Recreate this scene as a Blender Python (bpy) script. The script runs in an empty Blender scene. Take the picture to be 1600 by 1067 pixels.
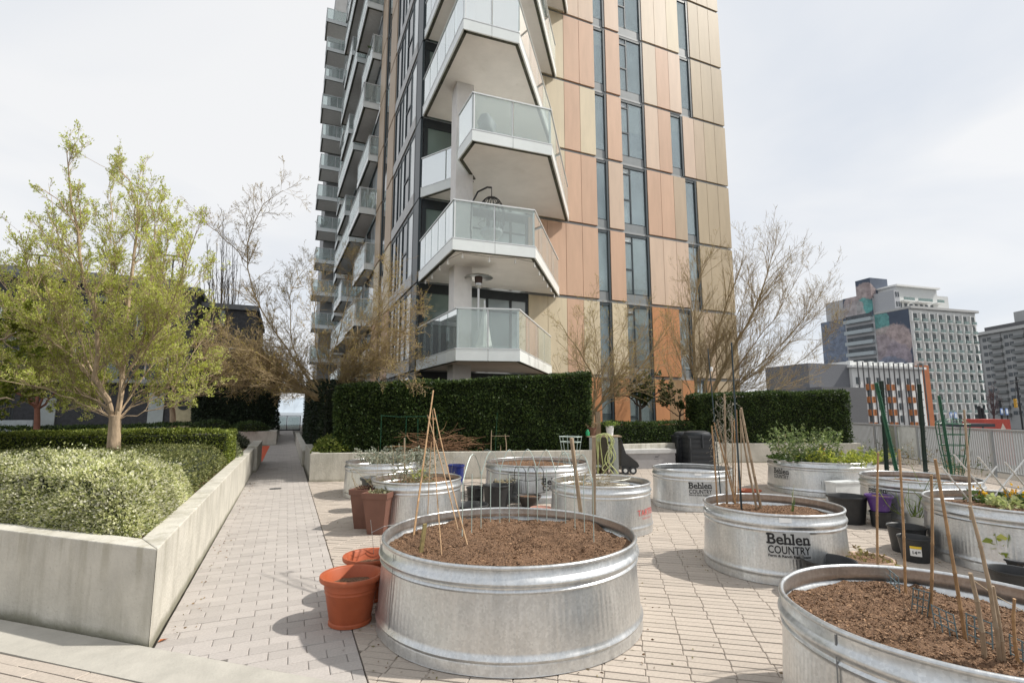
import bpy, math, random
import numpy as np
from mathutils import Vector
random.seed(7); RNG = np.random.default_rng(11)
S = bpy.context.scene
# ------------------------------------------------------------ camera
F = 800.0; HZ = 643.0; VPX = 448.0; EYE = 1.5           # focal length (px at 1600 wide), horizon row, path vanishing column, eye height
TH = math.atan((HZ - 533.5) / F); YAW = math.atan((800 - VPX) * math.cos(TH) / F)
cam = bpy.data.objects.new('camera', bpy.data.cameras.new('camera')); S.collection.objects.link(cam)
cam.location = (0, 0, EYE); cam.rotation_euler = (math.pi / 2 + TH, 0, -YAW)
cam.data.sensor_width = 36; cam.data.lens = F / 1600 * 36; cam.data.clip_end = 9000; cam.data.clip_start = .05
S.camera = cam
S.cycles.max_bounces = 6; S.cycles.diffuse_bounces = 3; S.cycles.glossy_bounces = 3; S.cycles.transmission_bounces = 3; S.cycles.transparent_max_bounces = 10
S.render.resolution_x = 1024; S.render.resolution_y = 682
# ------------------------------------------------------------ sky, sun, exposure
SUN_AZ = (.925, -.38); SUN_EL = math.radians(47)
W = bpy.data.worlds.new('World'); S.world = W; W.use_nodes = True
nt = W.node_tree; nt.nodes.clear()
def wn(t, **k):
    n = nt.nodes.new(t)
    for a, b in k.items(): setattr(n, a, b)
    return n
sky = wn('ShaderNodeTexSky', sky_type='NISHITA', sun_disc=False, sun_elevation=SUN_EL, sun_rotation=math.atan2(SUN_AZ[0], SUN_AZ[1]))
bg1 = wn('ShaderNodeBackground'); bg1.inputs[1].default_value = .1
bg2 = wn('ShaderNodeBackground'); bg2.inputs[1].default_value = 1.0
tc = wn('ShaderNodeTexCoord'); sep = wn('ShaderNodeSeparateXYZ'); nt.links.new(tc.outputs['Generated'], sep.inputs[0])
mx = wn('ShaderNodeMath', operation='MAXIMUM'); nt.links.new(sep.outputs['Z'], mx.inputs[0]); mx.inputs[1].default_value = .0
ad = wn('ShaderNodeMath', operation='ADD'); nt.links.new(mx.outputs[0], ad.inputs[0]); ad.inputs[1].default_value = .22
dv = wn('ShaderNodeVectorMath', operation='DIVIDE'); nt.links.new(tc.outputs['Generated'], dv.inputs[0])
cb = wn('ShaderNodeCombineXYZ')
for i in range(3): nt.links.new(ad.outputs[0], cb.inputs[i])
nt.links.new(cb.outputs[0], dv.inputs[1])
no = wn('ShaderNodeTexNoise'); no.inputs['Scale'].default_value = 1.15; no.inputs['Detail'].default_value = 5; no.inputs['Roughness'].default_value = .5; no.inputs['Distortion'].default_value = .4
nt.links.new(dv.outputs[0], no.inputs['Vector'])
cr = wn('ShaderNodeValToRGB'); cr.color_ramp.elements[0].position = .30; cr.color_ramp.elements[0].color = (.575, .605, .65, 1)
cr.color_ramp.elements[1].position = .62; cr.color_ramp.elements[1].color = (.71, .712, .715, 1)
nt.links.new(no.outputs['Fac'], cr.inputs[0]); nt.links.new(cr.outputs[0], bg2.inputs[0]); nt.links.new(sky.outputs[0], bg1.inputs[0])
ms = wn('ShaderNodeMixShader'); ms.inputs[0].default_value = .93
nt.links.new(bg1.outputs[0], ms.inputs[1]); nt.links.new(bg2.outputs[0], ms.inputs[2])
out = wn('ShaderNodeOutputWorld'); nt.links.new(ms.outputs[0], out.inputs[0])
sun = bpy.data.objects.new('sun', bpy.data.lights.new('sun', 'SUN')); S.collection.objects.link(sun)
sun.data.energy = 3.7; sun.data.angle = math.radians(1.2); sun.data.color = (1, .955, .88)
_h = math.hypot(*SUN_AZ); _s = Vector((SUN_AZ[0] / _h * math.cos(SUN_EL), SUN_AZ[1] / _h * math.cos(SUN_EL), math.sin(SUN_EL)))
sun.rotation_euler = _s.to_track_quat('Z', 'Y').to_euler(); sun.location = (20, -10, 30)
S.view_settings.view_transform = 'Standard'; S.view_settings.look = 'None'; S.view_settings.exposure = 0.42; S.view_settings.gamma = 1
S.view_settings.use_curve_mapping = False
# ------------------------------------------------------------ surveying the photograph: pixel (1600 x 1067) -> world point
FW = np.array([math.sin(YAW) * math.cos(TH), math.cos(YAW) * math.cos(TH), math.sin(TH)])
RT = np.array([math.cos(YAW), -math.sin(YAW), 0.]); UP = np.cross(RT, FW); C0 = np.array([0, 0, EYE])
def ray(x, y): return FW + RT * ((x - 800) / F) - UP * ((y - 533.5) / F)
def G(x, y, z=0.):
    d = ray(x, y); return C0 + d * ((z - EYE) / d[2])
def AY(x, y, Y): d = ray(x, y); return C0 + d * (Y / d[1])
def AX(x, y, X): d = ray(x, y); return C0 + d * (X / d[0])
def AD(x, y, depth): return C0 + ray(x, y) * depth
def AP(x, y, p, d2):                                    # vertical plane through p along direction d2
    r = ray(x, y); n = np.array([-d2[1], d2[0]]); t = (n @ np.array(p[:2])) / (n @ r[:2]); return C0 + r * t
def proj(p):
    v = np.array(p, float) - C0; k = v @ FW
    return (800 + F * (v @ RT) / k, 533.5 - F * (v @ UP) / k, k)
# ------------------------------------------------------------ scene helpers
COL = S.collection; ORG = {}
def tag(o, label=None, cat=None, group=None, kind=None):
    if label: o['label'] = label
    if cat: o['category'] = cat
    if group: o['group'] = group
    if kind: o['kind'] = kind
    return o
def thing(name, label, cat, loc, group=None):
    o = bpy.data.objects.new(name, None); COL.objects.link(o); o.location = tuple(float(a) for a in loc); o.empty_display_size = .1
    ORG[o.name] = np.array([float(a) for a in loc]); return tag(o, label, cat, group)
def mesh_obj(name, me, mat, parent=None, loc=None):
    o = bpy.data.objects.new(name, me); COL.objects.link(o)
    if mat is not None and not me.materials: me.materials.append(mat)
    if parent is not None: o.parent = parent; ORG[o.name] = ORG[parent.name].copy()
    else: ORG[o.name] = np.zeros(3)
    if loc is not None: o.location = loc
    return o
def dup(root, loc, label=None, rotz=None, group=None):
    r = root.copy(); COL.objects.link(r); r.location = loc; ORG[r.name] = np.array(loc, float)
    if rotz is not None: r.rotation_euler = (0, 0, rotz)
    if label: r['label'] = label
    if group: r['group'] = group
    for ch in root.children:
        c = ch.copy(); COL.objects.link(c); c.parent = r
        for g in ch.children:
            d = g.copy(); COL.objects.link(d); d.parent = c
    return r
def perp(d):
    d = np.asarray(d, float); a = np.array([0, 0, 1.]) if abs(d[2]) < .9 * np.linalg.norm(d) else np.array([1., 0, 0])
    u = np.cross(d, a); u /= np.linalg.norm(u); v = np.cross(u, d); v /= np.linalg.norm(v); return u, v
class MB:
    def __init__(s): s.v = []; s.f = []; s.n = 0
    def add(s, vs, fs):
        b = s.n; s.v.extend([tuple(map(float, p)) for p in vs]); s.n = len(s.v)
        s.f.extend([tuple(i + b for i in f) for f in fs]); return s
    def box(s, x0, x1, y0, y1, z0, z1):
        return s.add([(x0,y0,z0),(x1,y0,z0),(x1,y1,z0),(x0,y1,z0),(x0,y0,z1),(x1,y0,z1),(x1,y1,z1),(x0,y1,z1)],
                     [(0,3,2,1),(4,5,6,7),(0,1,5,4),(1,2,6,5),(2,3,7,6),(3,0,4,7)])
    def prism(s, poly, z0, z1):
        n = len(poly); z0 = z0 if hasattr(z0, '__len__') else [z0] * n; z1 = z1 if hasattr(z1, '__len__') else [z1] * n
        return s.add([(p[0], p[1], z0[i]) for i, p in enumerate(poly)] + [(p[0], p[1], z1[i]) for i, p in enumerate(poly)],
                     [tuple(range(n))[::-1], tuple(range(n, 2 * n))] + [(i, (i + 1) % n, (i + 1) % n + n, i + n) for i in range(n)])
    def hexa(s, p): return s.add(p, [(0,3,2,1),(4,5,6,7),(0,1,5,4),(1,2,6,5),(2,3,7,6),(3,0,4,7)])
    def beam(s, p, q, w, h=None, upv=(0, 0, 1)):
        h = h or w; p = np.array(p, float); q = np.array(q, float); d = q - p; d /= np.linalg.norm(d)
        upv = np.array(upv, float); u = np.cross(d, upv)
        if np.linalg.norm(u) < 1e-3: u = np.cross(d, (1., 0, 0))
        u /= np.linalg.norm(u); v = np.cross(u, d)
        u = u * w / 2; v = v * h / 2
        return s.hexa([p - u - v, p + u - v, q + u - v, q - u - v, p - u + v, p + u + v, q + u + v, q - u + v])
    def tube(s, pts, r, n=6, cap=True):
        P = [np.array(p, float) for p in pts]; m = len(P); R = list(r) if hasattr(r, '__len__') else [r] * m
        T = []
        for i in range(m):
            t = P[min(i + 1, m - 1)] - P[max(i - 1, 0)]; L = np.linalg.norm(t); T.append(t / L if L > 1e-9 else np.array([0, 0, 1.]))
        u, v = perp(T[0]); vs = []; ang = [2 * math.pi * k / n for k in range(n)]
        for i in range(m):
            u = u - T[i] * (u @ T[i]); L = np.linalg.norm(u)
            if L < 1e-6: u, _ = perp(T[i])
            else: u = u / L
            v = np.cross(T[i], u)
            for a in ang: vs.append(P[i] + (u * math.cos(a) + v * math.sin(a)) * R[i])
        fs = [(i * n + k, i * n + (k + 1) % n, (i + 1) * n + (k + 1) % n, (i + 1) * n + k) for i in range(m - 1) for k in range(n)]
        if cap: fs += [tuple(range(n))[::-1], tuple(range((m - 1) * n, m * n))]
        return s.add(vs, fs)
    def ring(s, c, R, r, n=32, k=5, ax=(0, 0, 1), wob=0):
        u, v = perp(ax); c = np.array(c, float)
        pts = [c + (u * math.cos(2 * math.pi * i / n) + v * math.sin(2 * math.pi * i / n)) * R for i in range(n + 1)]
        return s.tube(pts, r, k, False)
    def lathe(s, prof, n=32, c=(0, 0, 0), close=False):
        c = np.array(c, float); m = len(prof)
        vs = [(c[0] + r * math.cos(2 * math.pi * k / n), c[1] + r * math.sin(2 * math.pi * k / n), c[2] + z) for r, z in prof for k in range(n)]
        fs = [(i * n + k, i * n + (k + 1) % n, (i + 1) * n + (k + 1) % n, (i + 1) * n + k) for i in range(m - 1) for k in range(n)]
        if close: fs += [tuple(range(n))[::-1], tuple(range((m - 1) * n, m * n))]
        return s.add(vs, fs)
    def quadp(s, a, b, c, d): return s.add([a, b, c, d], [(0, 1, 2, 3)])
    def mesh(s, name, org=(0, 0, 0), smooth=False):
        me = bpy.data.meshes.new(name); o = np.array(org, float)
        me.from_pydata([tuple(np.array(p) - o) for p in s.v], [], s.f)
        if smooth: me.polygons.foreach_set('use_smooth', [True] * len(me.polygons))
        me.update(); return me
    def build(s, name, mat, parent=None, smooth=False, local=False, label=None, kind=None):
        org = (0, 0, 0) if local or parent is None else ORG[parent.name]
        me = s.mesh(name, org, smooth); o = mesh_obj(name, me, mat, parent)
        if smooth == 'auto' or smooth:
            try: me.set_sharp_from_angle(angle=math.radians(38))
            except Exception: pass
        return tag(o, label=label, kind=kind)
def np_mesh(name, V, quads, mat, parent=None, smooth=False, kind=None, tris=False):
    org = ORG[parent.name] if parent is not None else np.zeros(3); V = (np.asarray(V) - org).astype(np.float32)
    k = 3 if tris else 4; n = len(quads); me = bpy.data.meshes.new(name)
    me.vertices.add(len(V)); me.vertices.foreach_set('co', V.ravel())
    me.loops.add(n * k); me.loops.foreach_set('vertex_index', np.asarray(quads, np.int32).ravel())
    me.polygons.add(n); me.polygons.foreach_set('loop_start', np.arange(0, n * k, k, dtype=np.int32)); me.polygons.foreach_set('loop_total', np.full(n, k, np.int32))
    if smooth: me.polygons.foreach_set('use_smooth', np.ones(n, bool))
    me.update(calc_edges=True)
    return tag(mesh_obj(name, me, mat, parent), kind=kind)
def unit(a): return a / np.maximum(np.linalg.norm(a, axis=-1, keepdims=True), 1e-9)
def leaves(name, P, D, size, mat, parent, aspect=.55, jit=.9, kind=None, up=.0, svar=.35):
    P = np.asarray(P, float); n = len(P); D = np.broadcast_to(np.asarray(D, float), (n, 3))
    a = unit(unit(D) + RNG.normal(0, jit, (n, 3)) + np.array([0, 0, up])); b = unit(np.cross(a, RNG.normal(0, 1, (n, 3))))
    c = np.cross(a, b); L = (size * RNG.uniform(1 - svar, 1 + svar, n))[:, None]; w = L * aspect * .5
    mid = P + a * L * .45 + c * L * .10
    V = np.stack([P, mid + b * w, P + a * L, mid - b * w], 1).reshape(-1, 3)
    return np_mesh(name, V, np.arange(4 * n).reshape(n, 4), mat, parent, kind=kind)
def wav(P, s, seed=0):                                  # cheap smooth noise, about -1..1
    r = np.random.default_rng(seed); o = np.zeros(len(P))
    for k in range(5):
        w = r.normal(0, 1, P.shape[1]); w /= np.linalg.norm(w); o += np.sin((P @ w) * s * (1 + .45 * k) + r.uniform(0, 6.28))
    return o / 3
def rot2(v, a): return np.array([v[0] * math.cos(a) - v[1] * math.sin(a), v[0] * math.sin(a) + v[1] * math.cos(a)])
# ------------------------------------------------------------ materials
MC = {}
def new_mat(name):
    m = bpy.data.materials.new(name); m.use_nodes = True; return m, m.node_tree, m.node_tree.nodes['Principled BSDF']
def node(t, kind, **k):
    n = t.nodes.new(kind)
    for a, b in k.items():
        if a in n.inputs.keys() if hasattr(n.inputs, 'keys') else False: n.inputs[a].default_value = b
        else: setattr(n, a, b)
    return n
def pbr(name, col, rough=.7, metal=0., var=.12, scale=6., col2=None, bump=0., bscale=80., stretch=(1, 1, 1), island=0., spec=.5, detail=6., stain=None):
    if name in MC: return MC[name]
    m, t, b = new_mat(name); c = np.array(col); c2 = np.array(col2) if col2 is not None else None
    tcn = t.nodes.new('ShaderNodeTexCoord'); mp = t.nodes.new('ShaderNodeMapping'); mp.inputs['Scale'].default_value = stretch
    t.links.new(tcn.outputs['Object'], mp.inputs[0])
    nz = t.nodes.new('ShaderNodeTexNoise'); nz.inputs['Scale'].default_value = scale; nz.inputs['Detail'].default_value = detail; nz.inputs['Roughness'].default_value = .62
    t.links.new(mp.outputs[0], nz.inputs['Vector'])
    rp = t.nodes.new('ShaderNodeValToRGB'); e = rp.color_ramp.elements
    lo = c * (1 - var) if c2 is None else c; hi = np.minimum(c * (1 + var), 1) if c2 is None else c2
    e[0].position = .33; e[1].position = .67; e[0].color = (*lo, 1); e[1].color = (*hi, 1); t.links.new(nz.outputs['Fac'], rp.inputs[0])
    src = rp.outputs[0]
    if stain:                                          # (colour, noise scale, threshold, strength, stretch)
        mp2 = t.nodes.new('ShaderNodeMapping'); mp2.inputs['Scale'].default_value = stain[4]; t.links.new(tcn.outputs['Object'], mp2.inputs[0])
        n2 = t.nodes.new('ShaderNodeTexNoise'); n2.inputs['Scale'].default_value = stain[1]; n2.inputs['Detail'].default_value = 7; n2.inputs['Roughness'].default_value = .7
        t.links.new(mp2.outputs[0], n2.inputs['Vector'])
        mr = t.nodes.new('ShaderNodeMapRange'); mr.inputs[1].default_value = stain[2]; mr.inputs[2].default_value = stain[2] + .18; mr.inputs[4].default_value = stain[3]
        t.links.new(n2.outputs['Fac'], mr.inputs[0]); mxn = t.nodes.new('ShaderNodeMix'); mxn.data_type = 'RGBA'
        t.links.new(mr.outputs[0], mxn.inputs[0]); t.links.new(src, mxn.inputs[6]); mxn.inputs[7].default_value = (*stain[0], 1); src = mxn.outputs[2]
    if island:
        oi = t.nodes.new('ShaderNodeObjectInfo'); ge = t.nodes.new('ShaderNodeNewGeometry')
        a1 = t.nodes.new('ShaderNodeMath'); a1.operation = 'ADD'; t.links.new(oi.outputs['Random'], a1.inputs[0]); t.links.new(ge.outputs['Random Per Island'], a1.inputs[1])
        fr = t.nodes.new('ShaderNodeMath'); fr.operation = 'FRACT'; t.links.new(a1.outputs[0], fr.inputs[0])
        mr = t.nodes.new('ShaderNodeMapRange'); mr.inputs[3].default_value = 1 - island; mr.inputs[4].default_value = 1 + island; t.links.new(fr.outputs[0], mr.inputs[0])
        vm = t.nodes.new('ShaderNodeVectorMath'); vm.operation = 'SCALE'; t.links.new(src, vm.inputs[0]); t.links.new(mr.outputs[0], vm.inputs['Scale']); src = vm.outputs[0]
    t.links.new(src, b.inputs['Base Color']); b.inputs['Roughness'].default_value = rough; b.inputs['Metallic'].default_value = metal
    b.inputs['Specular IOR Level'].default_value = spec
    if bump:
        n3 = t.nodes.new('ShaderNodeTexNoise'); n3.inputs['Scale'].default_value = bscale; n3.inputs['Detail'].default_value = 5
        t.links.new(mp.outputs[0], n3.inputs['Vector']); bp = t.nodes.new('ShaderNodeBump'); bp.inputs['Strength'].default_value = bump; bp.inputs['Distance'].default_value = .02
        t.links.new(n3.outputs['Fac'], bp.inputs['Height']); t.links.new(bp.outputs[0], b.inputs['Normal'])
    MC[name] = m; return m
def leafmat(name, cols, trans=.35, rough=.5):
    if name in MC: return MC[name]
    m, t, b = new_mat(name); ge = t.nodes.new('ShaderNodeNewGeometry'); rp = t.nodes.new('ShaderNodeValToRGB'); e = rp.color_ramp.elements
    k = len(cols)
    while len(e) < k: e.new(.5)
    for i, c in enumerate(cols): e[i].position = i / (k - 1); e[i].color = (*c, 1)
    t.links.new(ge.outputs['Random Per Island'], rp.inputs[0]); b.inputs['Roughness'].default_value = rough
    nz = t.nodes.new('ShaderNodeTexNoise'); nz.inputs['Scale'].default_value = 2.3; nz.inputs['Detail'].default_value = 3; t.links.new(ge.outputs['Position'], nz.inputs[0])     # patches of older and younger growth
    mr = t.nodes.new('ShaderNodeMapRange'); mr.inputs[1].default_value = .3; mr.inputs[2].default_value = .7; mr.inputs[3].default_value = .68; mr.inputs[4].default_value = 1.28; t.links.new(nz.outputs['Fac'], mr.inputs[0])
    vs = t.nodes.new('ShaderNodeVectorMath'); vs.operation = 'SCALE'; t.links.new(rp.outputs[0], vs.inputs[0]); t.links.new(mr.outputs[0], vs.inputs['Scale']); t.links.new(vs.outputs[0], b.inputs['Base Color'])
    b.inputs['Specular IOR Level'].default_value = .35
    tr = t.nodes.new('ShaderNodeBsdfTranslucent'); hs = t.nodes.new('ShaderNodeHueSaturation'); hs.inputs['Value'].default_value = 1.15; hs.inputs['Saturation'].default_value = 1.1
    t.links.new(vs.outputs[0], hs.inputs['Color']); t.links.new(hs.outputs[0], tr.inputs[0]); mxs = t.nodes.new('ShaderNodeMixShader'); mxs.inputs[0].default_value = trans
    t.links.new(b.outputs[0], mxs.inputs[1]); t.links.new(tr.outputs[0], mxs.inputs[2]); t.links.new(mxs.outputs[0], t.nodes['Material Output'].inputs[0])
    MC[name] = m; return m
def glassmat(name, tint=(.86, .92, .90), haze=.0, hcol=(.7, .76, .75), ior=1.5, rough=.02):
    if name in MC: return MC[name]
    m, t, b = new_mat(name); tp = t.nodes.new('ShaderNodeBsdfTransparent'); tp.inputs[0].default_value = (*tint, 1)
    gl = t.nodes.new('ShaderNodeBsdfGlossy'); gl.inputs['Roughness'].default_value = rough; gl.inputs[0].default_value = (.95, .98, .98, 1)
    df = t.nodes.new('ShaderNodeBsdfDiffuse'); df.inputs[0].default_value = (*hcol, 1); m1 = t.nodes.new('ShaderNodeMixShader'); m1.inputs[0].default_value = haze
    t.links.new(tp.outputs[0], m1.inputs[1]); t.links.new(df.outputs[0], m1.inputs[2])
    fr = t.nodes.new('ShaderNodeFresnel'); fr.inputs[0].default_value = ior; m2 = t.nodes.new('ShaderNodeMixShader')
    ml = t.nodes.new('ShaderNodeMath'); ml.operation = 'MULTIPLY_ADD'; ml.inputs[1].default_value = .65; ml.inputs[2].default_value = .02; t.links.new(fr.outputs[0], ml.inputs[0])
    t.links.new(ml.outputs[0], m2.inputs[0]); t.links.new(m1.outputs[0], m2.inputs[1]); t.links.new(gl.outputs[0], m2.inputs[2]); t.links.new(m2.outputs[0], t.nodes['Material Output'].inputs[0])
    MC[name] = m; return m
def galv():
    if 'galvanised' in MC: return MC['galvanised']
    m, t, b = new_mat('galvanised'); tcn = t.nodes.new('ShaderNodeTexCoord'); sp = t.nodes.new('ShaderNodeSeparateXYZ'); t.links.new(tcn.outputs['Object'], sp.inputs[0])
    at = t.nodes.new('ShaderNodeMath'); at.operation = 'ARCTAN2'; t.links.new(sp.outputs[1], at.inputs[0]); t.links.new(sp.outputs[0], at.inputs[1])
    cx = t.nodes.new('ShaderNodeCombineXYZ'); t.links.new(at.outputs[0], cx.inputs[0]); t.links.new(sp.outputs[2], cx.inputs[1])
    mp = t.nodes.new('ShaderNodeMapping'); mp.inputs['Scale'].default_value = (7, 1.6, 1); t.links.new(cx.outputs[0], mp.inputs[0])
    oi = t.nodes.new('ShaderNodeObjectInfo'); t.links.new(oi.outputs['Random'], mp.inputs['Location'])
    n1 = t.nodes.new('ShaderNodeTexNoise'); n1.inputs['Scale'].default_value = 2.2; n1.inputs['Detail'].default_value = 7; n1.inputs['Roughness'].default_value = .65; t.links.new(mp.outputs[0], n1.inputs[0])
    vo = t.nodes.new('ShaderNodeTexVoronoi'); vo.inputs['Scale'].default_value = 70; t.links.new(tcn.outputs['Object'], vo.inputs['Vector'])
    rp = t.nodes.new('ShaderNodeValToRGB'); e = rp.color_ramp.elements; e[0].position = .3; e[1].position = .7; e[0].color = (.60, .625, .64, 1); e[1].color = (.78, .79, .785, 1); t.links.new(n1.outputs['Fac'], rp.inputs[0])
    mx_ = t.nodes.new('ShaderNodeMix'); mx_.data_type = 'RGBA'; mx_.blend_type = 'MULTIPLY'; mx_.inputs[0].default_value = .22; bw = t.nodes.new('ShaderNodeRGBToBW'); t.links.new(vo.outputs['Color'], bw.inputs[0]); t.links.new(rp.outputs[0], mx_.inputs[6]); t.links.new(bw.outputs[0], mx_.inputs[7])
    # wear: dull bluish-grey patches and brownish dirt near the foot
    n2 = t.nodes.new('ShaderNodeTexNoise'); n2.inputs['Scale'].default_value = 26; n2.inputs['Detail'].default_value = 8; t.links.new(tcn.outputs['Object'], n2.inputs[0])
    mr = t.nodes.new('ShaderNodeMapRange'); mr.inputs[1].default_value = .52; mr.inputs[2].default_value = .75; mr.inputs[4].default_value = .45; t.links.new(n2.outputs['Fac'], mr.inputs[0])
    m3 = t.nodes.new('ShaderNodeMix'); m3.data_type = 'RGBA'; t.links.new(mr.outputs[0], m3.inputs[0]); t.links.new(mx_.outputs[2], m3.inputs[6]); m3.inputs[7].default_value = (.60, .595, .58, 1)
    # soil splashed up the foot, pale lime runs down the wall
    ns = t.nodes.new('ShaderNodeTexNoise'); ns.inputs['Scale'].default_value = 16; ns.inputs['Detail'].default_value = 9; ns.inputs['Roughness'].default_value = .75; t.links.new(tcn.outputs['Object'], ns.inputs[0])
    zf_ = t.nodes.new('ShaderNodeMapRange'); zf_.inputs[1].default_value = .0; zf_.inputs[2].default_value = .20; zf_.inputs[3].default_value = .16; zf_.inputs[4].default_value = -.12; t.links.new(sp.outputs[2], zf_.inputs[0])
    sa = t.nodes.new('ShaderNodeMath'); sa.operation = 'ADD'; t.links.new(ns.outputs['Fac'], sa.inputs[0]); t.links.new(zf_.outputs[0], sa.inputs[1]); sm = t.nodes.new('ShaderNodeMapRange'); sm.inputs[1].default_value = .56; sm.inputs[2].default_value = .74; sm.inputs[4].default_value = .32; t.links.new(sa.outputs[0], sm.inputs[0])
    m4 = t.nodes.new('ShaderNodeMix'); m4.data_type = 'RGBA'; t.links.new(sm.outputs[0], m4.inputs[0]); t.links.new(m3.outputs[2], m4.inputs[6]); m4.inputs[7].default_value = (.36, .32, .26, 1)
    mp3 = t.nodes.new('ShaderNodeMapping'); mp3.inputs['Scale'].default_value = (26, .9, 1); t.links.new(cx.outputs[0], mp3.inputs[0]); t.links.new(oi.outputs['Random'], mp3.inputs['Location']); n5 = t.nodes.new('ShaderNodeTexNoise'); n5.inputs['Scale'].default_value = 1.5; n5.inputs['Detail'].default_value = 6; t.links.new(mp3.outputs[0], n5.inputs[0])
    s5 = t.nodes.new('ShaderNodeMapRange'); s5.inputs[1].default_value = .58; s5.inputs[2].default_value = .70; s5.inputs[4].default_value = .22; t.links.new(n5.outputs['Fac'], s5.inputs[0]); m5 = t.nodes.new('ShaderNodeMix'); m5.data_type = 'RGBA'; t.links.new(s5.outputs[0], m5.inputs[0]); t.links.new(m4.outputs[2], m5.inputs[6]); m5.inputs[7].default_value = (.66, .64, .60, 1)
    t.links.new(m5.outputs[2], b.inputs['Base Color'])
    me_ = t.nodes.new('ShaderNodeMath'); me_.operation = 'MULTIPLY_ADD'; me_.inputs[1].default_value = -1.; me_.inputs[2].default_value = .9; t.links.new(sm.outputs[0], me_.inputs[0]); t.links.new(me_.outputs[0], b.inputs['Metallic'])
    r2 = t.nodes.new('ShaderNodeMapRange'); r2.inputs[3].default_value = .18; r2.inputs[4].default_value = .50; t.links.new(n1.outputs['Fac'], r2.inputs[0]); t.links.new(r2.outputs[0], b.inputs['Roughness'])
    # fine vertical corrugation of the wall, only between the beads
    sn = t.nodes.new('ShaderNodeMath'); sn.operation = 'MULTIPLY'; sn.inputs[1].default_value = 150; t.links.new(at.outputs[0], sn.inputs[0])
    si = t.nodes.new('ShaderNodeMath'); si.operation = 'SINE'; t.links.new(sn.outputs[0], si.inputs[0])
    g1 = t.nodes.new('ShaderNodeMapRange'); g1.inputs[1].default_value = .12; g1.inputs[2].default_value = .17; t.links.new(sp.outputs[2], g1.inputs[0])
    g2 = t.nodes.new('ShaderNodeMapRange'); g2.inputs[1].default_value = .43; g2.inputs[2].default_value = .39; t.links.new(sp.outputs[2], g2.inputs[0])
    g3 = t.nodes.new('ShaderNodeMath'); g3.operation = 'MULTIPLY'; t.links.new(g1.outputs[0], g3.inputs[0]); t.links.new(g2.outputs[0], g3.inputs[1])
    g4 = t.nodes.new('ShaderNodeMath'); g4.operation = 'MULTIPLY'; t.links.new(g3.outputs[0], g4.inputs[0]); t.links.new(si.outputs[0], g4.inputs[1])
    g5 = t.nodes.new('ShaderNodeMath'); g5.operation = 'MULTIPLY_ADD'; t.links.new(n1.outputs['Fac'], g5.inputs[0]); g5.inputs[1].default_value = 3.; t.links.new(g4.outputs[0], g5.inputs[2])
    bp = t.nodes.new('ShaderNodeBump'); bp.inputs['Strength'].default_value = .11; bp.inputs['Distance'].default_value = .006; t.links.new(g5.outputs[0], bp.inputs['Height']); t.links.new(bp.outputs[0], b.inputs['Normal'])
    MC['galvanised'] = m; return m
def M_conc():
    if 'concrete' in MC: return MC['concrete']
    m = pbr('concrete', (.53, .505, .44), .85, var=.13, scale=3.2, bump=.3, bscale=38, stain=((.33, .31, .25), 2.6, .50, .5, (1.8, 1.8, .3))); t = m.node_tree; b = t.nodes['Principled BSDF']
    src = b.inputs['Base Color'].links[0].from_socket; tcn = t.nodes.new('ShaderNodeNewGeometry'); sp = t.nodes.new('ShaderNodeSeparateXYZ'); t.links.new(tcn.outputs['Position'], sp.inputs[0])
    def noise(sc, det):
        mp = t.nodes.new('ShaderNodeMapping'); mp.inputs['Scale'].default_value = sc; t.links.new(tcn.outputs['Position'], mp.inputs[0]); n = t.nodes.new('ShaderNodeTexNoise'); n.inputs['Scale'].default_value = 1; n.inputs['Detail'].default_value = det; n.inputs['Roughness'].default_value = .65; t.links.new(mp.outputs[0], n.inputs[0]); return n.outputs['Fac']
    def rng(s, a, b_, c=0., d=1.):
        r = t.nodes.new('ShaderNodeMapRange'); r.inputs[1].default_value = a; r.inputs[2].default_value = b_; r.inputs[3].default_value = c; r.inputs[4].default_value = d; t.links.new(s, r.inputs[0]); return r.outputs[0]
    def op(o, x, y):
        n = t.nodes.new('ShaderNodeMath'); n.operation = o
        for i, q in enumerate((x, y)):
            if isinstance(q, float): n.inputs[i].default_value = q
            else: t.links.new(q, n.inputs[i])
        return n.outputs[0]
    def mix(f, c, col):
        n = t.nodes.new('ShaderNodeMix'); n.data_type = 'RGBA'; t.links.new(f, n.inputs[0]); t.links.new(c, n.inputs[6]); n.inputs[7].default_value = (*col, 1); return n.outputs[2]
    z = sp.outputs['Z']
    moss = op('MULTIPLY', rng(op('SUBTRACT', z, op('MULTIPLY', noise((5, 5, 2), 6), .11)), .0, -.05), .55); src = mix(moss, src, (.13, .125, .055))      # moss along the foot
    drip = op('MULTIPLY', op('MULTIPLY', rng(noise((9, 9, .7), 5), .5, .66), rng(z, .28, .55)), .5); src = mix(drip, src, (.30, .275, .20))             # run-off streaks under the coping
    pit = op('MULTIPLY', rng(noise((42, 42, 42), 2), .70, .74), .6); src = mix(pit, src, (.20, .19, .16))
    t.links.new(src, b.inputs['Base Color']); return m
M_kerb = lambda: pbr('kerb_concrete', (.40, .38, .335), .85, var=.1, scale=5, bump=.2, bscale=60)
M_paver = lambda: pbr('grey_paver', (.405, .372, .345), .85, var=.10, scale=55, bump=.35, bscale=220, island=.09, stain=((.31, .29, .27), 1.3, .55, .3, (1, 1, 1)))
M_brick = lambda: pbr('buff_paver', (.435, .378, .322), .85, var=.10, scale=50, bump=.35, bscale=220, island=.055, stain=((.33, .285, .245), 1.1, .54, .35, (1, 1, 1)))
M_joint = lambda: pbr('joint_sand', (.12, .105, .085), .95, var=.3, scale=30)
M_soil = lambda: pbr('soil', (.12, .063, .034), .95, col2=(.29, .172, .098), scale=70, bump=1.0, bscale=150)
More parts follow.
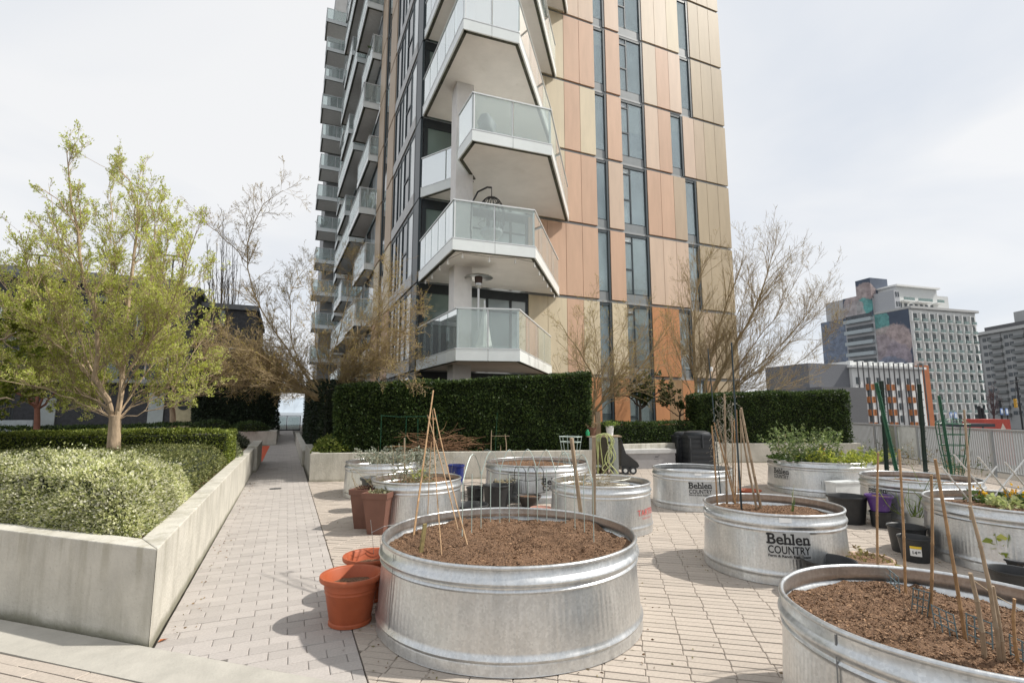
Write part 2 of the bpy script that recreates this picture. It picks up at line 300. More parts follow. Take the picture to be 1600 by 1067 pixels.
M_chip = lambda: pbr('wood_chips', (.22, .132, .076), .9, var=.3, scale=30, island=.55)
M_wire = lambda: pbr('green_wire', (.42, .50, .46), .5, .2)
M_steel = lambda: pbr('steel_wire', (.36, .38, .38), .4, .8)
M_bamboo = lambda: pbr('bamboo', (.36, .22, .11), .6, var=.25, scale=30, island=.25)
M_oldwood = lambda: pbr('weathered_wood', (.33, .25, .17), .8, var=.25, scale=14, stretch=(4, 4, .6))
M_black = lambda: pbr('black_plastic', (.022, .023, .024), .45, var=.2, scale=12)
M_white = lambda: pbr('white_paint', (.72, .73, .72), .5, var=.05)
M_dark = lambda: pbr('dark_frame', (.018, .024, .028), .4, var=.1)
M_slate = lambda: pbr('slate_metal', (.035, .05, .058), .4, var=.1)
M_glass = lambda: glassmat('rail_glass', (.82, .88, .87), .24, (.74, .79, .78))
# ============================================================ the setting: city ground, terrace, path, kerb, paving
def sheet(name, poly, z, mat, th=.05):
    o = MB().prism(poly, z - th, z).build(name, mat); return tag(o, kind='structure')
sheet('city_ground', [(-4000, -2500), (5000, -2500), (5000, 6000), (-4000, 6000)], -5.0, pbr('asphalt', (.055, .056, .058), .9, var=.2, scale=.4))
water = sheet('water', [(-3000, 90), (400, 300), (400, 5500), (-3000, 5500)], -4.9, pbr('sea', (.10, .13, .15), .25, var=.1, scale=.02))
# far shore hills at the end of the path
xs = np.linspace(-2600, 1400, 60); mb = MB()
hh = 60 + 90 * np.abs(np.sin(xs / 610.)) + 40 * np.sin(xs / 170. + 1)
for i in range(59):
    mb.add([(xs[i], 3900, -5), (xs[i + 1], 3900, -5), (xs[i + 1], 4500, hh[i + 1]), (xs[i], 4500, hh[i]), (xs[i + 1], 5400, -5), (xs[i], 5400, -5)], [(0, 1, 2, 3), (3, 2, 4, 5)])
tag(mb.build('hills', pbr('hazed_hills', (.33, .38, .43), .95, var=.1, scale=.004)), kind='structure')  # aerial haze is put into the pale blue colour of the hills
# terrace deck (podium) carrying path, paving and planters
FD = np.array([.596, .803]); FN = np.array([-.803, .596])       # the terrace grid: along the railing, and along the paver courses
sheet('terrace', [(-30, -6), (20, -6), (19.6, 12.6), (24, 20), (24, 60), (-30, 60)], -.062, M_joint(), .4)
def clip(poly, p, n):                                           # keep the side n points to
    out_ = []
    for i in range(len(poly)):
        a = np.array(poly[i]); b = np.array(poly[(i + 1) % len(poly)]); da = (a - p) @ n; db = (b - p) @ n
        if da >= 0: out_.append(a)
        if (da >= 0) != (db >= 0): out_.append(a + (b - a) * (da / (da - db)))
    return out_
def area(P): return .5 * abs(sum(P[i][0] * P[(i + 1) % len(P)][1] - P[(i + 1) % len(P)][0] * P[i][1] for i in range(len(P))))
def slab_v(poly, z0, z1, ch=.004):                              # one paver: chamfered polygon
    c = sum(poly) / len(poly); n = len(poly)
    top = [p + (c - p) * min(.2, ch / max(np.linalg.norm(c - p), .01) * 1.4) for p in poly]
    vs = [(p[0], p[1], z0) for p in poly] + [(p[0], p[1], z1 - ch) for p in poly] + [(p[0], p[1], z1) for p in top]
    fs = [tuple(range(2 * n, 3 * n))]
    for k in (0, 1): fs += [(k * n + i, k * n + (i + 1) % n, (k + 1) * n + (i + 1) % n, (k + 1) * n + i) for i in range(n)]
    return vs, fs
TANKS = {}                                                      # filled here so that pavers hidden under a tank are not counted as seen
for k_, v_ in dict(T1=(1.62, 3.77, .945), T2=(4.474, 3.809, .625), T3=(2.86, 1.50, .69), T4=(6.93, 2.87, .80), T5=(8.2, 4.5, .69), T6=(9.48, 6.91, .885),
                   T7=(6.142, 6.713, .616), T8=(3.878, 5.962, .642), T9=(4.281, 8.677, .921), T10=(1.706, 7.213, .606), T11=(1.724, 9.897, .693)).items(): TANKS[k_] = v_
def lay(parent, name, mat, org, du, dv, L, B, ur, vr, clips, gap, bond, limit, zj=.006, off=None, gv=None):
    """courses along du; full pavers share one mesh; the `limit` that show largest are objects, the rest one joined part"""
    items = []; gv = gv or gap
    for j in range(*vr):
        sh = (bond * (j % 2) if off is None else off(j)) * L
        for i in range(*ur):
            o = org + du * (i * L + sh) + dv * (j * B)
            P = [o + du * gap + dv * gv, o + du * (L - gap) + dv * gv, o + du * (L - gap) + dv * (B - gv), o + du * gap + dv * (B - gv)]
            full = True
            for (p, n) in clips:
                if any((q - p) @ n < 0 for q in P):
                    full = False; P = clip(P, p, n)
                    if len(P) < 3: break
            if len(P) < 3 or area(P) < .0012: continue
            c = sum(P) / len(P); x, y, k = proj((c[0], c[1], 0))
            seen = k > .3 and -25 < x < 1625 and y < 1090 and not any((c[0] - t[0]) ** 2 + (c[1] - t[1]) ** 2 < (t[2] - .08) ** 2 for t in TANKS.values())
            items.append((k if seen else 1e6 + np.linalg.norm(c), c, P, full))
    items.sort(key=lambda q: q[0]); shared = None; rest = MB(); nn = 0
    for k, c, P, full in items:
        dz = random.uniform(-zj, zj) * .5
        if k < 1e6 and nn < limit:
            nn += 1
            if full:
                if shared is None:
                    m_ = MB(); m_.add(*slab_v([q - c for q in P], -.05, 0)); shared = m_.mesh(name); shared.materials.append(mat)
                ob = mesh_obj(name, shared, None, parent, (c[0], c[1], dz))
            else:
                m_ = MB(); m_.add(*slab_v([q - c for q in P], -.05, 0)); ob = mesh_obj(name, m_.mesh(name), mat, parent, (c[0], c[1], dz))
            ob.rotation_euler = (random.uniform(-.004, .004), random.uniform(-.004, .004), random.uniform(-.006, .006))
        else: rest.add(*slab_v(P, -.05, dz))
    if rest.n: tag(rest.build(name + '_field', mat, parent), kind='stuff')
V2 = lambda x, y: np.array([x, y], float)
KP = V2(-.74, 4.17); KD = np.array([.752, -.659]); KN = np.array([.659, .752])      # kerb line (inner edge) and its normal towards the path
PXL, PXR = -.70, .50
path = MB().box(PXL - .1, PXR, 2.6, 46, -.075, -.055).build('path', pbr('pale_joint_sand', (.17, .155, .135), .95, var=.35, scale=30)); tag(path, kind='structure')
lay(path, 'paver', M_paver(), V2(PXL - .23, 3.0), V2(1, 0), V2(0, 1), .226, .113, (0, 7), (0, 380),
    [(V2(PXL, 0), V2(1, 0)), (V2(PXR - .004, 0), V2(-1, 0)), (KP + KN * .004, KN)], .0013, .5, 300)
deck = MB().prism([(PXR, 2.9), (PXR, 12.4), (6.7, 10.6), (12, 13), (19, 12.6), (14, 4), (10, -2), (.6, -2)], -.075, -.055).build('terrace_paving', M_joint()); tag(deck, kind='structure')
lay(deck, 'paving_brick', M_brick(), V2(.5, 0), FN, FD, .250, .078, (-72, 30), (-26, 215),
    [(V2(PXR + .004, 0), V2(1, 0)), (V2(0, -1), V2(0, 1)), (V2(0, 12.3), V2(0, -1)), (V2(14.6, 5.95), FN)], .0015, .0, 300, zj=.004, off=lambda j: random.uniform(-.035, .035) + .012 * j, gv=.004)
kerb = MB().prism([KP - KD * 6, KP + KD * 1.75, KP + KD * 1.75 - KN * .33, KP - KD * 6 - KN * .33], -.2, .004).build('kerb', M_kerb()); tag(kerb, kind='structure')
low = MB().prism([KP - KD * 7 - KN * .34, KP + KD * 3 - KN * .34, KP + KD * 3 - KN * 3, KP - KD * 7 - KN * 3], -.075, -.055).build('lower_paving', M_joint()); tag(low, kind='structure')
lay(low, 'paving_brick', M_brick(), KP - KN * .335, KD, -KN, .50, .082, (-14, 5), (0, 18), [(KP - KN * .334, -KN)], .003, .37, 120, zj=.006, gv=.0032)
# orange-red rubber mat beyond the first planter
mat_o = MB().box(-2.6, -.60, 17.6, 25.5, -.055, .004).build('rubber_mat', pbr('orange_rubber', (.55, .085, .03), .8, var=.12, scale=12))
tag(mat_o, 'bright orange rubber mat lying beside the far path', 'mat')
# fallen leaves and a grate on the path
for i_, (px_, py_, l_) in enumerate([(296, 891, 'small rust brown leaf on the path, beside the middle of the pale planter wall'), (246, 1003, 'small rust brown leaf fallen at the corner of the pale planter wall')]):
    p_ = G(px_, py_, .006); m_ = MB(); m_.add([(p_[0], p_[1], .006), (p_[0] + .03, p_[1] + .012, .016), (p_[0] + .055, p_[1] + .04, .006), (p_[0] + .01, p_[1] + .035, .012)], [(0, 1, 2), (0, 2, 3)])
    tag(m_.build('fallen_leaf', pbr('rust_leaf', (.40, .13, .05), .8)), l_, 'leaf')
g_ = G(430, 763.5, 0); m_ = MB()
for k in range(5): m_.box(g_[0] - .09 + k * .04, g_[0] - .065 + k * .04, g_[1] - .05, g_[1] + .05, .004, .009)
m_.box(g_[0] - .1, g_[0] + .11, g_[1] - .06, g_[1] - .05, .003, .01).box(g_[0] - .1, g_[0] + .11, g_[1] + .05, g_[1] + .06, .003, .01)
tag(m_.build('drain_grate', M_dark()), 'small dark drain grate set in the path pavers', 'drain')
# ============================================================ concrete planters
def bevel(o, w=.008):
    b = o.modifiers.new('bevel', 'BEVEL'); b.width = w; b.segments = 2; b.limit_method = 'ANGLE'; return o
PC = V2(-.735, 4.19); WD = np.array([-.729, .684])
lp = thing('concrete_planter', 'long pale concrete planter along the left side of the path, holding the variegated shrubs', 'planter', (-.8, 4.3, 0))
mb = MB().prism([(-.735, 4.19), (-.69, 14.6), (-.87, 14.6), (-.905, 4.585)], -.1, .60).build('wall', M_conc(), lp); bevel(mb)
f0 = PC + WD * .001; f1 = PC + WD * 8; fin = np.array([.684, .729]) * .17
mb = MB().prism([PC + V2(-.003, .003), V2(-.907, 4.588), f1 + fin, f1], -.1, .598).build('wall', M_conc(), lp); bevel(mb)
MB().prism([(-.86, 4.7), (-.80, 16.6), (-9, 16.6), f1 + fin], .1, .53).build('soil', M_soil(), lp)
# second, slightly prouder length of the same planter
lp2 = thing('concrete_planter', 'stained end block of concrete planter wall before the orange mat', 'planter', (-.8, 15.5, 0))
bevel(MB().prism([(-.62, 14.62), (-.62, 17.4), (-.86, 17.4), (-.86, 14.62)], -.1, .64).build('wall', M_conc(), lp2))
bevel(MB().prism([(-.875, 16.7), (-.875, 17.35), (-6, 17.35), (-6, 16.7)], -.1, .55).build('wall', M_conc(), lp2))
lp3 = thing('concrete_planter', 'far concrete planter facing the camera beyond the orange mat', 'planter', (-2, 26, 0))
bevel(MB().prism([(-.36, 26.0), (-.36, 38), (-6.5, 38), (-6.5, 26.0)], -.1, .62).build('wall', M_conc(), lp3))
# back planter: wall facing the camera under the big hedge
BW0 = V2(.52, 12.15); BW1 = V2(6.65, 10.45); bd = (BW1 - BW0) / np.linalg.norm(BW1 - BW0); bn = np.array([-bd[1], bd[0]])
bp_ = thing('concrete_planter', 'low concrete planter wall behind the tanks, under the tall dark hedge', 'planter', (.6, 12.3, 0))
bevel(MB().prism([BW0, BW1, BW1 + bn * .16, BW0 + bn * .16 + bd * .0], -.1, .60).build('wall', M_conc(), bp_))
bevel(MB().prism([BW0 + bn * .17 + V2(.0, 0), BW0 + bn * .17 + V2(.16, 0), (.70, 15.6), (.53, 15.6)], -.1, .603).build('wall', M_conc(), bp_))
bevel(MB().prism([(.46, 15.62), (.66, 15.62), (.66, 30), (.46, 30)], -.1, .42).build('wall', M_conc(), bp_))
MB().prism([BW0 + bn * .16 + bd * .2, BW1 + bn * .16, BW1 + bn * 2.6, (.7, 14.8)], .1, .5).build('soil', M_soil(), bp_)
# glass railing at the end of the path
gr = thing('glass_railing', 'clear glass railing closing the far end of the path', 'railing', (.0, 45.5, 0))
for k in range(2):
    x0 = -.95 + k * 1.0
    MB().box(x0 + .05, x0 + .95, 45.48, 45.5, .12, 1.1).build('glass_pane', M_glass(), gr)
for x0 in (-.95, .05, 1.05): MB().box(x0 - .03, x0 + .03, 45.46, 45.52, 0, 1.15).build('post', M_dark(), gr)
MB().box(-.95, 1.05, 45.455, 45.525, 1.152, 1.2).build('top_rail', M_dark(), gr); MB().box(-.95, 1.05, 45.44, 45.54, 0.0, .1).build('base_rail', M_dark(), gr)
# ============================================================ the apartment tower
tw = thing('apartment_tower', 'tall apartment tower with cream, salmon and tan panels and stacked corner balconies', 'building', (3.6, 15.75, 0))
ZL = lambda k: 2.75 + 2.8 * (k - 1) if k > 0 else -.02
NL = 15
M_body = pbr('tower_body', (.33, .335, .335), .7, var=.08, scale=2)
M_soff = pbr('soffit', (.86, .83, .79), .8, var=.05, scale=1.5, stain=((.55, .51, .44), 1.2, .58, .35, (1, 1, 1)))
M_fasc = pbr('fascia_glass', (.76, .80, .79), .25, var=.04, scale=2)
M_band = pbr('grey_band', (.30, .315, .32), .5, var=.06)
M_span = pbr('spandrel', (.235, .255, .262), .35, var=.07)
M_alu = pbr('aluminium', (.66, .68, .68), .35, .3, var=.04)
M_ledge = pbr('slab_edge', (.075, .075, .06), .9, var=.5, scale=9, stain=((.12, .13, .05), 5, .5, .6, (1, 1, 1)))
def winmat(name, c):
    m = pbr(name, c, .06, var=.3, scale=.7, detail=2, stretch=(1, 1, .6)); return m
M_pane = [winmat('window_pane', (.47, .52, .54)), winmat('window_pane_pale', (.58, .63, .63)), winmat('window_pane_deep', (.33, .39, .41))]  # sky reflection put into the blue-grey base colours of the panes
M_pdark = winmat('side_pane', (.035, .05, .058))
MB().box(3.62, 17.06, 15.80, 44.5, -5, ZL(NL)).build('core', M_body, tw)
PCOL = {'c': (.56, .475, .355), 's': (.52, .335, .245), 'p': (.555, .415, .335), 'o': (.50, .225, .10), 't': (.395, .315, .225), 'b': (.30, .185, .10), 'l': (.57, .47, .385), 'm': (.45, .345, .26), 'g': (.47, .255, .15)}
PCOL = {k: tuple(np.minimum((np.array(c_) * .93 + .07 * np.mean(c_)) * np.array([1.14, 1.13, 1.04]) + .01, .9)) for k, c_ in PCOL.items()}
pm = {k: pbr('panel_' + n, PCOL[k], .52, .0, var=.06, scale=1.2, island=.05, spec=.3, stretch=(3, 3, .5), bump=.02, bscale=2.5, stain=(tuple(np.array(PCOL[k]) * .82), 2.2, .56, .4, (5, 5, .4))) for k, n in dict(c='cream', s='salmon', p='pink', o='orange', t='tan', b='brown', l='pale', m='beige', g='copper').items()}
ROWS = ['bbooobobbt', 'csccootmtt', 'ssssppptmt', 'csspssmtmt', 'cscspspmtt', 'cssslsptmt', 'cpppllctmt', 'cppplpptmt', 'csplsppmtt', 'cpplllptmt', 'csclspptmt', 'cpplplptmt', 'cscspspmtt', 'cssslsptmt']
YF = 15.75
def wall_panel(x0, x1, z0, z1, code): MB().box(x0 + .008, x1 - .008, YF - .10, YF - .02, z0, z1).build('panel', pm[code], tw)
M_wglass = glassmat('window_glass', (.88, .92, .93), .05, (.5, .55, .56)); M_blind = pbr('roller_blind', (.66, .69, .67), .8, var=.06)
def front_window(x0, x1, z0, z1, split=False):
    h = z1 - z0; zs = z0 + .36
    w = MB().box(x0, x0 + .03, YF - .03, YF + .0, zs, z1).box(x1 - .10, x1 - .012, YF - .085, YF + .0, z0 + .02, z1).box(x0 + .03, x1 - .10, YF - .06, YF, z1 - .09, z1).box(x0 + .03, x1 - .1, YF - .028, YF, zs - .02, zs + .02)
    if split: xm = x0 + (x1 - x0) * .31; w.box(xm - .025, xm + .025, YF - .05, YF - .001, zs + .02, z1 - .09).box(x0 + .03, xm - .025, YF - .052, YF - .002, z1 - .36, z1 - .30).box(x0 + .03, xm - .025, YF - .052, YF - .002, zs + .92, zs + .98)
    w = w.build('window', M_slate(), tw)
    if split:
        rs = [(x0 + .03, xm - .025, z1 - .36), (xm + .025, x1 - .10, z1 - .09)]
    else: rs = [(x0 + .03, x1 - .10, z1 - .09)]
    MB().box(x0 + .03, x1 - .1, YF - .008, YF - .003, zs + .02, z1 - .09).build('pane_backing', random.choice(M_pane), w); bf = random.choice((0, 0, .3, .55, .85, 1.))  # flat sheet behind the glass, coloured for the sky the window reflects
    for (xa, xb, zt_) in rs:
        MB().box(xa, xb, YF - .030, YF - .022, zs + .02, zt_).build('pane', M_wglass, w)
        if bf: MB().box(xa + .004, xb - .004, YF - .019, YF - .012, zt_ - (zt_ - zs) * bf * random.uniform(.9, 1), zt_ - .005).build('blind', M_blind, w)
    MB().box(x0, x1 - .10, YF - .034, YF - .004, z0, zs - .02).build('spandrel', M_span, w)
for k in range(0, 11):
    z0, z1 = ZL(k) + .05, ZL(k + 1) - .03; cs = ROWS[k]; j = 0
    MB().box(3.66, 17.07, YF - .05, YF + .05, ZL(k + 1) - .03, ZL(k + 1) + .05).build('floor_band', M_band, tw)
    left = k in (1, 4, 7, 10)
    cells = [(7.45, 8.2, 'P'), (8.2, 8.97, 'P'), (8.97, 9.66, 'P'), (9.66, 10.35, 'P'), (10.35, 10.89, 'w'), (10.89, 11.57, 'P'), (11.57, 12.73, 'W')]
    cells += ([(12.73, 13.4, 'P'), (13.4, 14.06, 'P'), (14.06, 14.7, 'w'), (14.7, 15.3, 'P')] if left else [(12.73, 13.4, 'P'), (13.4, 14.06, 'P'), (14.06, 14.7, 'P'), (14.7, 15.3, 'w')])
    cells += [(15.3, 15.86, 'P'), (15.86, 16.47, 'P'), (16.47, 17.10, 'P')]
    codes = (cs[0] + cs)[:]; codes = codes + 'tt'
    for x0, x1, ty in cells:
        if ty == 'P':
            wall_panel(x0, x1, z0 + .03, z1 - .01, 't' if x0 > 15.8 else codes[j]); j += 1
        else: front_window(x0, x1, z0 - .02, z1 - .03, ty == 'W')
    # glazing behind the corner balcony
    g = MB().box(3.66, 3.8, YF - .06, YF, z0, z1).box(3.66, 7.44, YF - .07, YF, z1 - .28, z1 + .02)
    for x in (5.15, 5.9, 6.75, 7.36): g.box(x, x + .08, YF - .06, YF, z0, z1 - .28)
    g.box(5.23, 7.36, YF - .05, YF - .004, z1 - .72, z1 - .66)
    g = g.build('window', M_dark(), tw)
    for (xa, xb) in ((3.8, 5.15), (5.23, 5.9), (5.98, 6.75), (6.83, 7.36)):
        MB().box(xa, xb, YF - .03, YF - .015, z0, z1 - .28).build('pane', winmat('green_pane', (.15, .20, .18)) if xa < 5 else random.choice(M_pane), g)
# ---- left flank (x = 3.6)
XF = 3.6
for k in range(0, NL - 1):
    z0, z1 = ZL(k) + .03, ZL(k + 1) - .02
    MB().box(XF - .05, XF + .03, 15.70, 16.40, z0, z1).build('corner_post', M_slate(), tw)
    w = MB()
    for y0, y1 in ((16.42, 16.52), (17.35, 17.41), (18.25, 18.33), (18.9, 18.96), (19.5, 19.58), (20.36, 20.48)): w.box(XF - .055, XF + .01, y0, y1, z0 + .42, z1)
    w.box(XF - .04, XF + .01, 16.52, 20.36, z1 - .12, z1).box(XF - .045, XF + .01, 17.41, 18.25, z0 + 1.45, z0 + 1.52)
    w = w.build('window', M_slate(), tw)
    for (a, b), pm_ in zip(((16.52, 17.35), (17.41, 18.25), (18.33, 18.9), (18.96, 19.5), (19.58, 20.36)), (M_pane[1], M_pdark, M_pane[1], M_pdark, M_pdark)):
        MB().box(XF - .02, XF - .005, a, b, z0 + .45, z1 - .12).build('pane', pm_, w)
    MB().box(XF - .075, XF + .02, 16.42, 20.48, z0, z0 + .42).build('spandrel', pbr('pale_spandrel', (.40, .40, .39), .4), w)
    for (a, b) in ((20.55, 22.0), (23.35, 24.85)):
        MB().box(XF - .09, XF + .02, a, b, z0 + .04, z1 - .01).build('panel', pm['m' if k > 2 else 's' if k % 2 else 'c'], tw)
    w = MB().box(XF - .03, XF + .01, 22.05, 22.15, z0, z1).box(XF - .05, XF + .01, 23.2, 23.32, z0, z1).box(XF - .03, XF + .01, 22.15, 23.2, z1 - .1, z1).build('window', M_slate(), tw)
    MB().box(XF - .015, XF - .003, 22.15, 23.2, z0, z1 - .1).build('pane', M_pdark, w)
    for (a, b, c_) in ((25.1, 28.6, 0), (29.4, 37.4, 1), (38.4, 41, 0)):
        w = MB().box(XF - .02, XF + .01, a, b, z0, z1).build('window', M_slate(), tw)
        nn = max(2, int((b - a) / 1.3))
        for i in range(nn):
            ya = a + (b - a) * i / nn + .04; yb = a + (b - a) * (i + 1) / nn - .04; MB().box(XF - .032, XF - .022, ya, yb, z0 + .08, z1 - .15).build('pane', M_pdark if i % 3 else M_pane[0], w)
    MB().box(XF - .06, XF + .02, 37.5, 38.3, z0 + .02, z1).build('panel', pm['o' if k % 3 == 0 else 'b' if k % 3 == 1 else 't'], tw)
# rear wing that the far balconies hang on
MB().box(2.2, 9, 47.8, 55, -5, ZL(NL)).build('rear_wing', M_body, tw)
# ---- balconies
def balcony(pts, zb, nseg, open_last=True, fh=.29, gh=1.02, soff=None, glass=None):
    """pts: plan outline, railing runs along pts[0]..pts[-1] (open side closes against the building)"""
    P = [np.array(p, float) for p in pts]; c = sum(P) / len(P)
    slab = MB().prism([c + (p - c) * .985 for p in P], zb + .03, zb + fh - .03).build('balcony', soff or M_soff, tw)
    for i in range(len(P) - 1):
        a, b = P[i], P[i + 1]; d = (b - a) / np.linalg.norm(b - a); n = np.array([d[1], -d[0]])
        if (c - a) @ n > 0: n = -n
        L = np.linalg.norm(b - a); a3 = lambda s, o, z: (a[0] + d[0] * s + n[0] * o, a[1] + d[1] * s + n[1] * o, z)
        m_ = MB().hexa([a3(.03, -.13, zb - .004), a3(L - .03, -.13, zb - .004), a3(L - .03, -.045, zb - .004), a3(.03, -.045, zb - .004), a3(.03, -.13, zb + .026), a3(L - .03, -.13, zb + .026), a3(L - .03, -.045, zb + .026), a3(.03, -.045, zb + .026)])
        m_.build('drip_edge', M_ledge, slab)
        for k in range(nseg[i]):
            s0 = L * k / nseg[i] + .006; s1 = L * (k + 1) / nseg[i] - .006
            def bx(o0, o1, z0, z1, e0=0., e1=0.): return [a3(s0 + e0, o0, z0), a3(s1 - e1, o0, z0), a3(s1 - e1, o1, z0), a3(s0 + e0, o1, z0), a3(s0 + e0, o0, z1), a3(s1 - e1, o0, z1), a3(s1 - e1, o1, z1), a3(s0 + e0, o1, z1)]
            MB().hexa(bx(-.04, 0, zb, zb + fh)).build('fascia', M_fasc, slab)
            MB().hexa(bx(-.035, -.023, zb + fh + .03, zb + fh + gh, .02, .02)).build('glass_pane', glass or M_glass(), slab)
        MB().hexa([a3(0, -.05, zb + fh + .004), a3(L, -.05, zb + fh + .004), a3(L, .006, zb + fh + .004), a3(0, .006, zb + fh + .004), a3(0, -.05, zb + fh + .03), a3(L, -.05, zb + fh + .03), a3(L, .006, zb + fh + .03), a3(0, .006, zb + fh + .03)]).build('sill_rail', M_alu, slab)
        MB().beam(a3(0, -.029, zb + fh + gh + .02), a3(L, -.029, zb + fh + gh + .02), .05, .035).build('handrail', M_alu, slab)
        for k in range(nseg[i] + 1):
            s = min(max(L * k / nseg[i], .03), L - .03); MB().beam(a3(s, -.06, zb + fh + .032), a3(s, -.06, zb + fh + gh), .035, .035).build('post', M_alu, slab)
    return slab
CB = {1: ((3.75, 12.10), (5.30, 11.66), (8.30, 15.60)), 2: ((3.60, 12.03), (5.85, 11.85), (8.63, 15.60)), 3: ((3.95, 11.62), (6.19, 11.50), (9.04, 15.55)), 4: ((3.59, 11.34), (5.12, 11.25), (8.45, 15.60)),
      5: ((3.62, 11.95), (5.75, 11.80), (8.62, 15.60)), 6: ((3.85, 11.6), (6.1, 11.45), (9.15, 15.58)), 7: ((3.6, 11.5), (5.3, 11.4), (8.5, 15.6)), 8: ((3.7, 12.0), (5.8, 11.8), (8.7, 15.6))}
for k, (A, B, P1) in CB.items():
    if k in (3, 6): balcony([(3.58, 15.62), (4.70, 13.80), tuple(G(715, 250, 8.35)[:2]), A, B, P1], ZL(k), (2, 1, 1, 2, 4))      # this one passes behind the column
    else: balcony([(3.58, 15.62), A, B, P1], ZL(k), (5, 2, 4))
MB().box(4.10, 4.62, 13.45, 13.97, -.1, ZL(9)).build('column', pbr('column_paint', (.80, .775, .75), .8, var=.06, scale=3, stain=((.45, .42, .38), 2.5, .58, .4, (1, 1, .5))), tw)
M_sof2 = pbr('rear_soffit', (.76, .74, .71), .85, var=.06)
for k in range(1, NL - 1):
    zb = ZL(k)
    if zb < 26: balcony([(3.52, 25.0), (3.05 if k % 2 else 2.7, 25.0), (2.95 if k % 2 else 2.6, 28.8), (3.52, 28.8)], zb, (1, 2, 1), soff=M_sof2)
    if k % 2 == 0: balcony([(3.52, 29.6), (2.72, 29.6), (2.5, 37.2), (3.52, 37.2)], zb, (1, 5, 1), soff=M_sof2)
    elif zb < 34: balcony([(3.52, 33.0), (2.7, 33.0), (2.6, 37.2), (3.52, 37.2)], zb, (1, 3, 1), soff=M_sof2)
    balcony([(3.52, 38.4), (2.75, 38.4), (2.75, 41.0), (3.52, 41.0)], zb, (1, 2, 1), soff=M_sof2)
    balcony([(3.95, 45.0), (1.5 - .12 * (k % 3 == 1), 45.0), (1.5 - .12 * (k % 3 == 1), 47.7), (3.9, 47.7)], zb, (2, 2, 1), soff=M_sof2)
# ============================================================ things on the balconies
M_sst = pbr('brushed_steel', (.55, .55, .54), .35, .9, var=.05)
p = AY(747.5, 470, 13.2); zf = ZL(1) + .30
h = thing('patio_heater', 'steel patio heater with round reflector hood on the lowest balcony', 'heater', (p[0], 13.2, zf))
MB().lathe([(.001, 0), (.23, 0), (.23, .06), (.2, .62), (.04, .66)], 20, (p[0], 13.2, zf)).build('gas_base', M_sst, h, True)
MB().tube([(p[0], 13.2, zf + .6), (p[0], 13.2, zf + 1.86)], .033, 10).build('post', M_sst, h, True)
MB().lathe([(.06, 1.86), (.09, 1.9), (.1, 1.96), (.1, 2.0)], 18, (p[0], 13.2, zf)).build('burner_collar', M_sst, h, True)
MB().lathe([(.1, 2.0), (.115, 2.18), (.1, 2.2), (.001, 2.2)], 18, (p[0], 13.2, zf)).build('burner_screen', pbr('burner_mesh', (.09, .06, .05), .6, .5), h, True)
MB().lathe([(.40, 2.16), (.36, 2.20), (.2, 2.25), (.03, 2.27), (.001, 2.28)], 28, (p[0], 13.2, zf)).build('reflector', M_sst, h, True)
p = AY(757, 520, 12.6); u = thing('folded_umbrella', 'folded white umbrella leaning behind glass of the lowest balcony', 'umbrella', (p[0], 12.6, zf))
MB().lathe([(.02, 1.28), (.06, 1.05), (.12, .7), (.19, .3), (.24, .12), (.2, .1), (.001, .1)], 9, (p[0], 12.6, zf)).build('canopy', pbr('canvas', (.70, .69, .66), .9), u)
MB().tube([(p[0], 12.6, zf), (p[0], 12.6, zf + 1.4)], .02, 8).build('pole', M_alu, u)
for nm, xa, xb, lb in (('balcony_chair', 3.95, 4.45, 'dark lounge chair at the left end of the lowest balcony'), ('balcony_chair', 4.75, 5.2, 'dark lounge chair beside the column on the lowest balcony')):
    y = 14.6; t = thing(nm, lb, 'chair', (xa, y, zf), 'lounge chairs on the lowest balcony'); c_ = pbr('rattan', (.045, .047, .05), .8)
    MB().box(xa, xb, y, y + .6, zf + .22, zf + .4).build('seat', c_, t); MB().box(xa, xb, y + .55, y + .65, zf + .401, zf + .85).build('backrest', c_, t)
    for sx in (xa, xb - .07): MB().box(sx, sx + .07, y, y + .54, zf + .401, zf + .58).build('armrest', c_, t)
    for sx in (xa, xb - .05):
        for sy in (y, y + .55): MB().box(sx, sx + .05, sy, sy + .05, zf, zf + .22).build('leg', c_, t)
# hanging egg chair, level 2
zf = ZL(2) + .30; p = AY(768, 330, 12.9); x, y = p[0], 12.9
e = thing('egg_chair', 'black hanging egg chair on curved stand, second balcony up', 'chair', (x, y, zf)); blk = pbr('black_metal', (.02, .02, .022), .5)
MB().tube([(x - .45, y + .3, zf), (x - .52, y + .3, zf + .8), (x - .5, y + .25, zf + 1.5), (x - .36, y + .15, zf + 1.82), (x - .12, y + .03, zf + 1.95), (x, y, zf + 1.95)], .025, 8).build('stand', blk, e, True)
MB().ring((x - .35, y + .2, zf + .03), .45, .025, 24, 6).build('base_ring', blk, e, True)
MB().tube([(x, y, zf + 1.95), (x, y, zf + 1.68)], .012, 6).build('chain', blk, e)
m_ = MB()
for k in range(14):
    a = math.pi * 2 * k / 14; m_.tube([(x + .38 * math.sin(t_) * math.cos(a), y + .38 * math.sin(t_) * math.sin(a), zf + 1.05 - .62 * math.cos(t_ + math.pi)) if True else 0 for t_ in np.linspace(.05, math.pi * (.95 if not 3 < k < 9 else .5), 9)], .012, 4)
for q in (.2, .4, .6, .8): m_.ring((x, y, zf + 1.05 + .62 * math.cos(math.pi * q)), .38 * math.sin(math.pi * q), .012, 20, 4)
m_.build('basket', blk, e)
MB().lathe([(.001, .42), (.22, .46), (.32, .6), (.3, .7), (.001, .72)], 16, (x, y, zf)).build('cushion', pbr('grey_cushion', (.33, .34, .35), .9), e, True)
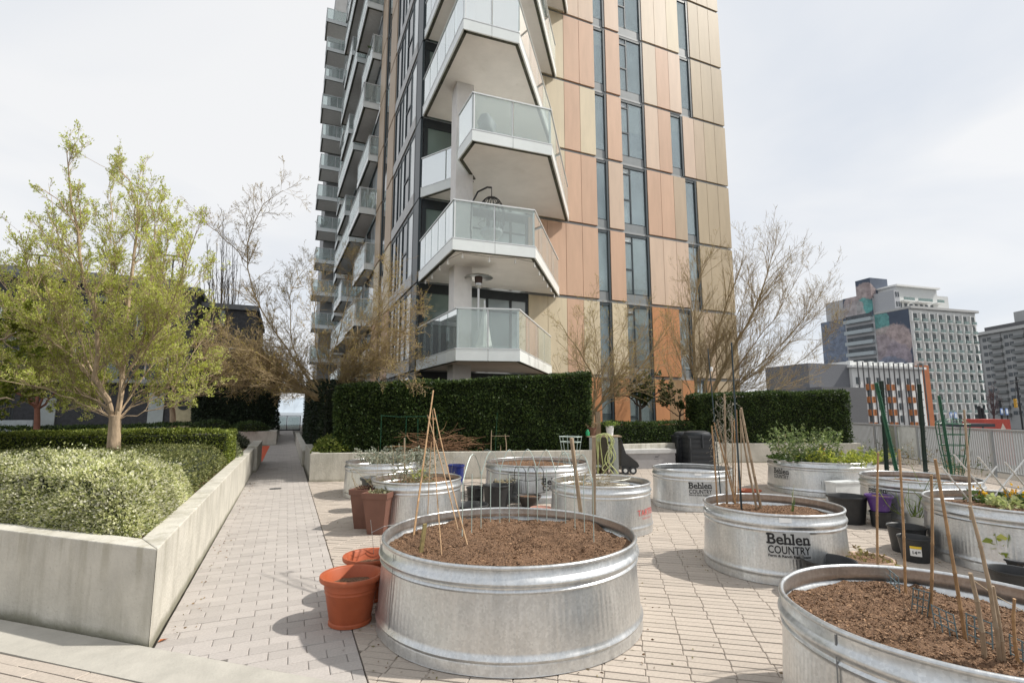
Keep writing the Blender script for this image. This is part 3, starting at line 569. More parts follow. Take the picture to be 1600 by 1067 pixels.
# bagged thing on level 3 and planter box on level 4
zf = ZL(3) + .30; p = AY(760, 190, 12.1); m_ = MB()
m_.lathe([(.001, 0), (.24, .02), (.27, .25), (.22, .5), (.2, .62), (.1, .78), (.001, .8)], 14, (p[0], 12.1, zf)); o = m_.build('covered_stroller', pbr('grey_tarp', (.16, .17, .18), .6, var=.3, scale=9), None, True)
for v in o.data.vertices: v.co.x += .06 * math.sin(v.co.z * 9 + v.co.y * 11); v.co.y += .05 * math.sin(v.co.z * 13)
tag(o, 'lumpy dark grey covered bundle behind glass, third balcony up', 'bundle')
zf = ZL(4) + .30; a_ = AY(765, 27, 11.85); b_ = AY(803, 38, 11.85)
t = thing('balcony_planter', 'long white planter box with seedlings behind glass, fourth balcony up', 'planter', (a_[0], 11.85, zf))
MB().box(a_[0], b_[0], 11.85, 12.1, zf, zf + .38).build('box', M_white(), t)
P_ = np.stack([RNG.uniform(a_[0], b_[0], 260), RNG.uniform(11.86, 12.08, 260), zf + .38 + RNG.uniform(0, .2, 260)], 1)
leaves('foliage', P_, (0, 0, 1), .07, leafmat('herb_leaf', [(.20, .26, .06), (.30, .33, .12)]), t)
# bulbs hung under the edge of the second balcony
edge = [(3.60, 15.4), CB[2][0], CB[2][1], CB[2][2]]; zb = ZL(2)
sl = thing('string_lights', 'string of small clear bulbs hung under the edge of the second balcony', 'string lights', (3.7, 12.1, zb - .1)); cab = []; n_ = 0
inn = np.array([5.4, 14.2])
for i in range(3):
    a, b = np.array(edge[i]), np.array(edge[i + 1]); L = np.linalg.norm(b - a); m_ = max(2, int(L / (.75)))
    for k in range(m_):
        q = a + (b - a) * (k + .3) / m_; q = q + (inn - q) * .05; cab.append((q[0], q[1], zb - .03 - .035 * (k % 2)))
        MB().lathe([(.001, -.15), (.022, -.14), (.03, -.11), (.018, -.075), (.012, -.03), (.012, 0)], 8, cab[-1]).build('bulb', pbr('bulb_glass', (.75, .74, .70), .15), sl, True)
MB().tube(cab, .006, 4).build('cable', M_dark(), sl)
# ============================================================ trees
def tubes_np(P, R, n=3):
    """P (m,k,3) polylines, R (m,k) radii -> vertices, quads"""
    m, k, _ = P.shape; T = np.empty_like(P); T[:, 1:-1] = P[:, 2:] - P[:, :-2]; T[:, 0] = P[:, 1] - P[:, 0]; T[:, -1] = P[:, -1] - P[:, -2]; T = unit(T)
    ref = unit(RNG.normal(0, 1, (m, 1, 3))); u = unit(np.cross(T, ref)); v = np.cross(T, u)
    an = np.arange(n) * 2 * math.pi / n
    V = P[:, :, None, :] + (u[:, :, None, :] * np.cos(an)[None, None, :, None] + v[:, :, None, :] * np.sin(an)[None, None, :, None]) * R[:, :, None, None]
    idx = np.arange(m * k * n).reshape(m, k, n); a = idx[:, :-1, :]; b = np.roll(a, -1, 2); c = idx[:, 1:, :]; d = np.roll(c, -1, 2)
    return V.reshape(-1, 3), np.stack([a, b, d, c], -1).reshape(-1, 4)
def resample(pts, k):
    P = np.array(pts, float); Q = []
    n = len(P)
    for i in range(n - 1):
        p0, p1, p2, p3 = P[max(i - 1, 0)], P[i], P[i + 1], P[min(i + 2, n - 1)]
        for t in np.linspace(0, 1, 8, endpoint=False): Q.append(.5 * (2 * p1 + (p2 - p0) * t + (2 * p0 - 5 * p1 + 4 * p2 - p3) * t * t + (3 * p1 - p0 - 3 * p2 + p3) * t ** 3))
    Q.append(P[-1]); Q = np.array(Q); s = np.r_[0, np.cumsum(np.linalg.norm(np.diff(Q, axis=0), axis=1))]; x = np.linspace(0, s[-1], k)
    return np.stack([np.interp(x, s, Q[:, i]) for i in range(3)], 1)
def children(P, R, per, lenf, ang, up, k=4, t0=.12, jit=.25, rf=.55, lmin=.05, lmax=9., uptrop=.08, fall=.85):
    m, kk, _ = P.shape; L = np.linalg.norm(np.diff(P, axis=1), axis=2).sum(1)
    cnt = RNG.poisson(per * np.clip(L / max(np.median(L), 1e-6), .4, 2.5)); idx = np.repeat(np.arange(m), cnt); n = len(idx)
    t = RNG.uniform(t0, 1, n); f = t * (kk - 1); i0 = np.minimum(f.astype(int), kk - 2); fr = (f - i0)[:, None]
    p = P[idx, i0] * (1 - fr) + P[idx, i0 + 1] * fr; tg = unit(P[idx, i0 + 1] - P[idx, i0]); rp = R[idx, i0] * (1 - fr[:, 0]) + R[idx, i0 + 1] * fr[:, 0]
    q = unit(np.cross(tg, RNG.normal(0, 1, (n, 3)))); a = np.radians(RNG.normal(ang, 12, n))[:, None]
    d = unit(tg * np.cos(a) + q * np.sin(a) + np.array([0, 0, up])); ln = np.clip(L[idx] * lenf * RNG.uniform(.45, 1.15, n) * (1.2 - fall * t), lmin, lmax)
    pts = [p]
    for j in range(k - 1): pts.append(pts[-1] + d * (ln / (k - 1))[:, None]); d = unit(d + RNG.normal(0, jit, (n, 3)) * .6 + np.array([0, 0, uptrop]))
    r0 = np.minimum(rp * rf, ln * .0085 + .0012)
    return np.stack(pts, 1), r0[:, None] * np.linspace(1, .45, k)[None, :]
def tree(name, label, base_px, Y, limbs, r_base, bark, trunk_pts, spread=1.0, per=(9, 6, 3), lenf=(.42, .5, .5), ang=(38, 42, 45), up=(.25, .15, .1), leaf=None, group=None, cat='tree', rmin=.0016, lim_r=(.035, .006), seed=1, thick=0, lmax=3., fall=.85, squash=0.):
    rr = random.Random(seed); pts0 = AY(base_px[0], base_px[1], Y)
    root = thing(name, label, cat, (pts0[0], pts0[1], trunk_pts[0][2]), group); d0 = proj(pts0)[2]; b = MB()
    tp = [AD(x, y, d0) if z is None else AY(x, y, Y) for (x, y, z) in trunk_pts]; tp[0][2] = trunk_pts[0][2]
    tr = resample(tp, 7); b.tube(tr, np.linspace(r_base * 1.15, r_base * .85, 7), 12)
    LP = []; LR = []
    for i, l in enumerate(limbs):
        l = [(x, y + squash * (base_px[1] - 12 - y)) for x, y in l]; dz = spread * (rr.uniform(-1, 1) if i % 2 else rr.choice((-1, 1)) * rr.uniform(.4, 1)); n = len(l)
        w = [AD(x, y, d0 + dz * (j / (n - 1))) for j, (x, y) in enumerate(l)]; q = resample(w, 12)
        q[1:-1] += RNG.normal(0, .018, (10, 3)); LP.append(q)
        Ln = np.linalg.norm(np.diff(q, axis=0), axis=1).sum(); r0 = min(r_base * .62, lim_r[0] * (.6 + .22 * Ln) * (2.7 if i < thick else 1)); LR.append(np.linspace(1, 0, 12) ** .8 * (r0 - lim_r[1]) + lim_r[1])
    for q, r in zip(LP, LR): b.tube(q, r, 8)
    b.build('trunk', bark, root, True)
    P, R = np.array(LP), np.array(LR); Vs = []; Qs = []; off = 0; tips = []
    for lv in range(len(per)):
        P, R = children(P, R, per[lv], lenf[lv], ang[lv], up[lv], k=(6, 4, 3, 3)[lv], lmin=(.3, .12, .05, .03)[lv], lmax=(lmax, lmax * .45, lmax * .22, 1)[lv], fall=fall)
        R = np.maximum(R, rmin); V, q = tubes_np(P, R, (4, 3, 3, 3)[lv]); Vs.append(V); Qs.append(q + off); off += len(V)
        if lv >= 1: tips.append(P)
    np_mesh('twigs', np.concatenate(Vs), np.concatenate(Qs), bark, root, True, kind='stuff')
    if leaf:
        (mat, count, size) = leaf; A = []; D = []
        for P in tips: A.append(P[:, 1:].reshape(-1, 3)); D.append((P[:, 1:] - P[:, :-1]).reshape(-1, 3))
        A = np.concatenate(A); D = np.concatenate(D); ix = RNG.integers(0, len(A), count)
        leaves('crown', A[ix] + RNG.normal(0, .012, (count, 3)), D[ix], size, mat, root, aspect=.5, jit=.55, up=.25)
    return root
bark_l = pbr('pale_bark', (.40, .30, .20), .9, var=.35, scale=9, bump=.6, bscale=26, stretch=(1, 1, .35)); bark_c = pbr('grey_olive_bark', (.35, .265, .15), .9, var=.35, scale=14, bump=.4, bscale=40); bark_d = pbr('dark_bark', (.12, .095, .075), .9, var=.3, scale=10)
spring = leafmat('spring_leaf', [(.36, .41, .06), (.51, .57, .12), (.61, .65, .19), (.69, .70, .30)], .5)
bud = leafmat('bud_leaf', [(.30, .24, .06), (.45, .36, .09), (.54, .45, .13)], .35)
tree('budding_tree', 'spreading tree with fresh yellow-green buds growing from the left planter', (179, 690), 9.8,
     [[(178, 655), (165, 615), (152, 585), (155, 540), (150, 480), (130, 420), (118, 350), (108, 270), (104, 215)], [(183, 652), (190, 600), (195, 545), (200, 480), (208, 400), (215, 330), (205, 270), (178, 235)],
      [(186, 655), (215, 630), (260, 610), (300, 560), (322, 520), (337, 470)], [(190, 610), (230, 540), (265, 470), (290, 400), (308, 345)], [(175, 655), (140, 630), (90, 612), (40, 590), (-20, 570)],
      [(160, 605), (120, 560), (70, 520), (20, 480), (-30, 450)], [(152, 585), (110, 530), (60, 450), (40, 390), (30, 345)], [(195, 540), (235, 470), (255, 400), (262, 330), (258, 300)],
      [(155, 540), (170, 470), (178, 400), (170, 320), (174, 245)], [(183, 652), (215, 610), (255, 585), (300, 575), (345, 560)], [(178, 655), (150, 620), (110, 590), (60, 570), (10, 560)],
      [(185, 645), (220, 590), (250, 530), (270, 480), (300, 440), (330, 400)], [(170, 630), (135, 580), (95, 500), (70, 430), (55, 400)], [(186, 640), (205, 570), (228, 500), (235, 420), (240, 330), (225, 285)], [(160, 600), (130, 540), (110, 470), (95, 390), (80, 290)], [(178, 650), (140, 600), (80, 560), (30, 520), (-10, 510)], [(178, 654), (150, 641), (100, 632), (55, 615)], [(184, 656), (230, 641), (280, 625), (330, 600)], [(184, 654), (215, 628), (270, 600), (320, 588), (352, 572)], [(176, 653), (130, 628), (70, 602), (0, 590)], [(176, 652), (150, 636), (118, 620), (85, 580)], [(186, 652), (220, 612), (270, 560), (310, 520), (345, 500)], [(176, 640), (120, 600), (60, 540), (5, 440), (-10, 400)]],
     .09, bark_l, [(179, 712, .52), (178, 690, None), (180, 648, None)], spread=1.5, per=(22, 9, 4), lenf=(.36, .45, .5), ang=(34, 34, 34), up=(.35, .35, .3), leaf=(spring, 84000, .030), lim_r=(.0095, .0035), seed=4, thick=2, lmax=.9, squash=.045)
tree('crab_apple_tree', 'wide bare crab apple arching over the path, one whip rising high', (513, 640), 14.0,
     [[(513, 636), (499, 618), (453, 613), (414, 602), (371, 602), (321, 582)], [(513, 629), (492, 607), (457, 557), (421, 504), (396, 458), (385, 401), (392, 365), (407, 323), (442, 298)], [(388, 412), (353, 376), (328, 355), (307, 330)],
      [(513, 629), (453, 600), (417, 586), (364, 558), (336, 522)], [(513, 629), (467, 565), (453, 508), (453, 458), (471, 429), (485, 412)], [(517, 625), (499, 565), (492, 529), (492, 479), (485, 440)], [(521, 622), (542, 550), (556, 522), (595, 490), (597, 458), (613, 430)],
      [(521, 622), (556, 572), (602, 550), (638, 522)], [(521, 618), (513, 575), (528, 529), (542, 479), (549, 440), (556, 397)], [(528, 618), (570, 575), (620, 565), (655, 560)], [(513, 629), (470, 590), (420, 560), (370, 545), (330, 560)],
      [(510, 625), (460, 600), (400, 575), (350, 575), (318, 560)], [(521, 622), (560, 555), (590, 520), (625, 490), (650, 480)], [(513, 625), (440, 590), (390, 560), (350, 520), (330, 480)], [(517, 625), (540, 580), (575, 540), (590, 500), (610, 470), (640, 450)], [(515, 625), (480, 580), (430, 540), (380, 530), (340, 530)], [(520, 620), (550, 590), (600, 580), (640, 585)]] + [[(508 - 2 * i, 626), (470 - 4 * i, 612 - 5 * i), (420 - 3 * i, 600 - 8 * i), (370 + 2 * i, 588 - 7 * i + 9 * (i % 3)), (325 + 7 * (i % 4), 575 - 6 * i + 12 * (i % 2))] for i in range(9)] + [[(520 + 2 * i, 624), (545 + 5 * i, 600 - 8 * i), (580 + 4 * i, 580 - 10 * i), (620 - 2 * i, 572 - 14 * i), (655 - 4 * i, 560 - 18 * i)] for i in range(5)],
     .10, bark_c, [(528, 700, .5), (522, 665, None), (514, 632, None)], spread=2.0, per=(30, 9, 3), lenf=(.32, .45, .5), ang=(40, 44, 45), up=(.08, .1, .1), leaf=(bud, 15000, .032), lim_r=(.011, .0045), seed=9, thick=1, lmax=.75, fall=.6, rmin=.0026)
tree('crab_apple_tree', 'bare twiggy tree between the big hedge and the orange tower base', (925, 660), 13.6,
     [[(925, 650), (945, 620), (985, 590), (1020, 540), (1042, 495)], [(925, 650), (930, 600), (915, 560), (890, 520), (872, 490)], [(925, 645), (940, 590), (960, 540), (985, 480)], [(928, 640), (935, 570), (930, 510), (925, 468)], [(930, 645), (975, 615), (1030, 602), (1060, 590)],
      [(925, 650), (900, 610), (880, 590), (862, 555)], [(928, 650), (955, 600), (1000, 560), (1050, 545)], [(925, 650), (912, 590), (900, 540), (905, 485)], [(928, 648), (965, 580), (1000, 520), (1012, 470)]],
     .07, bark_c, [(925, 690, .3), (925, 670, None), (926, 648, None)], spread=1.3, per=(20, 7, 3), lenf=(.40, .45, .5), up=(.2, .2, .15), leaf=(bud, 4500, .03), rmin=.0026, lim_r=(.012, .004), seed=3, thick=2, lmax=1.4, fall=.6, squash=.06)
tree('crab_apple_tree', 'large bare vase-shaped tree behind the clipped hedge, right of the tower', (1095, 650), 14.0,
     [[(1090, 640), (1085, 570), (1085, 480), (1095, 410), (1108, 375)], [(1095, 640), (1110, 560), (1130, 480), (1150, 415), (1165, 380)], [(1100, 640), (1130, 570), (1170, 490), (1195, 420), (1212, 355)], [(1105, 635), (1150, 570), (1200, 500), (1235, 440), (1258, 392)],
      [(1105, 635), (1170, 580), (1230, 520), (1270, 465), (1292, 425)], [(1105, 635), (1180, 600), (1240, 565), (1280, 530), (1300, 505)], [(1105, 638), (1190, 612), (1250, 590), (1290, 575)], [(1088, 640), (1070, 580), (1052, 520), (1048, 475)], [(1085, 640), (1055, 600), (1038, 560), (1025, 525)],
      [(1092, 640), (1095, 560), (1090, 470), (1078, 405)], [(1100, 640), (1125, 590), (1150, 530), (1185, 460), (1225, 395)], [(1098, 638), (1118, 570), (1145, 500), (1165, 440), (1180, 395)], [(1105, 638), (1160, 595), (1215, 545), (1255, 500), (1285, 470)], [(1092, 640), (1080, 560), (1070, 490), (1062, 435)]],
     .13, bark_c, [(1096, 690, .3), (1095, 660, None), (1096, 638, None)], spread=1.4, per=(36, 8, 3), lenf=(.42, .42, .5), ang=(28, 34, 40), up=(.2, .2, .15), leaf=(bud, 7000, .03), rmin=.0026, lim_r=(.0115, .004), seed=6, thick=3, lmax=1.4, fall=.62, squash=.08)
ever = leafmat('camellia_leaf', [(.018, .04, .012), (.04, .075, .022), (.08, .12, .035), (.14, .17, .06)], .2, .35)
tree('evergreen_tree', 'small dark evergreen tree with open trunk before the orange tower base', (1000, 668), 14.2, [[(1000, 640), (990, 615), (975, 600), (962, 598)], [(1000, 640), (1005, 612), (1010, 595), (1020, 588)], [(1002, 638), (1025, 615), (1040, 605), (1050, 610)], [(1000, 635), (985, 622), (972, 618), (955, 622)], [(1002, 635), (1018, 622), (1035, 620), (1045, 628)], [(1000, 636), (1000, 612), (995, 596), (992, 590)]],
     .05, bark_d, [(1001, 692, .3), (1001, 668, None), (1000, 638, None)], spread=.8, per=(7, 5, 2), leaf=(ever, 5000, .075), seed=2)
tree('evergreen_shrub', 'loose dark leaved shrub left of the right-hand clipped hedge', (1062, 668), 14.0, [[(1062, 650), (1055, 625), (1045, 605)], [(1062, 650), (1068, 630), (1075, 612)], [(1060, 650), (1045, 640), (1035, 625)], [(1062, 650), (1080, 640), (1085, 625)]],
     .03, bark_d, [(1062, 692, .3), (1062, 668, None), (1062, 648, None)], spread=.5, per=(5, 4, 2), leaf=(ever, 1300, .075), seed=8, cat='shrub')
green2 = leafmat('fresh_leaf', [(.07, .10, .015), (.16, .20, .03), (.28, .31, .06), (.36, .38, .09)], .45)
tree('garden_tree', 'small leafy tree with reddish trunk before the pale townhouse wall', (58, 655), 17.5, [[(58, 640), (45, 620), (25, 590), (5, 560)], [(58, 640), (70, 610), (85, 580), (95, 550)], [(58, 640), (58, 600), (55, 560), (50, 520)], [(58, 640), (35, 615), (0, 600), (-25, 590)], [(58, 640), (85, 615), (105, 600), (120, 590)], [(58, 640), (62, 590), (75, 545), (80, 515)]],
     .07, pbr('red_bark', (.20, .09, .06), .9, var=.3), [(58, 676, .5), (58, 660, None), (58, 636, None)], spread=1.2, per=(8, 6, 3), leaf=(green2, 9000, .06), seed=12)
tree('garden_tree', 'bright green leafed tree reaching in from the left edge', (-90, 660), 11.5, [[(-90, 640), (-60, 600), (-20, 580), (15, 590)], [(-90, 640), (-70, 560), (-40, 500), (-5, 470)], [(-90, 640), (-50, 620), (-10, 620), (22, 625)], [(-90, 640), (-85, 560), (-60, 470), (-35, 430)], [(-90, 640), (-120, 560), (-150, 500), (-170, 460)], [(-90, 640), (-95, 540), (-100, 460), (-95, 420)], [(-90, 640), (-40, 560), (0, 530), (25, 520)]],
     .09, bark_l, [(-90, 720, .5), (-90, 690, None), (-90, 640, None)], spread=1.4, per=(8, 6, 3), leaf=(green2, 12000, .055), seed=13)
tree('garden_tree', 'slim trunked tree in front of the cream door panel', (288, 655), 19.5, [[(268, 640), (262, 600), (250, 560)], [(268, 640), (280, 600), (300, 570)], [(268, 640), (272, 590), (270, 550)], [(268, 640), (290, 620), (310, 600)], [(268, 640), (245, 615), (230, 590)]],
     .09, bark_l, [(270, 672, .5), (270, 655, None), (269, 638, None)], spread=1.0, per=(7, 5, 2), leaf=(spring, 2500, .05), seed=14)
for i, (bx, hx, ty, lb) in enumerate([(345, 348, 335, 'tallest bare poplar behind the townhouse roof'), (362, 364, 360, 'bare upright poplar right of the tallest one behind the townhouse'), (325, 322, 370, 'bare upright poplar left of the tallest one behind the townhouse')]):
    tree('poplar_tree', lb, (bx, 560), 44, [[(bx, 500), (bx + 1, 440), (hx, ty)], [(bx, 520), (bx - 6, 450), (bx - 7, ty + 40)], [(bx, 520), (bx + 6, 455), (bx + 9, ty + 30)], [(bx, 530), (bx - 10, 480), (bx - 14, ty + 60)], [(bx, 530), (bx + 10, 480), (bx + 14, ty + 55)], [(bx, 510), (bx + 3, 440), (bx + 4, ty + 15)]],
         .11, pbr('poplar_bark', (.22, .19, .16), .9), [(bx, 650, -.05), (bx, 600, None), (bx, 500, None)], spread=1.2, per=(9, 5), lenf=(.28, .4), ang=(16, 20), up=(.8, .6), rmin=.006, lim_r=(.018, .006), seed=20 + i, group='bare poplars behind the townhouse')
# ============================================================ hedges and shrubs
def hedge(name, label, a, b, depth, z0, z1a, z1b, n, size, mat, core, amp=.05, cat='hedge', ends=True, round_=.0, group=None, back=False):
    a = np.array(a, float); b = np.array(b, float); L = np.linalg.norm(b - a); d = (b - a) / L; nb = np.array([-d[1], d[0]])
    root = thing(name, label, cat, (a[0], a[1], z0), group)
    def W(s, t, z): return np.stack([a[0] + d[0] * s + nb[0] * t, a[1] + d[1] * s + nb[1] * t, z], 1)
    hm = (z1a + z1b) / 2 - z0; ar = np.array([L * hm, L * depth * 1.1, depth * hm * ends, depth * hm * ends, L * hm * .25 * back]); cn = (n * ar / ar.sum()).astype(int)
    pts = []; nr = []
    def top(s): return z1a + (z1b - z1a) * s / L
    s = RNG.uniform(0, L, cn[0]); q = RNG.uniform(0, 1, cn[0]); pts.append((s, np.zeros(cn[0]), z0 + q * (top(s) - z0))); nr.append(np.tile([-nb[0], -nb[1], .15], (cn[0], 1)))
    s = RNG.uniform(0, L, cn[1]); t = RNG.uniform(0, depth, cn[1]); pts.append((s, t, top(s))); nr.append(np.tile([0, 0, 1.], (cn[1], 1)))
    for e, sgn in ((0., -1), (L, 1)):
        k = cn[2]; t = RNG.uniform(0, depth, k); q = RNG.uniform(0, 1, k); pts.append((np.full(k, e), t, z0 + q * (top(e) - z0))); nr.append(np.tile([sgn * d[0], sgn * d[1], .15], (k, 1)))
    k = cn[4]; s = RNG.uniform(0, L, k); q = RNG.uniform(0, 1, k); pts.append((s, np.full(k, depth), z0 + q * (top(s) - z0))); nr.append(np.tile([nb[0], nb[1], .15], (k, 1)))
    P = np.concatenate([W(*p) for p in pts]); N = np.concatenate(nr)
    if round_:
        c = W(np.array([L / 2]), np.array([depth / 2]), np.array([(z0 + top(L / 2)) / 2]))[0]; loc = P - c
        e = np.stack([loc[:, 0] * d[0] + loc[:, 1] * d[1], loc[:, 0] * nb[0] + loc[:, 1] * nb[1], loc[:, 2]], 1) / np.array([L / 2, depth / 2, hm / 2])
        r = (np.abs(e) ** 4).sum(1) ** .25; P = c + loc * (1 + round_ * (1 / r - 1))[:, None]
    P = P + unit(N) * (amp * wav(P, 2.2, 5) + .4 * amp * wav(P, 9, 8) + RNG.normal(0, size * .35, len(P)) - size * .3)[:, None]
    leaves('foliage', P, N, size, mat, root, aspect=.6, jit=.85)
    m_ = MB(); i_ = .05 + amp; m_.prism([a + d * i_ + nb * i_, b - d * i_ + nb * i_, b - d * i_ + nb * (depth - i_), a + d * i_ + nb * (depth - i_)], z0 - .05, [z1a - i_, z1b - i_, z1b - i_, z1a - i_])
    m_.build('foliage_core', core, root)  # solid dark block inside the leaves, keeps the hedge from being see-through
    return root
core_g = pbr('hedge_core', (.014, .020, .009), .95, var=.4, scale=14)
yew = leafmat('laurel_leaf', [(.014, .028, .009), (.034, .062, .018), (.065, .105, .028), (.12, .165, .045)], .22, .5)
yewd = leafmat('yew_leaf', [(.008, .016, .008), (.018, .032, .013), (.032, .05, .02)], .1, .6)
boxy = leafmat('box_leaf', [(.06, .085, .015), (.12, .155, .025), (.21, .25, .045), (.30, .33, .075)], .3)
hb0 = BW0 + bn * .46 + bd * .40; hb1 = BW1 + bn * .42 + bd * .10
hedge('clipped_hedge', 'tall dark clipped hedge on the wall behind the tanks, below the balconies', hb0, hb1, 1.1, .5, 2.06, 2.46, 62000, .055, yew, core_g, .045)
hedge('clipped_hedge', 'dark hedge running away along the right side of the far path', (.78, 26), (.78, 13.2), 1.3, .35, 2.9, 2.15, 26000, .07, yewd, core_g, .07)
hedge('yew_hedge', 'black-green yew mass left of the path tunnel', (-3.75, 27.6), (-.30, 28.2), 6.5, .4, 4.3, 4.2, 26000, .12, yewd, core_g, .14, round_=.25)
hr = G(1160, 612, 2.1); hr2 = G(1326, 612, 2.1)
hdv = (hr2 - hr)[:2]; hdv /= np.linalg.norm(hdv)
hra = hr[:2] - hdv * 1.25; hrb = hr2[:2]
hedge('clipped_hedge', 'square-cut dark hedge right of the tower, behind the black compost bins', hra, hrb, 1.5, .55, 2.02, 2.1, 38000, .055, yew, core_g, .04)
lh0 = G(955, 693, .62)[:2]; lh0 = np.array([8.6, 12.4]); lh1 = np.array([11.5, 12.3])
hedge('clipped_hedge', 'low dark hedge on wall before the orange tower base', lh0, lh1, .9, .6, 1.17, 1.17, 11000, .05, yew, core_g, .03)
tag(bevel(MB().prism([(6.95, 11.75), (11.7, 11.55), (11.7, 11.8), (6.95, 12.0)], -.1, .62).build('concrete_planter', M_conc())), 'pale concrete planter wall under the low dark hedge', 'planter')
hw = MB().prism([hra - np.array([.0, .0]) , hrb + hdv * .15, hrb + hdv * .15 + np.array([.45, 1.0]) * .3, hra + np.array([.45, 1.0]) * .3], -.1, .56)
hw_o = hw.build('concrete_planter', M_conc()); tag(bevel(hw_o), 'concrete planter wall under the square-cut hedge, behind the compost bins', 'planter')
hw_o.location = tuple(np.append(-np.array([.4, .9]) * .12, 0))
# hedges of the left planter
hedge('box_hedge', 'bright yellow-green clipped box hedge behind the budding tree', (-4.35, 10.75), (-.93, 10.6), .95, .52, 1.15, 1.15, 30000, .034, boxy, core_g, .03)
hedge('box_hedge', 'low yellow-green box hedge at the left edge behind the variegated shrubs', (-8.0, 11.3), (-4.4, 10.6), .8, .5, 1.06, 1.06, 12000, .038, boxy, core_g, .03)
hedge('clipped_hedge', 'long dark hedge in front of the townhouse base', (-9.5, 17.9), (-2.6, 17.5), .9, .5, 1.02, 1.12, 12000, .06, yew, core_g, .04)
def mound(name, label, c, r, n, size, mat, core=core_g, z0=.52, cat='shrub', up=.5, amp=.08, group=None):
    root = thing(name, label, cat, (c[0], c[1], z0), group); d = unit(RNG.normal(0, 1, (n, 3))); d[:, 2] = np.abs(d[:, 2]) * 1.0
    P = np.array([c[0], c[1], z0]) + d * np.array(r) * (1 + amp * wav(d * 3, 2.5, 3) + RNG.normal(0, .05, n))[:, None]
    leaves('foliage', P, d, size, mat, root, aspect=.55, jit=.8, up=up)
    m_ = MB(); m_.lathe([(.86 * math.cos(a), .86 * math.sin(a)) for a in np.linspace(0, 1.5, 7)], 18); V = np.array(m_.v) * np.array(r) + np.array([c[0], c[1], z0]); m_.v = [tuple(v) for v in V]
    m_.build('foliage_core', core, root, True); return root  # solid dark dome under the leaves, closes the gaps between them
mound('round_shrub', 'rounded fresh green shrub at the path corner of the back planter', (1.12, 12.75), (.50, .42, .42), 3800, .055, leafmat('euonymus_leaf', [(.07, .11, .02), (.15, .20, .04), (.26, .31, .08), (.34, .36, .10)], .3), z0=.52)
mound('round_shrub', 'small variegated shrub at the far end of the pale planter wall', (-1.25, 11.95), (.42, .5, .5), 2600, .05, leafmat('grey_var', [(.10, .12, .06), (.22, .25, .14), (.36, .37, .22)], .3))
mound('round_shrub', 'grey-green shrub on the stained planter block', (-1.45, 15.9), (.5, .6, .42), 2200, .06, leafmat('grey_green', [(.05, .07, .04), (.11, .13, .08), (.18, .20, .13)], .25))
mound('round_shrub', 'left rounded shrub on the far planter before the yew', (-3.0, 26.4), (.8, .5, .5), 1500, .09, leafmat('mid_green', [(.03, .055, .02), (.07, .11, .035), (.11, .15, .05)], .25), z0=.6, group='shrubs on the far planter')
mound('round_shrub', 'right rounded shrub on the far planter before the yew', (-1.5, 26.5), (.75, .5, .42), 1500, .09, MC['mid_green'], z0=.6, group='shrubs on the far planter')
# variegated euonymus filling the front of the left planter: one clipped mass with a rounded corner, and an olive one behind
FNI = np.array([.684, .729]); 
def massif(name, label, n, size, mat, hfun, inside, box, core):
    root = thing(name, label, 'shrub', ((box[0] + box[1]) / 2, box[2], .52)); x = RNG.uniform(box[0], box[1], n * 3); y = RNG.uniform(box[2], box[3], n * 3); p = np.stack([x, y], 1)
    e = inside(p); k = e > 0; p = p[k]; e = e[k]
    # extra points on the steep rim
    w = np.where(e < .16, 3.2, 1.); pr = w / w.sum(); ix = RNG.choice(len(p), n, p=pr); p = p[ix]; e = e[ix]; h = hfun(p, e)
    z = .52 + h * np.where(e < .13, np.sqrt(RNG.uniform(0, 1, n)), 1.) + RNG.normal(0, size * .4, n) + np.where(RNG.uniform(0, 1, n) < .03, RNG.uniform(0, .09, n), 0)
    dx = .03; gx = (hfun(p + [dx, 0], inside(p + [dx, 0])) - h) / dx; gy = (hfun(p + [0, dx], inside(p + [0, dx])) - h) / dx
    N = unit(np.stack([-gx, -gy, np.full(n, .8)], 1)); leaves('foliage', np.stack([p[:, 0], p[:, 1], np.maximum(z, .5)], 1), N, size, mat, root, aspect=.55, jit=.8)
    gx_ = np.linspace(box[0], box[1], 70); gy_ = np.linspace(box[2], box[3], 70); X, Y = np.meshgrid(gx_, gy_); q = np.stack([X.ravel(), Y.ravel()], 1); e = inside(q); Z = np.where(e > .05, .52 + hfun(q, np.maximum(e - .05, 0)) - .05, .45)
    V = np.stack([q[:, 0], q[:, 1], Z], 1); i = np.arange(69 * 70).reshape(69, 70)[:, :69].ravel(); keep = (e[i] > .03) & (e[i + 71] > .03) & (e[i + 1] > .03) & (e[i + 70] > .03); i = i[keep]
    np_mesh('foliage_core', V, np.stack([i, i + 1, i + 71, i + 70], 1), core, root, True); return root  # dark filler sheet just below the leaf surface, not modelled twigs
def eA(p):
    dF = (p - (PC + FNI * .15)) @ FNI; dR = -.90 - p[:, 0]; dB = 7.25 + .25 * np.sin(p[:, 0] * 2) - p[:, 1]
    r = .35; a = np.maximum(r - dF, 0); b = np.maximum(r - dR, 0); c = np.maximum(r - dB, 0)
    return r - np.sqrt(a * a + b * b + c * c) + np.minimum(np.minimum(np.minimum(dF, dR), dB) - r, 0) * 0 + np.where((dF > r) & (dR > r) & (dB > r), np.minimum(np.minimum(dF, dR), dB) - r, 0)
LUMP = [(-1.45, 5.45, .62, .16), (-2.15, 6.35, .6, .15), (-2.75, 5.95, .45, .10), (-3.2, 7.0, .6, .17), (-1.5, 6.6, .5, .06), (-4.2, 7.3, .7, .16), (-2.0, 5.45, .35, .06)]
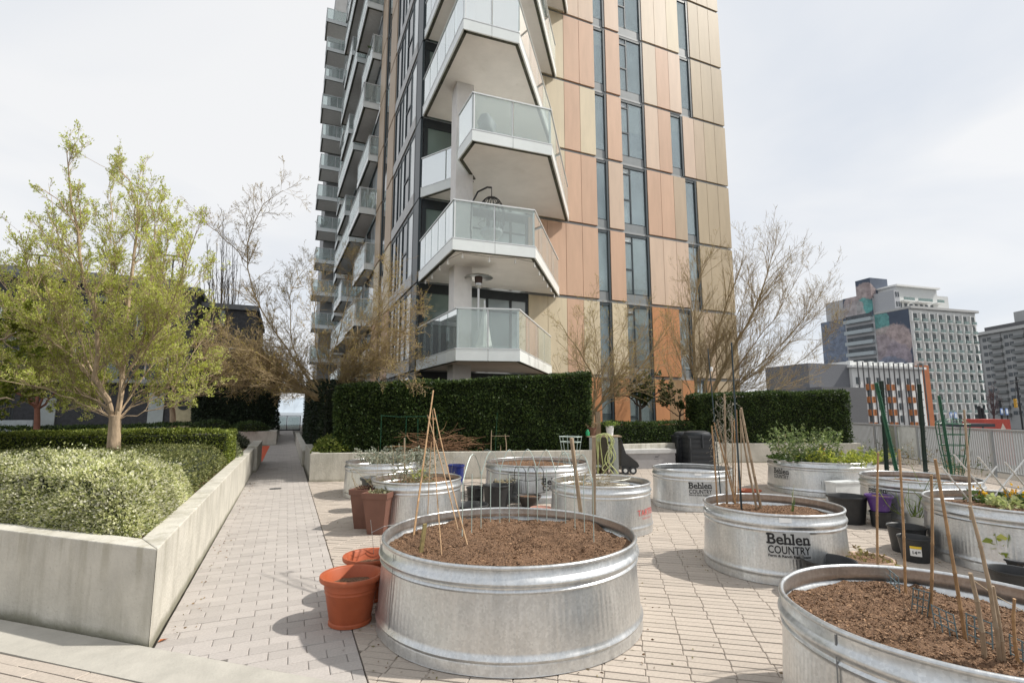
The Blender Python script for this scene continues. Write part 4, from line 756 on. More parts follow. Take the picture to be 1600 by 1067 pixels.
def hA(p, e): return (.36 + sum(h_ * np.exp(-((p[:, 0] - x_) ** 2 + (p[:, 1] - y_) ** 2) / r_ ** 2) for x_, y_, r_, h_ in LUMP) + .05 * wav(p, 5.5, 2) + .04 * wav(p, 12, 4)) * np.sqrt(np.clip(1 - (1 - np.clip(e / .34, 0, 1)) ** 2, 0, 1))
euo = leafmat('variegated_leaf', [(.10, .13, .05), (.34, .37, .14), (.54, .56, .25), (.64, .64, .36), (.72, .71, .52), (.80, .78, .66)], .4)
massif('variegated_shrub', 'big cream and green variegated shrub mass filling the front of the left planter', 125000, .026, euo, hA, eA, (-6.5, -.9, 4.4, 7.6), core_g)
def eB(p):
    dR = -.90 - p[:, 0]; dB = 10.5 - p[:, 1]; dF = p[:, 1] - (6.75 + .2 * np.sin(p[:, 0] * 3)); return np.minimum(np.minimum(dF, dR), dB)
def hB(p, e): return (.40 + .04 * wav(p, 2.6, 12)) * np.sqrt(np.clip(1 - (1 - np.clip(e / .4, 0, 1)) ** 2, 0, 1))
massif('olive_shrub', 'olive green clipped ground shrub around the budding tree trunk', 40000, .030, leafmat('olive_leaf', [(.05, .065, .02), (.12, .14, .04), (.22, .23, .08), (.32, .32, .14)], .3), hB, eB, (-6.5, -.9, 6.7, 10.6), core_g)
# brush pile on the back wall
bpile = thing('brush_pile', 'heap of brown pruned twigs on the back planter wall', 'twigs', (2.6, 12.0, .55)); m_ = MB()
c_ = BW0 + bd * 2.75 + bn * .3; P = []; R = []
for i in range(230):
    s = c_ + bd * random.gauss(0, .36) + bn * random.uniform(-.18, .2); z = .6 + abs(random.gauss(0, .16)); a = random.uniform(-.5, .5) + (math.pi if random.random() < .4 else 0); L = random.uniform(.25, .7)
    d = np.array([math.cos(a) * bd[0], math.cos(a) * bd[1], random.uniform(-.1, .35)]); p0 = np.array([s[0], s[1], z]); p1 = p0 + d * L * .5 + RNG.normal(0, .06, 3); p2 = p1 + d * L * .5 + RNG.normal(0, .1, 3) + np.array([0, 0, -.05]); P.append(resample([p0, p1, p2], 6)); R.append(np.linspace(.006, .0025, 6))
V, q = tubes_np(np.array(P), np.array(R), 4); np_mesh('twigs', V, q, pbr('twig_brown', (.23, .13, .07), .85, var=.4, scale=5, island=.5), bpile, True)
# ============================================================ galvanised stock tanks used as raised beds
ZR = .60
def tank_profile(R, h=ZR):
    o = [(.0, .012), (R * .99, .012), (R * 1.025, .0), (R * 1.033, .006), (R * 1.031, .012), (R * 1.031, .060), (R * 1.028, .070), (R * 1.034, .078), (R * 1.040, .090), (R * 1.034, .102), (R * 1.026, .112), (R * 1.024, .13)]
    o += [(R * (1.024 - .024 * t), .14 + (.43 - .14) * t) for t in (.33, .66, 1.)]
    o += [(R * 1.0, .44), (R * 1.006, .446), (R * 1.012, .454), (R * 1.007, .462), (R * 1.001, .468), (R * 1.003, .478), (R * 1.018, .488), (R * 1.026, .502), (R * 1.022, .516), (R * 1.006, .528), (R * 1.0, .536), (R * .998, .572)]
    rr = .013
    o += [(R + rr * math.sin(a) - .002, .588 + .0 - rr * math.cos(a)) for a in np.linspace(.3, 2 * math.pi - .9, 9)]
    o += [(R * .978, .55), (R * .985, .52), (R * 1.0, .508), (R * .978, .49), (R * .972, .44), (R * .972, .10), (.0, .10)]
    return o
SEAL = pbr('dark_seal', (.05, .055, .055), .6)
def tank(key, label, soil=.50, soil_amp=.03, chips=0, mat=None, soil_mat=None, mound_dir=None):
    x, y, R = TANKS[key]; t = thing('stock_tank', label, 'stock tank', (x, y, 0)); 
    sh_ = MB().lathe(tank_profile(R), 128, (x, y, 0)); Vt_ = np.array(sh_.v); rel = Vt_[:, :2] - [x, y]; rr_ = np.linalg.norm(rel, axis=1); an_ = np.arctan2(rel[:, 1], rel[:, 0])      # slight dents and an out-of-round wall
    q_ = np.stack([np.cos(an_) * 2.2, np.sin(an_) * 2.2, Vt_[:, 2] * 3.5], 1); de = (.0035 * wav(q_, 1.6, len(label)) + .002 * wav(q_, 4.1, len(label) + 3)) * (rr_ > R * .9)
    Vt_[:, :2] += rel / np.maximum(rr_, 1e-6)[:, None] * de[:, None]; sh_.v = [tuple(v) for v in Vt_]; sh_.build('shell', mat or galv(), t, True)
    a = random.uniform(0, 6.28)
    if soil:
        n, mr = 110, 36; r_ = np.linspace(0, R * .974, mr)
        P = np.array([(x + q * math.cos(2 * math.pi * k / n), y + q * math.sin(2 * math.pi * k / n)) for q in r_ for k in range(n)])
        z = soil + soil_amp * wav(P, 3.4, 21 + len(label)) + soil_amp * .5 * wav(P, 11, 5) + .007 * wav(P, 24, 9) * (wav(P, 6, 31) + .6) + RNG.normal(0, .005, len(P)) - .03 * np.repeat((r_ / R) ** 6, n)
        if mound_dir is not None: z += (P - [x, y]) @ np.array(mound_dir)
        V = np.c_[P, z]; i = np.arange((mr - 1) * n).reshape(mr - 1, n); Q = np.stack([i, np.roll(i, -1, 1), np.roll(i, -1, 1) + n, i + n], -1).reshape(-1, 4)
        np_mesh('soil', V, Q, soil_mat or M_soil(), t, True)
        if chips:
            q = RNG.uniform(0, 1, chips) ** .5 * R * .955; th_ = RNG.uniform(0, 6.283, chips); c = np.stack([x + q * np.cos(th_), y + q * np.sin(th_)], 1)
            zz = soil + soil_amp * wav(c, 3.4, 21 + len(label)) + soil_amp * .5 * wav(c, 11, 5) + .007 * wav(c, 24, 9) * (wav(c, 6, 31) + .6) - .03 * (q / R) ** 6 + ((c - [x, y]) @ np.array(mound_dir) if mound_dir is not None else 0)
            cc = np.c_[c, zz + .004]; u = unit(RNG.normal(0, 1, (chips, 3)) * [1, 1, .45]); v = unit(np.cross(u, RNG.normal(0, 1, (chips, 3)) * [.4, .4, 1])); w = np.cross(u, v)
            s = RNG.uniform(.002, .0055, chips)[:, None] * RNG.choice([1, 1, 1, 1, 1, 1.8], chips)[:, None]; Vt = np.stack([cc + u * s * 1.5, cc - u * s + v * s * .7, cc - u * s - v * s * .7, cc + w * s * .8], 1).reshape(-1, 3)
            b = np.arange(chips)[:, None] * 4; T = np.concatenate([b + [0, 1, 3], b + [1, 2, 3], b + [2, 0, 3]], 0); np_mesh('clods', Vt, T, M_chip(), t, kind='stuff', tris=True)
    return t
def tank_ang(key, px):                                   # angle of the front wall seen in column px
    x, y, R = TANKS[key]; best = None
    for a in np.linspace(0, 2 * math.pi, 720):
        p = (x + R * 1.01 * math.cos(a), y + R * 1.01 * math.sin(a), .3); q = proj(p); f = (x - p[0]) * p[0] + (y - p[1]) * p[1]
        if f > 0 and (best is None or abs(q[0] - px) < best[0]): best = (abs(q[0] - px), a)
    return best[1]
def text_polys(body, size, off=0., space=1.0):
    c = bpy.data.curves.new('lettering', 'FONT'); c.body = body; c.size = size; c.offset = off; c.space_character = space; c.resolution_u = 3; c.align_x = 'CENTER'
    o = bpy.data.objects.new('lettering', c); COL.objects.link(o); bpy.context.view_layer.update(); me = o.to_mesh()
    V = [tuple(v.co) for v in me.vertices]; Fc = [tuple(p.vertices) for p in me.polygons]; o.to_mesh_clear(); bpy.data.objects.remove(o); bpy.data.curves.remove(c); return V, Fc
def wrap(key, parent, name, shapes, a0, z0, mat, lift=.004, tilt=0):
    x, y, R = TANKS[key]; m_ = MB(); rz = lambda z: R * (1.024 - .024 * min(max((z - .14) / .29, 0), 1)) + lift
    for V, Fc in shapes: m_.add([(x + rz(z0 + v) * math.cos(a0 + u / R), y + rz(z0 + v) * math.sin(a0 + u / R), z0 + v) for u, v, _ in V], Fc)
    return m_.build(name, mat, parent)
def rect(u0, u1, v0, v1, n=10):
    us = np.linspace(u0, u1, n + 1); return [(u, v0, 0) for u in us] + [(u, v1, 0) for u in us], [(i, i + 1, n + 2 + i, n + 1 + i) for i in range(n)]
INK = pbr('black_ink', (.012, .012, .013), .5); STICK = pbr('grey_sticker', (.84, .85, .85), .5)
def behlen(key, t, px, width=.40, z=.30, sub=True, clipx=None):
    a0 = tank_ang(key, px); s = width / .40
    V, Fc = text_polys('Behlen', .150 * s, .0036 * s, 1.0); ux = [v[0] for v in V]; k = width / (max(ux) - min(ux)); c = (max(ux) + min(ux)) / 2
    V = [((v[0] - c) * k, v[1] * 1.02 + .0, 0) for v in V]; sh = [(V, Fc)]
    L = min(v[0] for v in V); H = max(v[1] for v in V); w = width
    # slab serifs
    for u in (0.0, ): sh.append(rect(L - .012 * s, L + .05 * s, 0 - .001, .017 * s, 2)); sh.append(rect(L - .012 * s, L + .05 * s, H - .022 * s, H - .004 * s, 2))
    for f in (.40, .49, .575, .86, .955): sh.append(rect(L + w * f - .013 * s, L + w * f + .026 * s, 0, .016 * s, 2))
    for f in (.365, .545): sh.append(rect(L + w * f - .0 * s, L + w * f + .026 * s, H - .017 * s, H, 2))
    wrap(key, t, 'lettering', sh, a0, z, INK, .0052)
    V, Fc = text_polys('COUNTRY', .105 * s, .0022 * s, 1.02); ux = [v[0] for v in V]; k = width / (max(ux) - min(ux)); c = (max(ux) + min(ux)) / 2
    wrap(key, t, 'lettering', [([((v[0] - c) * k, v[1] * 1.02, 0) for v in V], Fc)], a0, z - .092 * s, INK, .0052)
    if sub:
        V, Fc = text_polys('Farm & Ranch Equipment', .034 * s, .0012 * s); ux = [v[0] for v in V]; k = width / (max(ux) - min(ux)); c = (max(ux) + min(ux)) / 2
        wrap(key, t, 'lettering', [([((v[0] - c) * k, v[1], 0) for v in V], Fc)], a0, z - .128 * s, INK, .0052)
    wrap(key, t, 'decal', [rect(-width * .52, width * .53, -.14 * s if sub else -.11 * s, .13 * s, 14)], a0, z, pbr('decal_film', (.46, .47, .47), .4, .5, var=.08), .0028)
def label_patch(key, t, px, z=.55, w=.10, h=.042, mat=None): wrap(key, t, 'sticker', [rect(-w / 2, w / 2, -h / 2, h / 2, 4)], tank_ang(key, px), .552, mat or STICK, .003)
def seam(key, t, px):
    a0 = tank_ang(key, px); wrap(key, t, 'seam', [rect(-.004, .004, -.56, -.03, 1)], a0, .6, pbr('seam_grey', (.20, .21, .22), .5, .6), .003)  # flat dark grey strip laid on the wall as the seam
T = {}
T['T1'] = tank('T1', 'large galvanised tank of brown soil in the centre foreground, with cane tripod and wire mesh', .51, .04, 15000, mound_dir=(.012, .02))
T['T2'] = tank('T2', 'galvanised tank with black lettering right of centre, soil pierced by a bundle of canes', .51, .02, 4500); behlen('T2', T['T2'], 1234, .335, .35); label_patch('T2', T['T2'], 1231, .535)
T['T3'] = tank('T3', 'galvanised tank cut by the bottom right corner, loose soil with canes and small wire fences', .51, .03, 11000); seam('T3', T['T3'], 1312)
T['T4'] = tank('T4', 'galvanised tank at the right edge holding primroses and a white lattice', .50, .02, 2500)
T['T5'] = tank('T5', 'galvanised tank with green metal posts and green wire tower', .50, .02, 1200); behlen('T5', T['T5'], 1371, .28, .40, False)
T['T6'] = tank('T6', 'galvanised tank crowded with leafy green plants before the square-cut hedge', .52, .02); behlen('T6', T['T6'], 1220, .36, .345, False); label_patch('T6', T['T6'], 1218, .54)
T['T7'] = tank('T7', 'empty galvanised tank with black lettering in front of the compost bins', .30, .02, 600, soil_mat=pbr('dark_soil', (.03, .028, .026), .6)); behlen('T7', T['T7'], 1095, .33, .345); label_patch('T7', T['T7'], 1092, .535)  # near-black soil surface partway down the tank
T['T8'] = tank('T8', 'galvanised tank with red lettering and a wire coil beside the hose stand', .50, .02, 800, soil_mat=pbr('pale_soil', (.16, .125, .085), .95, col2=(.30, .25, .18), scale=40, bump=.8))
T['T9'] = tank('T9', 'galvanised tank of brown soil farthest back, against the concrete wall', .52, .02, 2500); behlen('T9', T['T9'], 866, .40, .30, False)
T['T10'] = tank('T10', 'galvanised tank of weeds and soil behind the brown tapered planters', .52, .02, 1200)
T['T11'] = tank('T11', 'galvanised tank of silver-leaved plants against the path end of the back wall', .46, .02)
a0 = tank_ang('T8', 1003); V, Fc = text_polys('TARTER', .10, .001, 1.1); wrap('T8', T['T8'], 'lettering', [(V, Fc)], a0 + .16, .235, pbr('red_ink', (.55, .10, .09), .5), .006)
V, Fc = text_polys('FARM & RANCH', .03, 0, 1.1); wrap('T8', T['T8'], 'lettering', [(V, Fc)], a0 + .16, .19, pbr('red_ink', (.55, .10, .09), .5), .006)
for k_, px_ in (('T1', 612), ('T8', 870), ('T10', 600)): seam(k_, T[k_], px_)
# the side outlet boss low on the large tank
# ============================================================ canes, stakes, wires in the beds
def cane(name, label, a, b, r=.008, mat=None, group=None, cat='cane', nodes=True, n=7):
    a = np.array(a, float); b = np.array(b, float); L = np.linalg.norm(b - a); m_ = MB(); k = max(3, int(L / .16)); pts = []; rr = []
    bow = RNG.normal(0, .006, 3)
    for i in range(k + 1):
        f = i / k; q = a + (b - a) * f + bow * math.sin(math.pi * f)
        if nodes and 0 < i < k:
            e = (b - a) / L * .006; pts += [q - e, q, q + e]; w = r * (1 - .25 * f); rr += [w, w * 1.28, w]
        else: pts.append(q); rr.append(r * (1 - .25 * f))
    m_.tube(pts, rr, n); o = m_.build(name, mat or M_bamboo(), None, True); return tag(o, label, cat, group)
def pw(x, y, x2, y2, key=None, z=.5, lean=0.):           # cane from soil point seen at (x,y) to a tip seen at (x2,y2), tip at the same depth (+lean)
    a = G(x, y, z); d = proj(a)[2] + lean; return a, AD(x2, y2, d)
S1 = .515
apex = AD(716, 656, proj(G(716, 800, S1))[2]); d1 = proj(apex)[2]
for (bx, by, tx, ty, r_, lb) in [(645, 845, 677, 610, .009, 'thick leftmost cane of the tripod in the large tank, tallest at the top'), (668, 815, 674, 690, .0045, 'thin cane of the tripod, second from the left'), (690, 868, 676, 640, .005, 'thin near cane of the tripod standing almost upright'), (718, 838, 668, 648, .006, 'fourth cane of the tripod from the left, leaning left'), (735, 868, 678, 638, .006, 'rightmost cane of the tripod, leaning left')]:
    a = G(bx, by, S1 - .03); b = AD(tx, ty, d1 + (RNG.uniform(-.02, .02))); cane('bamboo_cane', lb, a, b, r_, group='canes of the tripod')
tie = AD(678, 655, d1); tag(MB().ring(tie, .022, .006, 16, 5).ring(tie + np.array([0, 0, .01]), .02, .006, 16, 5).build('twine_tie', pbr('twine', (.30, .17, .08), .9)), 'brown twine lashing the top of the tripod canes', 'twine')
a = G(658, 862, S1 - .03); tag(MB().beam(a, AD(664, 818, proj(a)[2]), .030, .014).build('wooden_stake', pbr('mossy_wood', (.26, .21, .09), .9, var=.3, scale=20)), 'short flat mossy stake at the left of the large tank', 'stake')
# wire mesh loop standing in the large tank
m_ = MB(); tx, ty, R1 = TANKS['T1']; arc = []
pix = [(740, 865), (757, 800), (775, 800), (792, 800), (810, 803), (826, 806), (842, 806), (858, 808), (874, 808), (889, 812), (905, 815), (920, 820), (936, 842)]
def w2(p, z): return np.array([p[0], p[1], z])
mesh_w = thing('wire_mesh', 'thin green wire mesh fence standing across the back of the large tank', 'wire mesh', (tx, ty + .3, .5), None); base = []
for i, f in enumerate(np.linspace(0, 1, 15)):
    x = 722 + f * 206; y = 846 - 34 * math.sin(math.pi * f) ** .7 + 2 * f; a = G(x, y, .50); base.append(a)
    MB().tube([a, a + np.array([0, 0, .46 + .03 * math.sin(i)])], .0038, 4).build('wire', M_wire(), mesh_w)
for i in range(0, 14, 2):
    a, b = base[i], base[min(i + 2, 14)]; c = (a + b) / 2; pts = [a + (b - a) * t + np.array([0, 0, .45 + .20 * math.sin(math.pi * t)]) for t in np.linspace(0, 1, 9)]
    MB().tube(pts, .0038, 4).build('wire', M_wire(), mesh_w)
# two loose wooden stakes in the tarter tank (front)
for (a, b, w, lb) in [((908, 800), (893, 684), .030, 'leaning wooden stake, left of the pair before the red-lettered tank'), ((928, 800), (928, 682), .034, 'upright wooden stake, right of the pair before the red-lettered tank')]:
    q = G(a[0], a[1] + 6, .50); d = proj(q)[2]; tag(MB().beam(q, AD(b[0], b[1], d), w, w * .8).build('wooden_stake', M_oldwood()), lb, 'stake', 'wooden stakes before the red-lettered tank')
# bundle of canes in T2
for i, (bx, by, tx_, ty_, r_, mt) in enumerate([(1121, 792, 1112, 665, .006, 'b'), (1127, 785, 1106, 545, .005, 's'), (1136, 790, 1132, 615, .008, 'w'), (1150, 792, 1116, 660, .006, 'b'), (1151, 790, 1121, 655, .005, 'w'), (1146, 786, 1143, 650, .007, 'w'), (1149, 786, 1147, 655, .005, 'b'), (1153, 788, 1151, 640, .004, 'b'),
                                             (1159, 798, 1143, 535, .007, 's'), (1157, 790, 1156, 640, .004, 'w'), (1190, 797, 1158, 637, .010, 'w'), (1183, 797, 1157, 655, .008, 'w')]):
    a = G(bx, by, .49); d = proj(a)[2]; b = AD(tx_, ty_, d + RNG.uniform(-.1, .1)); r_ *= 1.5
    lab = ['short brown cane at the left rim of the cane bundle', 'tall thin steel stake at the left of the cane bundle, white tag on it', 'thick grey cane standing tall inside the bundle', 'brown cane crossing left inside the bundle', 'thin grey cane crossing left inside the bundle', 'grey cane in the middle of the bundle', 'brown cane beside the middle one in the bundle', 'thinnest brown cane in the bundle',
           'tallest dark steel stake of the cane bundle', 'thin grey cane right of the dark steel stake', 'long pole leaning left at the right of the bundle, upper one', 'long pole leaning left at the right of the bundle, lower one'][i]
    cane('garden_stake' if mt == 's' else 'bamboo_cane', lab, a, b, r_, pbr('blue_steel', (.06, .085, .10), .4, .5) if mt == 's' else M_oldwood() if mt == 'w' else M_bamboo(), 'canes bundled in the lettered tank', 'stake' if mt == 's' else 'cane', nodes=mt != 's')
p = AD(1112, 580, proj(G(1127, 785, .49))[2]); MB().lathe([(.001, 0), (.012, 0), (.014, .03), (.008, .05), (.001, .05)], 10, p).build('tag', M_white(), [o_ for o_ in COL.objects if o_.get('label', '').startswith('tall thin steel stake')][0])
net = thing('garden_net', 'torn pale netting tangled on the cane bundle', 'netting', G(1135, 788, .5)); m_ = []; d = proj(G(1140, 788, .5))[2]
for i in range(150):
    x0 = 1112 + 34 * RNG.uniform(); y0 = RNG.uniform(620, 735); pts = [AD(x0, y0, d + RNG.uniform(-.12, .12))]
    for k in range(3): x0 += RNG.normal(0, 4); y0 += RNG.normal(4, 6); pts.append(AD(x0, y0, d + RNG.uniform(-.12, .12)))
    m_.append(pts)
V, q = tubes_np(np.array(m_), np.full((150, 4), .0016), 3); np_mesh('netting', V, q, pbr('pale_net', (.40, .37, .30), .8), net)
# shoots in T2
sp = thing('onion_shoot', 'single green onion shoot growing in the lettered tank', 'plant', G(1238, 800, .5)); a = G(1237, 800, .50); d = proj(a)[2]
for (q, c_, nm) in [([(1237, 800), (1239, 782), (1237, 764)], (.10, .20, .04), 'shoot'), ([(1239, 800), (1241, 785), (1242, 775)], (.10, .20, .04), 'shoot'), ([(1238, 785), (1239, 770), (1241, 757)], (.55, .55, .38), 'dry_tip')]:
    MB().tube([AD(x, y, d) for x, y in q], [.006, .005, .001], 6).build(nm, pbr('shoot_' + nm, c_, .6), sp, True)
# green posts and wire tower in T5
gm = pbr('green_steel', (.018, .10, .055), .45, var=.2, scale=10); gd = pbr('dark_green_steel', (.012, .03, .022), .5, var=.2)
for (a, b, w, m1, lb) in [((1386, 742), (1377, 595), .060, gd, 'dark green upright metal post at the left of the post tank'), ((1403, 745), (1369, 598), .052, gm, 'bright green post leaning left across the dark one'), ((1447, 746), (1436, 600), .056, gd, 'near-black metal post in the middle of the post tank'), ((1489, 752), (1467, 618), .036, gm, 'slim green post in front of the wire tower')]:
    q = G(a[0], a[1], .49); d = proj(q)[2]; t = thing('garden_post', lb, 'post', q, 'metal posts in the tank'); e = AD(b[0], b[1], d); MB().beam(q, e, w, w * .35).beam(q, e, w * .3, w * .9).build('shaft', m1, t)
    dd = (e - q); m_ = MB()
    for k in range(1, 12): c_ = q + dd * (k / 12.); m_.box(c_[0] - w * .3, c_[0] + w * .3, c_[1] - w * .75, c_[1] - w * .3, c_[2] - .006, c_[2] + .006)
    m_.build('lugs', m1, t)
wt = thing('wire_tower', 'green wire plant tower flaring at the top in the post tank', 'plant support', G(1495, 750, .5)); c = G(1492, 745, .49); d = proj(c)[2]; top = AD(1488, 662, d)
for k in range(14):
    a = 2 * math.pi * k / 14; u = np.array([math.cos(a), math.sin(a), 0]); MB().tube([c + u * .10, (c + top) / 2 + u * .17, top + u * .215, top + u * .15 + np.array([0, 0, .06]), top + np.array([0, 0, .085])], .006, 4).build('wire', gm, wt)
for f, r_ in ((0, .10), (.2, .128), (.4, .157), (.6, .18), (.8, .198), (1, .215)): MB().ring(c + (top - c) * f, r_, .006, 24, 4).build('hoop', gm, wt)
# white lattice and canes in T4
la = thing('white_lattice', 'white wooden lattice trellis standing in the primrose tank', 'trellis', G(1520, 790, .5)); d = proj(G(1530, 785, .5))[2]
for i, xb in enumerate((1527, 1562, 1597, 1632, 1667)):
    yt = (728, 710, 713, 722, 740)[i]; k = (797 - yt) * .82
    MB().beam(AD(xb, 797, d), AD(xb - k, yt, d), .020, .007).build('slat', M_white(), la)
    if i < 4: MB().beam(AD(xb - 26, 797, d + .009), AD(xb - 26 + k, yt, d + .009), .020, .007).build('slat', M_white(), la)
for (a, b, r_, lb) in [((1517, 812), (1506, 640), .012, 'tall brown cane by the lattice, upper length'), ((1372, 902), (1372, 707), .0075, 'leftmost cane in the corner tank'), ((1415, 930), (1405, 702), .0075, 'second cane from the left in the corner tank'), ((1454, 962), (1455, 742), .008, 'third cane from the left in the corner tank'), ((1510, 1008), (1461, 717), .008, 'fourth cane from the left in the corner tank, leaning left'), ((1563, 1040), (1515, 790), .0085, 'fifth cane from the left in the corner tank, reaching up to the lattice'), ((1539, 1035), (1516, 895), .010, 'short thick stub cane in the corner tank'), ((1569, 1040), (1551, 915), .009, 'short cane beside the stub cane in the corner tank'), ((1592, 1042), (1585, 935), .007, 'rightmost short cane in the corner tank')]:
    q = G(a[0], a[1], .49); cane('bamboo_cane', lb, q, AD(b[0], b[1], proj(q)[2]), r_, M_oldwood() if r_ > .0082 else M_bamboo(), 'canes in the right-hand tanks')
q = G(1517, 812, .49)
m_ = MB()
for pts in ([(1519, 905), (1555, 930), (1600, 955)], [(1550, 985), (1580, 1010), (1610, 1035)]):
    w = [AD(x, y, proj(G(1540, 1000, .5))[2]) for x, y in pts]; m_.tube(w, .0016, 4)
tag(m_.build('garden_string', pbr('string', (.45, .36, .24), .9)), 'thin string tied between the short canes of the corner tank', 'string')
# little wire fences in T3
bl = pbr('blue_grey_wire', (.13, .19, .21), .5, .3)
for i, (x0, y0, x1, y1, lb) in enumerate([(1387, 882, 1407, 930, 'small wire fence panel at the back of the corner tank'), (1424, 925, 1449, 960, 'small wire fence panel next to the third cane'), (1462, 950, 1497, 998, 'small wire fence panel in the middle of the corner tank'), (1512, 960, 1552, 1022, 'small wire fence panel by the stub cane'), (1580, 1020, 1610, 1050, 'small wire fence panel at the right edge of the corner tank')]):
    t = thing('wire_fence', lb, 'wire fence', G((x0 + x1) / 2, y1, .5), 'small wire fences in the corner tank'); a = G(x0, y1 - 14 if i != 1 else y1 - 4, .48); b = G(x1, y1 + 4, .48); h = .11 + .02 * (i % 2)
    tilt = np.array([RNG.uniform(-.03, .03), RNG.uniform(-.03, .03), 0])
    for k in range(4): p = a + (b - a) * k / 3; MB().tube([p, p + np.array([0, 0, h]) + tilt], .0028, 5).build('wire', bl, t)
    for f in (.35, .65, .97): MB().tube([a + np.array([0, 0, h * f]) + tilt * f, b + np.array([0, 0, h * f]) + tilt * f], .0028, 5).build('wire', bl, t)
# ============================================================ plants
def stems(name, label, base, n, h, spread, lsize, mat, smat, per=9, cat='plant', aspect=.4, up=.5, bend=.25, group=None, r=.003, leafy=True):
    base = np.array(base, float); root = thing(name, label, cat, base, group); P = []
    for i in range(n):
        a = random.uniform(0, 6.28); q = random.uniform(0, 1) ** .5 * spread * .5; p0 = base + np.array([math.cos(a) * q, math.sin(a) * q, -.01]); hh = h * random.uniform(.55, 1.05); o = np.array([math.cos(a), math.sin(a), 0]) * spread * .5 * random.uniform(.2, 1)
        P.append(resample([p0, p0 + np.array([0, 0, hh * .5]) + o * .35 + RNG.normal(0, bend * .05, 3), p0 + np.array([0, 0, hh]) + o + RNG.normal(0, bend * .1, 3)], 7))
    P = np.array(P); V, Q = tubes_np(P, np.tile(np.linspace(r, r * .4, 7), (n, 1)), 4); np_mesh('stems', V, Q, smat, root, True)
    if leafy:
        ix = RNG.integers(0, n, n * per); f = RNG.uniform(.12, 1, n * per) * 6; i0 = np.minimum(f.astype(int), 5); fr = (f - i0)[:, None]; A = P[ix, i0] * (1 - fr) + P[ix, i0 + 1] * fr
        leaves('foliage', A, RNG.normal(0, 1, (len(A), 3)) * [1, 1, .4] + [0, 0, up], lsize, mat, root, aspect=aspect, jit=.3)
    return root
gstem = pbr('green_stem', (.12, .17, .05), .7); dstem = pbr('dry_stem', (.34, .26, .15), .9)
herb = leafmat('herb', [(.06, .11, .02), (.13, .20, .04), (.24, .32, .07), (.36, .42, .12)], .35); yel = leafmat('yellow_herb', [(.20, .26, .05), (.34, .38, .07), (.46, .46, .12)], .4); silver = leafmat('silver_leaf', [(.15, .18, .13), (.28, .31, .24), (.42, .44, .36)], .25); drk = leafmat('dark_herb', [(.03, .06, .015), (.07, .12, .03), (.12, .18, .05)], .3)
gr_ = leafmat('grass_blade', [(.12, .20, .03), (.22, .32, .07), (.36, .42, .14)], .4)
def ZT(px, py, z=.52): return G(px, py, z)
t6 = TANKS['T6']
stems('broad_bean', 'tall leafy bean plants, highest growth in the crowded tank', (t6[0] - .25, t6[1] + .05, .5), 70, .74, .95, .056, leafmat('bean_leaf', [(.05, .085, .03), (.11, .16, .055), (.20, .26, .10), (.28, .33, .14)], .3), gstem, 34)
stems('chard', 'low dark green leaves at the left of the crowded tank', (t6[0] - .55, t6[1] + .15, .5), 40, .20, .6, .085, drk, gstem, 8, aspect=.6)
stems('herb_clump', 'yellow-green leafy clump at the front of the crowded tank', (t6[0] + .05, t6[1] - .35, .5), 90, .30, 1.1, .06, yel, gstem, 18)
stems('herb_clump', 'fresh green clump at the right of the crowded tank', (t6[0] + .52, t6[1] - .1, .5), 60, .24, .8, .06, herb, gstem, 14)
stems('tall_flower', 'thin tall stems with cream flower heads at the right of the crowded tank', (t6[0] + .42, t6[1] + .25, .5), 7, .55, .45, .07, leafmat('cream_flower', [(.45, .46, .25), (.6, .58, .38)], .3), gstem, 9, r=.004)
a = G(1317, 710, .5); stems('orange_flower', 'single orange brown flower in the crowded tank', (t6[0] + .28, t6[1] + .1, .5), 1, .42, .12, .06, leafmat('orange_petal', [(.40, .14, .02), (.55, .22, .04)], .3), gstem, 30, aspect=.7)
for i, (x, y0, y1) in enumerate([(1217, 705, 680), (1227, 703, 678)]):
    q = G(x, 716, .52); cane('wooden_peg', ['left grey peg at the rear of the crowded tank', 'right grey peg at the rear of the crowded tank'][i], q, AD(x, y1, proj(q)[2]), .010, M_oldwood(), 'grey pegs in the crowded tank', 'stake', nodes=False)
t4 = TANKS['T4']
for i, (px, py, m1, lb) in enumerate([(1537, 786, 'y', 'orange-yellow primrose nearest the tall cane'), (1560, 790, 'w', 'pale green lettuce plant at the front of the primrose tank'), (1583, 786, 'y', 'yellow primrose behind the lattice, farther right'), (1580, 795, 'w', 'pale lettuce plant at the right edge of the primrose tank')]):
    b = G(px, py, .5); r = stems('primrose' if m1 == 'y' else 'lettuce', lb, b, 14, .10, .20, .06, drk if m1 == 'y' else leafmat('lettuce_leaf', [(.30, .36, .14), (.48, .50, .26)], .4), gstem, 5, aspect=.6)
    if m1 == 'y': leaves('flowers', b + RNG.normal(0, .035, (40, 3)) + [0, 0, .10], (0, 0, 1), .03, leafmat('primrose_petal', [(.65, .30, .01), (.75, .50, .02)], .2), r, aspect=.8, jit=.6)
t11 = TANKS['T11']; t10 = TANKS['T10']; t8 = TANKS['T8']; t9 = TANKS['T9']
stems('lavender', 'silver-grey bushy lavender filling the tank by the back wall', (t11[0] + .25, t11[1] - .05, .46), 110, .36, .95, .055, silver, dstem, 26)
stems('rosemary', 'grey-green rosemary at the right of the silver-leaved tank', (t11[0] + .55, t11[1] - .2, .46), 30, .34, .4, .035, leafmat('rosemary_leaf', [(.06, .08, .05), (.12, .15, .09), (.2, .22, .15)], .2), dstem, 24, aspect=.25)
stems('kale_stalk', 'tangle of pale dry stalks in the weedy tank', (t10[0] - .05, t10[1] + .05, .5), 40, .36, .45, .05, silver, dstem, 9, bend=1.2)
